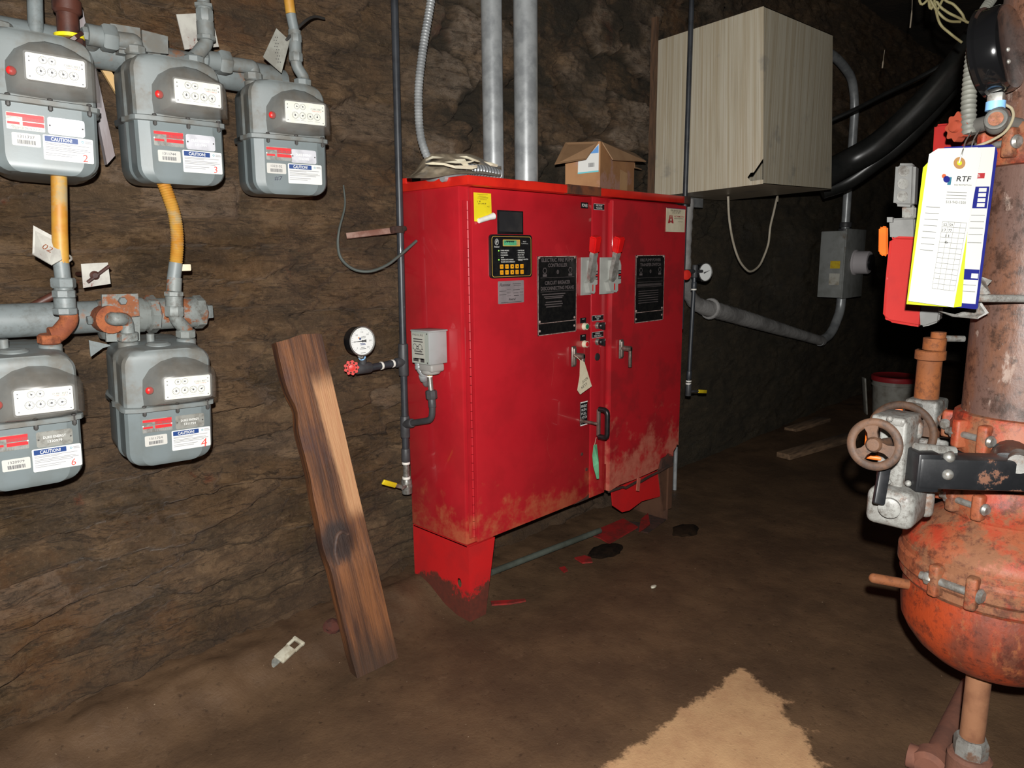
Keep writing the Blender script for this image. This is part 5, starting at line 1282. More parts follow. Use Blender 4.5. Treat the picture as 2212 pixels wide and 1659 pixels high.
flap(N_+(R_-N_)*.05, R_, ((1396, 348), (1324, 344)), (-.245, -.285))
flap(R_, B_, ((1386, 365), (1372, 362)), (-.10, -.13))
mb = MB(); u = (N_-L_).normalized(); fr_ = TR((N_+L_)/2+Vector((0, 0, 0)), Matrix.Identity(4))
nn = Vector((u.y, -u.x, 0)); 
def onC(px, py):   # point on the left carton face
    d = ray(px, py); tt = (L_-CAM).dot(nn)/d.dot(nn); return CAM+d*tt+nn*.0015
P = [onC(1249, 347), onC(1266, 343), onC(1294, 310), onC(1293, 371), onC(1248, 376)]
mb.add(P, [(4, 3, 2, 1, 0)], 0)
Q = [onC(1276, 331)+nn*.0006, onC(1293, 313)+nn*.0006, onC(1293, 330)+nn*.0006, onC(1275, 332)+nn*.0006]; mb.add(Q, [(3, 2, 1, 0)], 1)
Q = [onC(1248, 373)+nn*.0006, onC(1293, 368)+nn*.0006, onC(1293, 371)+nn*.0006, onC(1248, 376)+nn*.0006]; mb.add(Q, [(3, 2, 1, 0)], 2)
rng = random.Random(5)
x = 1271.5
while x < 1284:
    w = rng.choice((.5, .8, 1.2)); y = 352.5-(x-1271)*.1; Q = [onC(x, y)+nn*.0006, onC(x+w, y-.1)+nn*.0006, onC(x+w, y+9)+nn*.0006, onC(x, y+9.1)+nn*.0006]; mb.add(Q, [(3, 2, 1, 0)], 3); x += w+rng.choice((.6, .9))
tag(mb.build('shipping_label', [M_lab, mat('sky_blue_print', (50, 130, 200)), mat('aqua_print', (70, 180, 190)), M_dialk], t), 'white label with a blue corner and barcode')
mb = MB(); u = (R_-N_); nn2 = Vector((u.y, -u.x, 0)).normalized()
p0 = N_+u*.55; p1 = N_+u*.78
mb.add([tuple(p+nn2*.001+Vector((0, 0, z))) for p, z in ((p0, zb_), (p1, zb_), (p1, zb_+.10), (p0, zb_+.11))], [(0, 1, 2, 3)], 0)
tag(mb.build('tape_strip', mat('tan_packing_tape', (176, 132, 84), (164, 120, 74), 20, rough=.4), t), 'glossy tan packing tape')
# ---------------------------------------------------------------- right side: sensing pipe, gauge, sheet metal hood
YR = -.325
xr = onY(1489, 200, YR).x
t = thing('sensing_pipe', 'thin dark pipe dropping past the metal hood to the right end of the red cabinet', 'pipe', (xr, YR, .5))
mb = MB(); mb.cyl(onY(1497, -80, YR)+Vector((0, 0, .15)), onY(1479, 460, YR), .0115, n=16); mb.cyl(onY(1479, 460, YR), Vector((onY(1479, 460, YR).x, YR, .95)), .0115, n=16); mb.build('pipe', M_bpipe, t)
mb = MB(); tt = Vector((onY(1479, 460, YR).x, YR, onY(1500, 586, YR).z)); te = onY(1500, 586, YR); mb.cyl(tt, te, .010); mb.build('branch_pipe', M_bfit, t)
mb = MB(); cpl(mb, onY(1501.5, 572, YR), onY(1500, 600, YR), .0145); mb.cyl(te, onY(1516, 586, YR), .008); mb.build('tee', M_bfit, t)
lo0, lo1 = onY(1500, 600, YR), onY(1487.5, 828, YR)
mb = MB(); mb.cyl(lo0, lo1, .0098, n=14); mb.rcyl(lo0.lerp(lo1, .04), lo0.lerp(lo1, .11), .0125, .002); mb.rcyl(lo0.lerp(lo1, .88), lo0.lerp(lo1, .96), .0125, .002); mb.build('drop_pipe', M_bpipe, t)
for k in (.115, .985, 1.09):
    mb = MB(); a = lo0.lerp(lo1, min(k, 1)) if k < 1.05 else onY(1487, 830, YR); mb.rcyl(a, a+Vector((0, 0, .007)), .0135, .001); mb.build('tape_ring', M_tape, t)
mb = MB(); a, b = onY(1487.5, 832, YR), onY(1486.5, 855, YR); mb.rcyl(lo1, b, .0145, .003); mb.cyl(onY(1489, 846, YR), onY(1500, 845, YR-.01), .006); mb.build('drain_valve', M_bfit, t)
h0_, h1_ = onY(1499, 845, YR-.012), onY(1527, 846, YR-.012)
mb = MB(TR(h0_, frame(h1_-h0_, (0, -1, 0)))); Lh = (h1_-h0_).length; mb.box((0, 0, Lh*.2), (.003, .008, Lh*.5)); mb.box((0, 0, Lh*.66), (.007, .018, Lh*.62), 1, bev=.003); mb.build('lever_handle', [M_bfit, M_yelh], t)
p = onY(1483, 594, YR-.02); mb = MB(TR(p, frame((-.5, -1, 0)))); mb.lathe([(.006, .008), (.022, .004), (.024, 0), (.022, -.005), (.006, -.006)], 0, None, 18); tag(mb.build('handwheel', M_redw2, t), 'small red valve handwheel')
gauge('small round gauge turned sideways beside the right end of the red cabinet', onY(1524, 588, YR-.005), Vector((-.26, -.97, 0)).normalized(), .044, .04, False, onY(1517, 590, YR+.01), M_black, False, .3)
# hood
M_hood = (lambda: None)
def hood_material(k):
    t = NT('dirty_sheet_metal'); co = t.coord((24*k, 24*(1-k), .30)); co2 = t.coord((90*k, 90*(1-k), .8))
    n1 = t.noise(2.2, 6, .7, co=co); n2 = t.noise(2.0, 5, .7, co=co2); n3 = t.noise(4, 5, .6)
    a = t.mix(t.ramp(n1, .36, .64), lin((204, 196, 176)), lin((184, 170, 144)))
    a = t.mix(t.math('MULTIPLY', t.ramp(n2, .5, .68), .7), a, lin((214, 208, 194)))
    a = t.mix(t.math('MULTIPLY', t.ramp(n2, .46, .32), .6), a, lin((140, 124, 102)))
    a = t.mix(t.math('MULTIPLY', t.ramp(n3, .6, .72), .6), a, lin((134, 132, 128)))
    return t.fin(a, t.ramp(n2, .3, .7, .32, .48), .12, n2, .15, .002)
M_hood = hood_material(0); M_hoodf = hood_material(1)
hx0 = onY(1406, 424, 0).x; z0h, z1h = 1.60, 2.335; yfh = onX(1649, 396, hx0).y; x1h = onY(1797, 240, yfh).x
t = thing('sheet_metal_hood', 'large dull sheet metal box hanging on the wall above the cabinet right end', 'metal box', (hx0, yfh/2, z0h))
mb = MB(); hp = onX(1637, 368, hx0-.001)
# side panel with a torn corner
w1, h1 = -yfh, z1h-z0h
tear = [onX(a, b, hx0) for a, b in ((1649, 352), (1641, 355), (1632, 366), (1626, 379), (1650, 377))]
poly = [(0, z0h), (yfh+.0, z0h), (yfh, z1h), (0, z1h)]
def plate(poly3, n, th, mi=0):
    k = len(poly3); P = [Vector(p) for p in poly3]; n = Vector(n)*th
    mb.add(P+[p+n for p in P], [tuple(range(k)), tuple(range(2*k-1, k-1, -1))]+[(i, k+i, k+(i+1) % k, (i+1) % k) for i in range(k)], mi)
zt1, zt2 = tear[0].z, tear[4].z
BN, TN = onY(1648.5, 397, yfh), onY(1650, 13, yfh); BR_, TR_ = onY(1796, 409, yfh), onY(1799, 76, yfh)
BL, TL = onY(1404, 426, 0.0), onY(1414, 90, 0.0); BK, TK = BR_+(BL-BN), TR_+(TL-TN); BK.y = TK.y = 0
def panel(name, pts, n, th=.003, lab=None):
    global mb
    bm = bmesh.new(); f = bm.faces.new([bm.verts.new(q) for q in pts]); r = bmesh.ops.extrude_face_region(bm, geom=[f])
    for v in [g for g in r['geom'] if isinstance(g, bmesh.types.BMVert)]: v.co += Vector(n)*th
    bmesh.ops.recalc_face_normals(bm, faces=bm.faces); mb = MB(); mb.bm(bm); return mb.build(name, M_hood, t, smooth=0)
zmix = lambda a, b, k: a.lerp(b, k)
def sheet(name, A, B, C, Dd, hole=None, n=26, m=None):   # A bottom left, B bottom right, C top right, Dd top left
    bm = bmesh.new(); G = [[bm.verts.new((A*(1-u)+B*u)*(1-v)+(Dd*(1-u)+C*u)*v) for u in [i/n for i in range(n+1)]] for v in [j/n for j in range(n+1)]]
    for j in range(n):
        for i in range(n):
            q = [(j, i), (j, i+1), (j+1, i+1), (j+1, i)]
            if hole: q = [(b, a) for b, a in q if not hole(a/n, b/n)]
            if len(q) > 2: bm.faces.new([G[b][a] for b, a in q])
    mb = MB(); mb.bm(bm); return mb.build(name, m or M_hood, t, smooth=60)
sheet('side_panel', BL, BN, TN, TL, lambda u, v: .03 < v < .032+(u-.87)*.78, n=40)
sheet('front_panel', BN, BR_, TR_, TN, m=M_hoodf); panel('bottom_panel', [BL, BK, BR_, BN], (0, 0, 1)); panel('top_panel', [TL, TN, TR_, TK], (0, 0, -1)); sheet('side_panel', BR_, BK, TK, TR_)
mb = MB(); mb.box((hx0+.18, -.05, z0h-.03), (.42, .06, .05), 0, bev=.004); tag(mb.build('support_ledge', M_galv), 'short galvanised ledge strip under the metal hood', 'bracket')
mb = MB(); mb.box((hx0-.03, -.02, 2.0), (.02, .03, .86)); tag(mb.build('wall_batten', mat('brown_batten', (96, 70, 50), (70, 52, 38), 10, rough=.8, stretch=(8, 8, 1))), 'thin brown batten on the wall at the left edge of the metal hood', 'batten')
pz = z0h-.002
c0, c1 = onZ(1578, 431, pz), onZ(1681, 424, pz)
ym_ = -.22
P = smooth_path([Vector((onY(1573, 420, ym_).x, ym_, pz)), onY(1575, 470, ym_), onY(1583, 520, ym_), onY(1596, 560, ym_), onY(1612, 582, ym_), onY(1624, 586, ym_), onY(1640, 574, ym_), onY(1651, 552, ym_), onY(1660, 525, ym_), onY(1664, 490, ym_), onY(1671, 460, ym_), onY(1679, 425, ym_), Vector((onY(1680, 415, ym_).x, ym_, pz))], 6)
mb = MB(); mb.tube(P, .0062, n=8); tag(mb.build('hanging_cable', mat('off_white_cable', (186, 176, 158), (164, 154, 136), 14, rough=.6)), 'off-white cable hanging in a loop below the metal hood', 'cable')
a_ = onY(1459, 1000, -.1); mb = MB(); mb.cyl((a_.x, -.1, onY(1457, 1066, -.1).z), (a_.x, -.1, 1.0), .011, n=12); tag(mb.build('drop_pipe_end', M_galv), 'thin pale pipe end behind the rusted right leg of the red cabinet', 'pipe')
# ---------------------------------------------------------------- disconnect switch and conduits on the far wall
M_dsg = mat('grey_disconnect_enamel', (142, 144, 142), (126, 128, 124), 10, rough=.5, rust=((120, 110, 96), (100, 90, 76)), rs=7, r0=.60, r1=.72)
YD = -.16
xa_ = onY(1823, 570, YD).x; xb_ = onY(1863, 570, YD).x; zA = onY(1823, 498, YD).z; zB2 = onY(1823, 643, YD).z
t = thing('disconnect_switch', 'grey disconnect switch box with a yellow label on the dark wall right of the hood', 'switch box', ((xa_+xb_)/2, YD/2, zB2))
mb = MB(); mb.box(((xa_+xb_)/2, YD/2+.01, (zA+zB2)/2), (xb_-xa_, -YD+.02, zA-zB2), 0, bev=.006); mb.box(((xa_+xb_)/2, YD-.002, (zA+zB2)/2+.004), (xb_-xa_+.02, .012, zA-zB2+.02), 0, bev=.004)
mb.build('enclosure', M_dsg, t)
c = onX(1804, 572, xa_-.001); mb = MB(TR(c, frame((-1, 0, 0), (0, -1, 0)))); mb.box((0, 0, 0), (.07, .055, .002)); tag(mb.build('label', mat('yellow_label', (214, 186, 30), (200, 160, 30), 60)), 'square yellow label on its side')
c = onX(1802, 603, xa_-.001); mb = MB(TR(c, frame((-1, 0, 0), (0, -1, 0)))); mb.box((0, 0, 0), (.075, .085, .002)); tag(mb.build('label', mat('faded_label', (190, 188, 178), (150, 140, 120), 20)), 'faded white label below the yellow one')
c = onY(1846, 567, YD-.006); mb = MB(TR(c, frame((0, -1, 0)))); r = .085
mb.lathe([(r*1.12, 0), (r*1.12, .01), (r, .016), (r, .10), (r*.93, .108), (r*.7, .11)], 0, None, 32); mb.lathe([(r*.7, .10), (r*.7, .125), (.03, .13)], 1, None, 20); mb.build('rotary_hub', [mat('white_hub_plastic', (196, 190, 192), rough=.4), M_black], t)
t = thing('conduit_run', 'galvanised conduit running vertically above the grey disconnect switch', 'conduit', tuple(onY(1830, 490, -.08)))
yq = -.09; xq = onY(1829, 450, yq).x
P = fillet([Vector((xq, yq, zA-.01)), onY(1832, 400, yq), onY(1840, 330, yq), onY(1847, 230, yq), onY(1842, 170, yq), onY(1812, 128, yq-.0), onY(1760, 95, yq)], .35, 8)
mb = MB(); mb.tube(P, .030, n=18); mb.build('pipe', M_galv, t)
mb = MB(); a = Vector((xq, yq, zA-.008)); mb.rcyl(a, a+Vector((0, 0, .03)), .05, .004); mb.rcyl(a+Vector((0, 0, .035)), a+Vector((0, 0, .075)), .043, .004); mb.build('connector', M_bfit, t)
t = thing('conduit_bend', 'dusty grey duct sloping from the disconnect switch down to the cabinet', 'conduit', tuple(onY(1640, 690, -.06)))
yq = -.075
P = fillet([onY(1818, 640, yq), onY(1815, 672, yq), onY(1796, 722, yq), onY(1770, 738, yq)], .25, 8)
mb = MB(); mb.tube(P, [.034]*len(P), n=18); mb.build('elbow', M_galv, t)
M_dust = mat('dust_caked_duct', (150, 148, 146), (112, 110, 108), 6, rough=.8, bump=.5, bscale=30, bdist=.01, rust=((120, 76, 50), (96, 66, 48)), rs=5, r0=.66, r1=.70)
P = resample(smooth_path([onY(1776, 737, yq), onY(1700, 715, yq), onY(1640, 697, yq), onY(1560, 674, yq), onY(1516, 662, yq), onY(1494, 645, yq), onY(1482, 612, yq), onY(1478, 560, yq), onY(1480, 500, yq), onY(1484, 440, yq), onY(1485, 425, yq)], 8), .03)
mb = MB(); n_ = len(P); mb.tube(P, [.034+.012*sst(np.array([i/n_]), .05, .55)[0]*(1-sst(np.array([i/n_]), .66, .8)[0])+.0035*(i % 2) for i in range(n_)], n=16); mb.build('duct', M_dust, t)
mb = MB(); p = onY(1534, 667, yq); mb.torus(.050, .012, 0, TR(p, frame(onY(1560, 674, yq)-p)), 20, 8); mb.build('joint_band', M_dust, t)
# thick black hose and cables, upper right
M_hose = mat('black_rubber_hose', (30, 31, 30), (38, 38, 37), 12, rough=.33, spec=.5)
A0, A1 = onY(1798, 366, -.45), None
def hs(pts, r, n=18): mb = MB(); mb.tube(smooth_path(pts, 8), r, n=n); return mb
d0 = (A0-CAM).dot(FWD)
P = [atD(1770, 384, d0), atD(1830, 352, d0), atD(1890, 318, d0*.98), atD(1950, 268, d0*.95), atD(2010, 208, d0*.92), atD(2060, 150, d0*.89), atD(2100, 96, d0*.86), atD(2150, 20, d0*.82), atD(2190, -60, d0*.78)]; P += [P[-1]+Vector((.5, -.1, 3.19-P[-1].z))]
r0 = 29/F*d0
tag(hs(P, [r0*(1-.2*i/80) for i in range(len(smooth_path(P, 8)))]).build('rubber_hose', M_hose), 'thick black rubber hose rising from behind the metal hood', 'hose')
P = [atD(1775, 412, d0*1.05), atD(1830, 392, d0*1.04), atD(1890, 350, d0*1.02), atD(1950, 304, d0), atD(2010, 240, d0*.97), atD(2070, 165, d0*.93), atD(2130, 70, d0*.88), atD(2190, -40, d0*.84)]; P += [P[-1]+Vector((.5, -.1, 3.19-P[-1].z))]
tag(hs(P, 19/F*d0).build('rubber_hose', M_hose), 'thinner black hose running just below the thick black hose', 'hose')
P = [atD(1790, 262, d0*1.06), atD(1850, 235, d0*1.05), atD(1910, 204, d0*1.05), atD(1990, 165, d0*1.05), atD(2090, 110, d0*1.02), atD(2240, 40, d0)]
tag(hs(P, 5/F*d0, 8).build('black_cable', M_hose), 'thin black cable crossing behind the thick black hose', 'cable')
M_bund = mat('beige_wire', (150, 142, 100), (124, 114, 78), 10, rough=.6)
for i, pts in enumerate((((1985, -60), (2010, 0), (2030, 30), (2050, 45), (2075, 47)), ((2008, -50), (2025, 5), (2045, 25), (2070, 38), (2090, 48)), ((2020, -40), (2040, -2), (2060, 10), (2078, 30), (2086, 46), (2100, 50)), ((2012, -50), (2020, 10), (2030, 50), (2052, 72), (2078, 92)))):
    dd = 2.4; mb = MB(); mb.tube(smooth_path([Vector((atD(*pts[0], dd).x, atD(*pts[0], dd).y, 3.19))]+[atD(a, b, dd) for a, b in pts], 10), .0042, n=8)
    tag(mb.build('beige_wire', M_bund), ('longest beige wire of the loose bundle at the top right', 'beige wire crossing the loose bundle at the top right', 'beige wire looping over the bundle at the top right', 'straight-ended beige wire sloping down below the top right bundle')[i], 'wire', 'loose beige wires at the top right')
M_root = mat('pale_rootlet', (150, 138, 120), rough=.7)
for pts, dd, lab in ((((1971, -30), (1970, 20), (1966, 60)), 3.2, 'longest pale rootlet hanging at the top right'), ((( 1911, 108), (1908, 130), (1906, 147)), 3.4, 'short pale rootlet hanging left of the thick black hose')):
    mb = MB(); P = smooth_path([atD(a, b, dd) for a, b in pts], 4); mb.tube(P, [(.0012 if i < len(P)-4 else .0032) for i in range(len(P))], n=6)
    tag(mb.build('hanging_rootlet', M_root), lab, 'rootlet')
# ---------------------------------------------------------------- fire main riser, near right
AX = atD(2213, 800, 1.5); AX = Vector((AX.x, AX.y, 0))
cdir = (Vector((CX, CY, 0))-AX).normalized(); CA = math.atan2(cdir.y, cdir.x)
def pol(az, r, z): return AX+Vector((r*math.cos(CA+az), r*math.sin(CA+az), z))
M_riser = mat('flaking_rusty_riser', (88, 66, 58), (100, 66, 48), 9, lo=.45, hi=.62, rough=.5, bump=.5, bscale=45, bdist=.003, rust=((150, 134, 124), (120, 96, 84)), rs=20, r0=.60, r1=.66, stretch=(1, 1, .45), spec=.6, grime=(14, .8, (44, 28, 20)))
M_coup = mat('rusty_red_coupling', (146, 48, 26), (134, 72, 44), 13, lo=.36, hi=.56, rough=.6, bump=.5, bscale=45, bdist=.003, rust=((128, 84, 56), (104, 64, 40)), rs=14, r0=.48, r1=.58, grime=(16, .7, (66, 30, 18)))
M_bowl = mat('rust_streaked_bowl', (144, 52, 18), (98, 46, 30), 9, lo=.40, hi=.60, rough=.55, bump=.6, bscale=80, bdist=.002, rust=((156, 84, 30), (92, 50, 38)), rs=24, r0=.54, r1=.64, stretch=(1, 1, .55), grime=(15, .75, (60, 24, 14)))
M_sil = mat('silver_painted_casting', (124, 124, 120), (108, 106, 102), 18, rough=.5, bump=.5, bscale=50, bdist=.002, rust=((108, 80, 62), (84, 62, 50)), rs=14, r0=.52, r1=.64, grime=(20, .55, (58, 50, 44)))
M_whl = mat('brown_rusty_wheel', (82, 56, 38), (60, 44, 34), 18, rough=.7, bump=.4, bscale=70, bdist=.0015, grime=(22, .6, (36, 26, 20)))
M_bvb = mat('chipped_black_enamel', (22, 23, 25), (34, 34, 36), 18, rough=.4, bump=.15, bscale=50, bdist=.001, rust=((112, 76, 56), (90, 58, 44)), rs=9, r0=.57, r1=.60)
M_oran = mat('orange_plastic', (200, 92, 20), (188, 84, 18), 20, rough=.5)
M_opipe = mat('orange_rust_pipe', (138, 78, 36), (112, 66, 36), 9, grime=(18, .55, (66, 36, 20)), rough=.8, bump=.3, bscale=60, bdist=.0015)
M_rbox = mat('red_switch_cover', (150, 30, 26), (140, 28, 25), 9, rough=.55, bump=.15, bscale=70, bdist=.001)
M_cbox = mat('pale_conduit_box', (112, 112, 110), (100, 100, 98), 12, rough=.5)
rs = thing('fire_main_riser', 'thick rusty vertical fire main riser with red grooved couplings at the right edge', 'riser pipe', tuple(AX))
def ring_c(z0, z1, r, name, lugs, blen=.080, br=.0072):
    h = z1-z0
    mb = MB(); mb.lathe([(r*.86, 0), (r*.93, .002), (r*.97, h*.12), (r*.97, h*.28), (r, h*.36), (r, h*.64), (r*.97, h*.72), (r*.97, h*.88), (r*.93, h-.002), (r*.86, h)], 0, TR(AX+Vector((0, 0, z0))), 64)
    for az in lugs:
        for s in (-1, 1):
            a = az+s*blen*.36/r; p = pol(a, r*1.0, (z0+z1)/2)
            mb.box((0, 0, 0), (.034, .022, h*.70), 0, TR(p, rotz(CA+a)), bev=.006, seg=3)
    c = mb.build(name, M_coup, rs)
    for az in lugs:
        p = pol(az, r*1.0+.001, (z0+z1)/2); tdir = -Vector((-math.sin(CA+az), math.cos(CA+az), .0))
        mb = MB(); a, b = p-tdir*blen*.42, p+tdir*blen*.46
        mb.cyl(a-tdir*.004, b+tdir*.022, br, n=14); mb.lathe([(br*1.7, 0), (br*1.8, .004), (br*1.2, .009)], 0, TR(a-tdir*.008, frame(-tdir)), 16); mb.hexnut(b-tdir*.004, b+tdir*.012, br*1.7)
        mb.build('coupling_bolt', M_zinc, c)
    return c
RR = .106
mb = MB(); mb.cyl(AX+Vector((0, 0, .92)), AX+Vector((0, 0, 3.19)), RR, n=64)
mb.build('riser_pipe', M_riser, rs, smooth=60)
ring_c(1.465, 1.545, .126, 'grooved_coupling', (-.75,))
ring_c(.872, .960, .124, 'grooved_coupling', (-.66, -1.9))
ring_c(.732, .812, .126, 'grooved_coupling', (-.62, -1.75))
mb = MB(); mb.lathe([(.100, .81), (.118, .815), (.119, .868), (.100, .874)], 0, TR(AX), 64); vb_ = mb.build('valve_body', M_bvb, rs)
# conical reducer and bowl
mb = MB(); mb.lathe([(.104, .745), (.118, .735), (.135, .722), (.165, .700), (.190, .676), (.196, .655), (.19, .64)], 0, TR(AX), 72); mb.build('bonnet', M_coup, rs, smooth=60)
ring_c(.565, .665, .203, 'grooved_coupling', (-.38,), .098, .0088)
mb = MB(); mb.lathe([(.182, .585), (.188, .55), (.190, .51), (.186, .47), (.174, .445), (.155, .418), (.127, .394), (.092, .377), (.056, .369), (.03, .367)], 0, TR(AX), 72); mb.build('bowl', M_bowl, rs, smooth=60)
mb = MB(); q = AX+RGT*(-.02); q = Vector((q.x, q.y, 0)); mb.cyl(q+Vector((0, 0, .16)), q+Vector((0, 0, .375)), .0255, n=24); mb.build('drain_pipe', mat('pale_rust_pipe', (134, 92, 64), (112, 72, 48), 12, rough=.85, bump=.4, bscale=60, bdist=.0015), rs)
mb = MB(); mb.hexnut(q+Vector((0, 0, .125)), q+Vector((0, 0, .185)), .036, 0, 8); tag(mb.build('hex_nut', M_sil, rs), 'silver hex nut')
mb = MB(); mb.lathe([(.046, 0), (.046, .135), (.040, .142), (.03, .143)], 0, TR(q), 28); mb.build('base_sleeve', mat('brown_sleeve', (112, 74, 58), (88, 58, 46), 12, rough=.85, bump=.4), rs)
p2 = atD(1888, 1249, 1.63)
mb = MB(); mb.tube([p2+(Vector((AX.x, AX.y, p2.z-.035))-p2)*.75, p2], .0115, n=14); mb.ball(p2, .0115, n=12); tag(mb.build('drain_rod', M_opipe, rs), 'rusted rod sticking out of the bowl')
mb = MB(); a = atD(2108, 644, 1.36); b = atD(2260, 646, 1.36); mb.cyl(a, b, .0075, n=12); mb.build('strap_rod', M_sil, rs)
for pts in (((2108, 600), (2122, 598), (2143, 606), (2133, 617), (2140, 634), (2110, 640)), ((2030, 672), (2060, 680), (2110, 664), (2118, 650), (2136, 676), (2112, 689), (2060, 684))):
    P = [atD(x, y, 1.375+.01*(i % 2)) for i, (x, y) in enumerate(pts)]; mb = MB(); k = len(P); mb.add(P+[p+FWD*.004 for p in P], [tuple(range(k))[::-1], tuple(range(k, 2*k))]+[(i, (i+1) % k, k+(i+1) % k, k+i) for i in range(k)])
    mb.build('torn_strap', M_sil, rs, smooth=0)
# ---- butterfly valve with gear operator
G = 1.36
t = thing('butterfly_valve', 'silver gear operated butterfly valve with a brown three-spoke handwheel and black arm', 'valve', tuple(atD(1945, 1130, G)))
def cam_box(mb, px0, py0, px1, py1, d, depth, mi=0, bev=.006, yaw=0.0, seg=3):
    a = atD((px0+px1)/2, (py0+py1)/2, d+depth/2); w = abs(px1-px0)/F*d; h = abs(py1-py0)/F*d
    R = TR(a, frame((cdir+RGT*yaw).normalized(), Vector((0, 0, 1)).cross(cdir+RGT*yaw)))
    return mb.box((0, 0, 0), (w, h, depth), mi, R, bev=bev, seg=seg)
mb = MB(); p1 = atD(1966, 1011, G-.005); p2 = atD(2208, 1018, G-.02); d = (p2-p1); L = d.length
R = TR(p1, frame(d, (0, 0, 1)))
mb.box((0, .01, L*.5), (.060, .055, L), 0, R, bev=.006); mb.box((0, .005, .018), (.074, .06, .042), 0, R, bev=.004); mb.box((.0, -.012, L*.62), (.050, .03, L*.55), 0, R, bev=.006); mb.cyl(p2+d.normalized()*-.03, AX+Vector((0, 0, p2.z)), .035, n=20)
mb.build('valve_arm', M_bvb, t)
for px, py in ((2050, 988), (2047, 1025)):
    p = atD(px, py, 1.315); mb = MB(); mb.ball(p, .0105, n=12); mb.cyl(p, p-cdir*.03, .006, n=10); mb.build('arm_bolt', M_zinc, t)
mb = MB(); p = atD(2200, 1003, 1.30); mb.cyl(p, p-cdir*.05-Vector((0, 0, 0)), .018, n=20); mb.build('arm_bolt', M_sil, t)
mb = MB(); cam_box(mb, 1913, 897, 1968, 1052, G-.005, .075, bev=.006, yaw=-.35); cam_box(mb, 1902, 893, 1972, 912, G-.012, .085, bev=.005, yaw=-.35); cam_box(mb, 1955, 905, 1992, 945, G+.02, .05, bev=.01, yaw=.1)
p = atD(1995, 968, G); mb.cyl(atD(1978, 968, G-.01), atD(2060, 976, G+.0), .0105, n=14)
for px, py in ((1918, 1040), (1922, 905), (1962, 1044)): mb.ball(atD(px, py, G-.012), .006, n=10)
mb.build('gear_housing', M_sil, t)
mb = MB(); cam_box(mb, 1888, 1045, 1985, 1128, G-.03, .10, bev=.016, yaw=-.2, seg=4); cam_box(mb, 1980, 1052, 2016, 1112, G+.02, .06, bev=.012, yaw=.1); p = atD(1922, 1096, G-.04); mb.lathe([(.019, 0), (.019, .007), (.015, .009), (.002, .0092)], 0, TR(p, frame(cdir)), 24)
mb.build('switch_housing', M_sil, t)
def handwheel(t, c, nrm, r, rr, m, rot, hub=.3):
    R = TR(c, frame(nrm, Vector((0, 0, 1)).cross(nrm))) @ rotz(rot)
    mb = MB(R); mb.torus(r-rr, rr, 0, None, 56, 12, sq=.62)
    for k in range(3):
        a = PI/2+2*PI*k/3; c_, s_ = math.cos(a), math.sin(a); w0, w1 = r*.20, r*.30
        q = [(-w0, r*.06), (w0, r*.06), (w0*.85, r*.45), (w1, r*.80), (-w1, r*.80), (-w0*.85, r*.45)]
        mb.prism([(x*s_+y*c_, -x*c_+y*s_) for x, y in q], -.0035, .0035)
    mb.lathe([(r*hub, -.006), (r*hub, .005), (r*hub*.75, .010), (r*.03, .0105)], 0, None, 24)
    o = mb.build('handwheel', m, t, smooth=45); return o
nw = (cdir+RGT*-.18+Vector((0, 0, .12))).normalized()
wc = atD(1889, 960, G-.085); handwheel(t, wc, nw, 57/F*(G-.085), .0078, M_whl, .25)
mb = MB(); mb.cyl(wc-nw*.004, wc-nw*.075+RGT*.012, .008, n=12); mb.build('wheel_shaft', M_whl, t)
mb = MB(); p, q2 = atD(1911, 1010, G-.05), atD(1897, 1090, G-.055); d = q2-p; mb.box((0, 0, d.length/2), (.021, .012, d.length), 0, TR(p, frame(d, RGT)), bev=.004); mb.build('locking_lever', M_bvb, t)
mb = MB(); cam_box(mb, 1869, 925, 1880, 985, G+.03, .012, bev=.003); cam_box(mb, 1866, 983, 1904, 992, G+.03, .012, bev=.003); tag(mb.build('position_flag', M_oran, t), 'orange position flag behind the wheel')
# ---- second valve behind
G2 = 1.82
t = thing('butterfly_valve', 'smaller grey valve with the larger handwheel behind the silver one', 'valve', tuple(atD(1990, 930, G2)))
wc2 = atD(1946, 936, G2-.05); handwheel(t, wc2, nw, 70/F*(G2-.05), .0095, M_whl, .9, .22)
mb = MB(); mb.cyl(wc2, wc2-nw*.09+RGT*.03, .010, n=12); mb.build('wheel_shaft', M_whl, t)
mb = MB(); cam_box(mb, 1966, 858, 2032, 945, G2, .09, bev=.008, yaw=-.3); cam_box(mb, 1960, 866, 2000, 880, G2-.01, .1, bev=.006, yaw=-.3); cam_box(mb, 1968, 930, 2050, 1000, G2+.01, .08, bev=.02); mb.build('gear_housing', M_sil, t)
mb = MB(); p = atD(2035, 905, G2+.0); mb.add([tuple(atD(2022, 905, G2-.01)), tuple(atD(2045, 880, G2-.01)), tuple(atD(2049, 930, G2-.01)), tuple(atD(2022, 905, G2+.06)), tuple(atD(2045, 880, G2+.06)), tuple(atD(2049, 930, G2+.06))], [(0, 2, 1), (3, 4, 5), (0, 1, 4, 3), (1, 2, 5, 4), (2, 0, 3, 5)]); mb.cyl(atD(2025, 935, G2-.02), atD(2050, 937, G2-.02), .012); mb.build('side_lug', M_riser, t, smooth=0)
mb = MB(); cam_box(mb, 1912, 880, 1948, 900, G2-.02, .01, bev=.004); tag(mb.build('position_flag', M_oran, t), 'orange flag seen through the wheel')
mb = MB(); q4 = atD(2020, 960, G2+.06); mb.cyl(q4, atD(2420, 975, G2+.12), .055, n=24); mb.build('branch_pipe', M_riser, t)
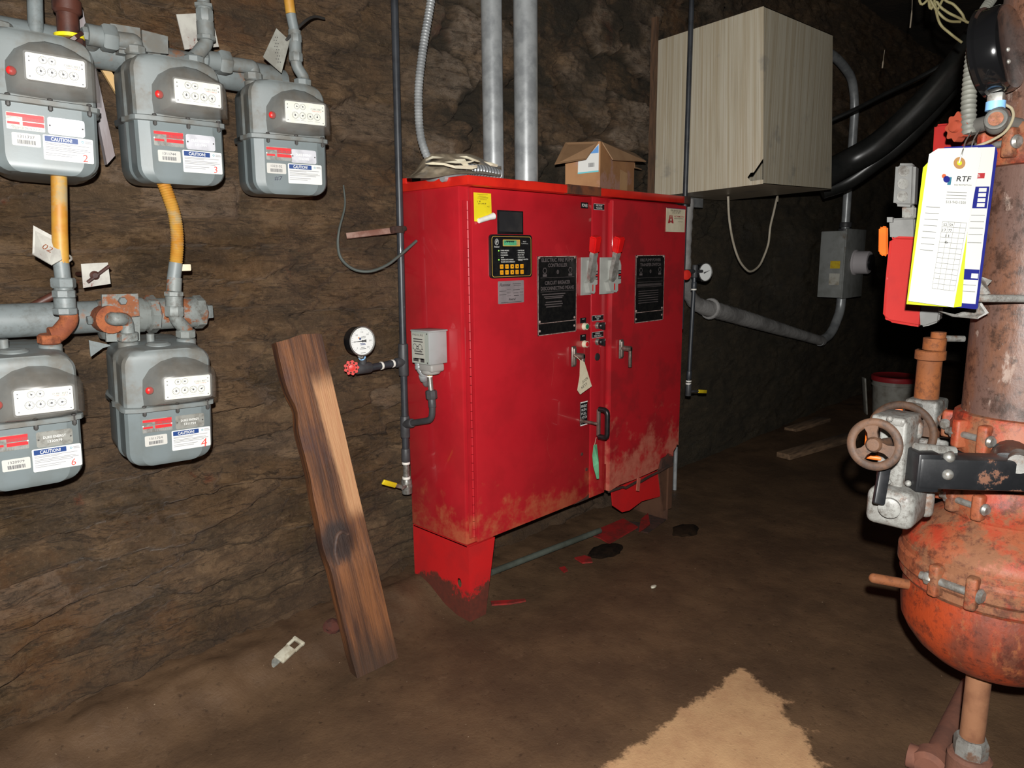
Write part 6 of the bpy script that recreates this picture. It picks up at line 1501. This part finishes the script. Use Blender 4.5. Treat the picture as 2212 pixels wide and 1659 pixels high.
# orange pipe above it
t = thing('rusty_orange_pipe', 'orange rusted upright pipe with a collar rising behind the handwheels', 'pipe', tuple(atD(2002, 860, G2+.05)))
g = G2+.045
a, b = atD(1999, 880, g), atD(2004, 752, g); b = Vector((a.x, a.y, b.z))
mb = MB(); mb.cyl(a, b, .0290, n=24); mb.build('pipe', M_opipe, t)
z1 = atD(2004, 775, g).z; z2 = atD(2004, 752, g).z
mb = MB(); mb.lathe([(.031, 0), (.036, .003), (.036, z2-z1-.003), (.031, z2-z1)], 0, TR((a.x, a.y, z1)), 28); mb.build('collar', M_opipe, t)
z3 = atD(2004, 714, g).z; s_ = RGT*.008
mb = MB(); mb.cyl((a.x+s_.x, a.y+s_.y, z2), (a.x+s_.x, a.y+s_.y, z2+.03), .027, n=20); mb.cyl((a.x+s_.x*2, a.y+s_.y*2, z2+.02), (a.x+s_.x*2, a.y+s_.y*2, z3), .018, n=16); mb.build('stub', M_opipe, t)
mb = MB(); mb.cyl(atD(2036, 731, g), atD(2082, 732, g), .0085, n=12); mb.build('side_bolt', M_sil, t)
# ---- flow switch: red cover, grey neck, conduit box
Gs = 1.46
t = thing('flow_switch', 'red covered flow switch with a grey conduit box on top, partly behind the tags', 'switch', tuple(atD(1960, 705, Gs)))
P = [(1921, 515), (1932, 510), (1990, 512), (2008, 520), (1990, 708), (1975, 706), (1918, 696), (1906, 685), (1912, 600)]
def cam_prism(mb, P, d, depth, mi=0, bev=.0):
    bm = bmesh.new(); vs_ = [bm.verts.new(atD(x, y, d)) for x, y in P]; f = bm.faces.new(vs_); r = bmesh.ops.extrude_face_region(bm, geom=[f])
    for v in [g_ for g_ in r['geom'] if isinstance(g_, bmesh.types.BMVert)]: v.co -= cdir*depth
    bmesh.ops.recalc_face_normals(bm, faces=bm.faces)
    if bev: bmesh.ops.bevel(bm, geom=bm.edges[:], offset=bev, segments=3, affect='EDGES')
    mb.bm(bm, mi)
mb = MB(); cam_prism(mb, P, Gs, .09, 0, .006); mb.build('cover', M_rbox, t)
mb = MB(); cam_prism(mb, [(1985, 655), (2032, 662), (2028, 696), (2000, 706), (1988, 707)], Gs+.0, .06, 0, .004); tag(mb.build('mount_bracket', M_cbox, t), 'pale cast bracket')
mb = MB(); cam_prism(mb, [(1920, 472), (1976, 470), (1978, 516), (1922, 516)], Gs+.01, .06, 0, .004); cam_prism(mb, [(1916, 469), (1928, 469), (1928, 480), (1916, 480)], Gs, .02); mb.build('neck', M_cbox, t)
mb = MB(); cam_prism(mb, [(1948, 444), (1978, 444), (1978, 474), (1948, 474)], Gs+.02, .03, 0, .004); mb.build('conduit_nipple', M_sil, t)
mb = MB(); cam_prism(mb, [(1934, 352), (1978, 352), (1974, 447), (1928, 445)], Gs, .055, 0, .007); mb.build('conduit_box', M_cbox, t); cb = bpy.data.objects['conduit_box']
for py in (370, 397, 424):
    p = atD(1952-(py-370)*.06, py, Gs-.0008); mb = MB(TR(p, frame(-FWD))); mb.lathe([(.0115, 0), (.0115, .001), (.010, .0016), (.001, .0017)], 0, None, 22); mb.build('knockout', M_sil, cb)
mb = MB(); cam_prism(mb, [(1898, 492), (1904, 488), (1917, 489), (1917, 552), (1908, 555), (1897, 546)], Gs-.005, .012, 0, .003); tag(mb.build('side_flag', M_oran, t), 'orange side flag')
mb = MB(); mb.cyl(atD(2000, 640, Gs+.05), AX+Vector((0, 0, atD(2000, 640, Gs+.05).z)), .02, n=16); mb.build('paddle_stub', M_sil, t)
t = thing('alarm_box', 'second red box high behind the tags, next to the grey flexible conduit', 'alarm box', tuple(atD(2045, 330, 1.6)))
mb = MB(); cam_prism(mb, [(2018, 268), (2085, 262), (2085, 332), (2014, 334)], 1.60, .08, 0, .006); mb.build('cover', M_rbox, t)
mb = MB(); q3 = atD(2070, 300, 1.63); mb.cyl(q3, Vector((AX.x, AX.y, q3.z)), .018, n=16); mb.build('mount_stub', M_sil, t)
# ---- gauge seen from behind, its valve, grey flexible conduit
gc = atD(2156, 110, 1.34); gn = (-RGT*.60+FWD*.85).normalized(); r = .083
t = thing('pressure_gauge', 'black round gauge seen from its side high on the rusty riser', 'gauge', tuple(gc-Vector((0, 0, r))))
R = TR(gc, frame(gn, Vector((0, 0, 1))))
mb = MB(R); mb.lathe([(.004, -.026), (r*.78, -.026), (r*.90, -.023), (r*.95, -.014), (r*.96, .010), (r*1.02, .013), (r*1.02, .020), (r*.96, .022), (r*.9, .020), (r*.9, .018), (.004, .018)], 0, None, 56); mb.build('case', mat('glossy_black_case', (14, 14, 15), rough=.12, coat=.6), t, smooth=40)
mb = MB(R); mb.disc(0, 0, r*.9, None, 0, .0185, 40); mb.build('dial_face', M_gface, t)
for a in (.0, .22):
    mb = MB(R); mb.ball((-.012-a*.10, -.030, -.026), .0042, n=10); mb.build('case_screw', M_chrome, t)
st0 = gc-Vector((0, 0, r*.96))+gn*-.005; st1 = atD(2150, 238, 1.34)
mb = MB(); mb.box(tuple(st0.lerp(st1, .3)), (.026, .026, (st0-st1).length*.6), 0, bev=.003); mb.build('stem', M_zinc, t)
mb = MB(); a = st0.lerp(st1, .45); mb.cyl(a, a+Vector((0, 0, -.016)), .0165, n=18); tag(mb.build('tape_ring', mat('pale_blue_tape', (120, 168, 214), rough=.5), t), 'pale blue tape ring')
mb = MB(); vbp = atD(2152, 260, 1.345); mb.ball(vbp, .020, n=18, sc=(1, 1, 1.3)); mb.torus(.0155, .004, 0, TR(vbp+cdir*.016, frame(cdir)), 24, 8); mb.cyl(vbp, atD(2108, 272, 1.38), .014, n=14); mb.cyl(vbp, Vector((AX.x, AX.y, vbp.z-.01)), .012, n=12); mb.build('valve_body', mat('grey_bronze_valve', (104, 104, 100), (88, 86, 82), 20, rough=.45, metal=.3), t)
mb = MB(); mb.disc(0, 0, .0125, TR(vbp+cdir*.0205, frame(cdir)), 0, 0, 20); mb.build('end_plug', M_coup, t)
hk = atD(2072, 274, 1.40)
mb = MB(TR(hk, frame((cdir*.45-RGT*.85).normalized()))); out = []
for i in range(64):
    a = 2*PI*i/64; rr = .0225+.0028*math.cos(8*a); out.append((rr*math.cos(a), rr*.98*math.sin(a)*1.15))
mb.prism(out, -.011, .008); mb.lathe([(.012, .008), (.010, .016), (.002, .017)], 0, None, 16); tag(mb.build('handwheel', mat('faded_orange_knob', (138, 58, 38), (122, 52, 38), 20, rough=.55), t), 'faded orange knob')
mb = MB(); mb.cyl(hk, atD(2110, 270, 1.41), .008, n=10); mb.build('knob_stem', M_zinc, t)
P = resample(smooth_path([atD(2180, -90, 1.50), atD(2150, -15, 1.48), atD(2129, 17, 1.45), atD(2111, 52, 1.42), atD(2100, 110, 1.40), atD(2094, 190, 1.39), atD(2092, 250, 1.385), atD(2094, 292, 1.385)], 10), .0032)
k = len(P); mb = MB(); mb.tube(P, [(.0088+.0042*sst(np.array([i/k]), .45, .95)[0])+(.0014 if i % 3 == 0 else 0) for i in range(k)], n=16)
tag(mb.build('flexible_conduit', mat('grey_ribbed_conduit', (104, 104, 96), (92, 92, 86), 20, rough=.6)), 'light grey ribbed flexible conduit hanging beside the black gauge', 'conduit')
P = smooth_path([atD(2172, 226, 1.36), atD(2186, 236, 1.35), atD(2188, 256, 1.34), atD(2172, 284, 1.335), atD(2140, 304, 1.33), atD(2104, 318, 1.33)], 6)
mb = MB(); mb.tube(P, .0026, n=8); tag(mb.build('tie_loop', mat('beige_tie_wire', (150, 140, 116), rough=.5)), 'thin beige tie loop running from the gauge valve to the tags', 'wire')
# ---- inspection tags
def card(name, label, P, d, m, thick=.0012, cat='tag'):
    t = thing(name, label, cat, tuple(sum((atD(x, y, d) for x, y in P), Vector())/len(P)))
    mb = MB(); cam_prism(mb, P, d, thick); o = mb.build('card', m, t, smooth=0); return t
def quad_uv(P4, d):   # bilinear map over TL TR BR BL
    Q = [atD(x, y, d) for x, y in P4]
    def f(u, v): return Q[0]*(1-u)*(1-v)+Q[1]*u*(1-v)+Q[2]*u*v+Q[3]*(1-u)*v
    return f
def strip(mb, f, u0, v0, u1, v1, mi, off=.0006): mb.add([f(u0, v0)-FWD*off, f(u0, v1)-FWD*off, f(u1, v1)-FWD*off, f(u1, v0)-FWD*off], [(0, 1, 2, 3)], mi)
def words(mb, f, s, u, v, du, h, mi, off=.0009, shear=0, bold=0):
    c = f(u, v); xd = (f(u+.05, v)-f(u-.05, v)).normalized(); W_ = (f(u+du/2, v)-f(u-du/2, v)).length; H_ = (f(u, v+h/2)-f(u, v-h/2)).length
    mb.text(s, TR(c-FWD*off, frame(-FWD, xd)), w=W_, h=H_, mi=mi, shear=shear, bold=bold)
M_navy = mat('navy_print', (20, 24, 92), rough=.6, spec=.2); M_tagk = mat('faint_tag_print', (74, 74, 72), rough=.7, spec=.2); M_tagp = mat('bright_white_card', (164, 164, 160), rough=.7, spec=.2); M_lem = mat('lemon_yellow_card', (150, 158, 30), rough=.7, spec=.2)
d = 1.27
t = card('placard', 'white placard with blue border and blue panels behind the paper tags', [(2040, 318), (2142, 312), (2152, 318), (2155, 330), (2112, 666), (2108, 668), (1972, 655), (2000, 420)], d, M_navy, .002, 'placard')
f = quad_uv(((2030, 318), (2155, 313), (2111, 666), (1975, 656)), d)
mb = MB(); strip(mb, f, .02, .012, .96, .975, 0); strip(mb, f, .70, .255, .945, .39, 1, .001)
for k in range(4): strip(mb, f, .77, .265+.031*k, .90, .288+.031*k, 0, .0014)
strip(mb, f, .66, .765, .955, .83, 1, .001); strip(mb, f, .83, .79, .94, .82, 0, .0014); strip(mb, f, .70, .172, .84, .205, 2, .001); words(mb, f, 'ON', .73, .188, .05, .022, 0, .0014)
for v in (.43, .47, .51, .55, .6, .86, .9): strip(mb, f, .70, v, .93, v+.003, 3, .001)
mb.build('printing', [M_tagp, M_navy, mat('tag_red_print', (130, 20, 26), rough=.7), M_tagk], t)
mb = MB(); mb.tube(smooth_path([atD(2098, 320, d-.002), atD(2104, 300, 1.29), atD(2120, 275, 1.365)], 5), .0012, n=6); mb.build('tie_wire', M_zinc, t)
card('paper_tag', 'lemon yellow paper tag showing along the left edge of the white letterhead tag', [(1994, 362), (2010, 345), (2090, 330), (2096, 420), (2077, 662), (2060, 664), (1958, 657)], d-.006, M_lem)
d2 = d-.014
t = card('paper_tag', 'white paper tag with a ring grommet and a printed letterhead hanging on the riser', [(2007, 333), (2026, 321), (2112, 318), (2121, 328), (2060, 664), (1962, 650)], d2, M_tagp)
f = quad_uv(((2010, 321), (2122, 320), (2060, 664), (1962, 650)), d2)
mb = MB(); words(mb, f, 'RTF', .74, .195, .30, .032, 0, shear=.2, bold=.01); words(mb, f, 'FIRE PROTECTION', .74, .235, .34, .010, 1)
words(mb, f, '513-943-1500', .66, .345, .40, .016, 1)
c = f(.40, .20); mb.disc(0, 0, .006, TR(c-FWD*.001, frame(-FWD)), 2, 0, 14); mb.disc(0, 0, .004, TR(f(.34, .18)-FWD*.001, frame(-FWD)), 3, 0, 14); strip(mb, f, .43, .185, .50, .235, 4)
for v in (.28, .30, .32): strip(mb, f, .45, v, .85, v+.003, 1)
for v in (.38, .42, .46, .50, .54, .58, .62, .66): strip(mb, f, .08, v, .36, v+.003, 1)
for k in range(14): strip(mb, f, .46, .47+.033*k, .95, .472+.033*k, 1)
for u in (.46, .58, .70, .83, .95): strip(mb, f, u, .47, u+.005, .90, 1)
for u, v, s_ in ((.52, .49, '52'), (.64, .49, '59'), (.52, .525, '17'), (.64, .525, '77'), (.6, .56, '11'), (.6, .6, '6')): words(mb, f, s_, u, v, .07, .016, 0)
mb.build('printing', [mat('tag_black_print', (24, 24, 26), rough=.7, spec=.2), M_tagk, M_navy, mat('tag_orange_print', (150, 66, 30), rough=.7), mat('tag_teal_print', (24, 80, 100), rough=.7)], t)
c = f(.60, .095); mb = MB(TR(c-FWD*.0008, frame(-FWD))); mb.ring(0, 0, .0105, .0062, None, 0, .0003, 28); mb.disc(0, 0, .0045, None, 1, .0002, 16); tag(mb.build('grommet', [mat('brown_grommet', (132, 96, 56), rough=.6), M_lem], t), 'brown ring grommet')
mb = MB(); mb.tube(smooth_path([c+cdir*.002, atD(2080, 325, d2-.004), atD(2086, 305, 1.30), atD(2098, 285, 1.36)], 5), .0012, n=6); mb.build('tie_wire', M_zinc, t)
# ---------------------------------------------------------------- things lying about
M_pinkp = mat('brown_pink_pipe', (116, 74, 58), (96, 62, 50), 12, rough=.85, bump=.4, bscale=60, bdist=.002)
a, b = onZ(2012, 1655, .03), onZ(2096, 1482, .03)
t = thing('floor_pipe', 'rusty pinkish pipe lying on the mud behind the riser foot', 'pipe', tuple(a))
mb = MB(); mb.cyl(a, b, .026, n=20); mb.build('pipe', M_pinkp, t)
mb = MB(); d_ = (b-a).normalized(); mb.lathe([(.03, 0), (.042, .01), (.042, .05), (.03, .06)], 0, TR(a-d_*.04+Vector((0, 0, .012)), frame(d_)), 20); s_ = Vector((-d_.y, d_.x, 0)); mb.cyl(a+Vector((0, 0, .012))-d_*.01, a+s_*.05+Vector((0, 0, .012))-d_*.01, .03, n=16); mb.build('fitting', M_pinkp, t)
M_trash = mat('grubby_white_plastic', (190, 186, 168), (160, 152, 132), 40, rough=.6)
a, b = onF(590, 1445, .012), onF(648, 1400, .02); d_ = b-a
t = thing('plastic_clip', 'grubby white plastic clip lying on the dirt left of the leaning plank', 'litter', tuple((a+b)/2))
R = TR((a+b)/2+Vector((0, 0, .004)), frame((-.15, -.35, .9), d_)); L = d_.length
mb = MB(R); mb.box((-.05*L, 0, 0), (L*.5, .040, .010), 0, bev=.003)
for s_ in (-1, 1): mb.box((L*.32, s_*.017, 0), (L*.3, .010, .010), 0, bev=.003)
mb.box((L*.47, 0, 0), (.012, .046, .012), 0, bev=.003); mb.box((-L*.42, .004, -.002), (L*.26, .026, .006), 1, bev=.002); mb.build('body', [M_trash, mat('grey_plastic_scrap', (110, 112, 108), (140, 138, 128), 60)], t)
def lump(name, label, c, r, m, sc, cat='stone', seed=1):
    bm = bmesh.new(); bmesh.ops.create_icosphere(bm, subdivisions=3, radius=r)
    rg = random.Random(seed); offs = [(rg.uniform(-1, 1), rg.uniform(-1, 1), rg.uniform(-1, 1), rg.uniform(.1, .3)) for _ in range(9)]
    for v in bm.verts:
        n = v.co.normalized(); k = 1+sum(w*max(0, n.x*a_+n.y*b_+n.z*c_) for a_, b_, c_, w in offs)*.6-.35+rg.uniform(-.10, .10)
        v.co = Vector((v.co.x*sc[0], v.co.y*sc[1], v.co.z*sc[2]))*k
    mb = MB(TR(c)); mb.bm(bm); return tag(mb.build(name, m, smooth=25), label, cat)
lump('rusty_lump', 'dark rusty red lump on the dirt behind the plank foot', onF(722, 1364, .018), .036, mat('red_brown_lump', (78, 38, 28), (58, 34, 28), 20, rough=.9, bump=.5), (1, .8, .9))
lump('dirt_clod', 'dark dirt clod on the floor at the right foot of the red cabinet', onZ(1478, 1146, .0), .06, mat('dark_mud', (40, 29, 20), (28, 21, 15), 20, rough=1, spec=.1, bump=.5), (1.5, 1, .32), 'dirt', 4)
lump('dirt_clod', 'black crumbled heap in front of the fallen red foot plate', onZ(1312, 1192, .0), .075, mat('black_crumbs', (34, 24, 17), (22, 16, 12), 30, rough=1, spec=.1, bump=.7), (1.3, .9, .32), 'dirt', 6)
lump('stone_chip', 'small white stone chip alone on the mud floor', onZ(1413, 1266, .006), .012, M_trash, (1.3, .8, .5), 'stone', 8)
def paint_chip(label, pts, z=.008, m=None):
    P = [onZ(x, y, z) for x, y in pts]; mb = MB(); mb.prism([(p.x, p.y) for p in P], z, z+.006); tag(mb.build('paint_flake', m or M_redl2), label, 'paint flake')
paint_chip('long thin red paint sliver on the floor beside the left cabinet leg', ((1060, 1301), (1100, 1299), (1134, 1296), (1136, 1300), (1104, 1306), (1062, 1309)))
paint_chip('red paint flake beside the black crumbled heap', ((1241, 1207), (1262, 1202), (1276, 1206), (1280, 1216), (1258, 1218)))
paint_chip('tiny red paint flake left of the black crumbled heap', ((1208, 1228), (1220, 1226), (1227, 1234), (1218, 1238)))
a, b = onY(1050, 1241, -.10), onY(1300, 1142, -.10)
mb = MB(); mb.cyl(onZ(1060, 1237, .045), onZ(1296, 1146, .045), .013, n=14); tag(mb.build('floor_conduit', mat('greenish_conduit', (78, 84, 76), (62, 66, 58), 9, rough=.7, bump=.3)), 'greenish muddy conduit lying along the floor under the red cabinet', 'conduit')
M_lumb = mat('muddy_lumber', (122, 96, 72), (88, 68, 50), 6, rough=.85, bump=.3, stretch=(1, 6, 6))
for p0, p1, w, lab in (((1692, 985), (1840, 943), .10, 'long muddy batten on the floor left of the handwheels'), ((1706, 930), (1782, 906), .09, 'short muddy batten lying against the wall foot')):
    a, b = onZ(*p0, .02), onZ(*p1, .02); d_ = b-a
    mb = MB(TR(a, frame(d_, (d_.y, -d_.x, 0)))); mb.box((0, 0, d_.length/2), (w, .035, d_.length), 0, bev=.004); tag(mb.build('batten', M_lumb), lab, 'lumber')
# bucket
bc = onZ(1927, 905, 0); t = thing('bucket', 'muddy white plastic bucket with a red rim on the dark floor behind the valves', 'bucket', tuple(bc))
M_bkt = mat('muddy_white_plastic', (150, 148, 140), (120, 114, 104), 9, rough=.5, rust=((90, 78, 62), (70, 60, 48)), rs=9, r0=.62, r1=.75)
z_ = .34
mb = MB(TR(bc)); mb.lathe([(.02, .004), (.135, .004), (.14, .01), (.158, z_-.07), (.166, z_-.068), (.166, z_-.060), (.160, z_-.058), (.162, z_-.005), (.156, z_-.005), (.135, .02), (.02, .02)], 0, None, 36)
for zz in (z_*.5, z_*.66): mb.torus(.1475+.02*(zz/z_-.5), .004, 0, Matrix.Translation((0, 0, zz)), 36, 6)
mb.build('pail', M_bkt, t)
mb = MB(TR(bc)); mb.lathe([(.150, z_-.03), (.170, z_-.03), (.173, z_-.02), (.173, z_+.004), (.165, z_+.01), (.150, z_+.002)], 0, None, 40); tag(mb.build('rim', mat('red_plastic_rim', (150, 34, 40), rough=.5), t), 'red rim band')
a = onZ(1870, 893, 0)
mb = MB(TR(a, rotz(.55) @ rotx(-.12))); mb.box((0, 0, .15), (.10, .012, .30), 0, bev=.003); tag(mb.build('white_panel', M_bkt), 'narrow white panel standing against the left side of the bucket', 'panel')
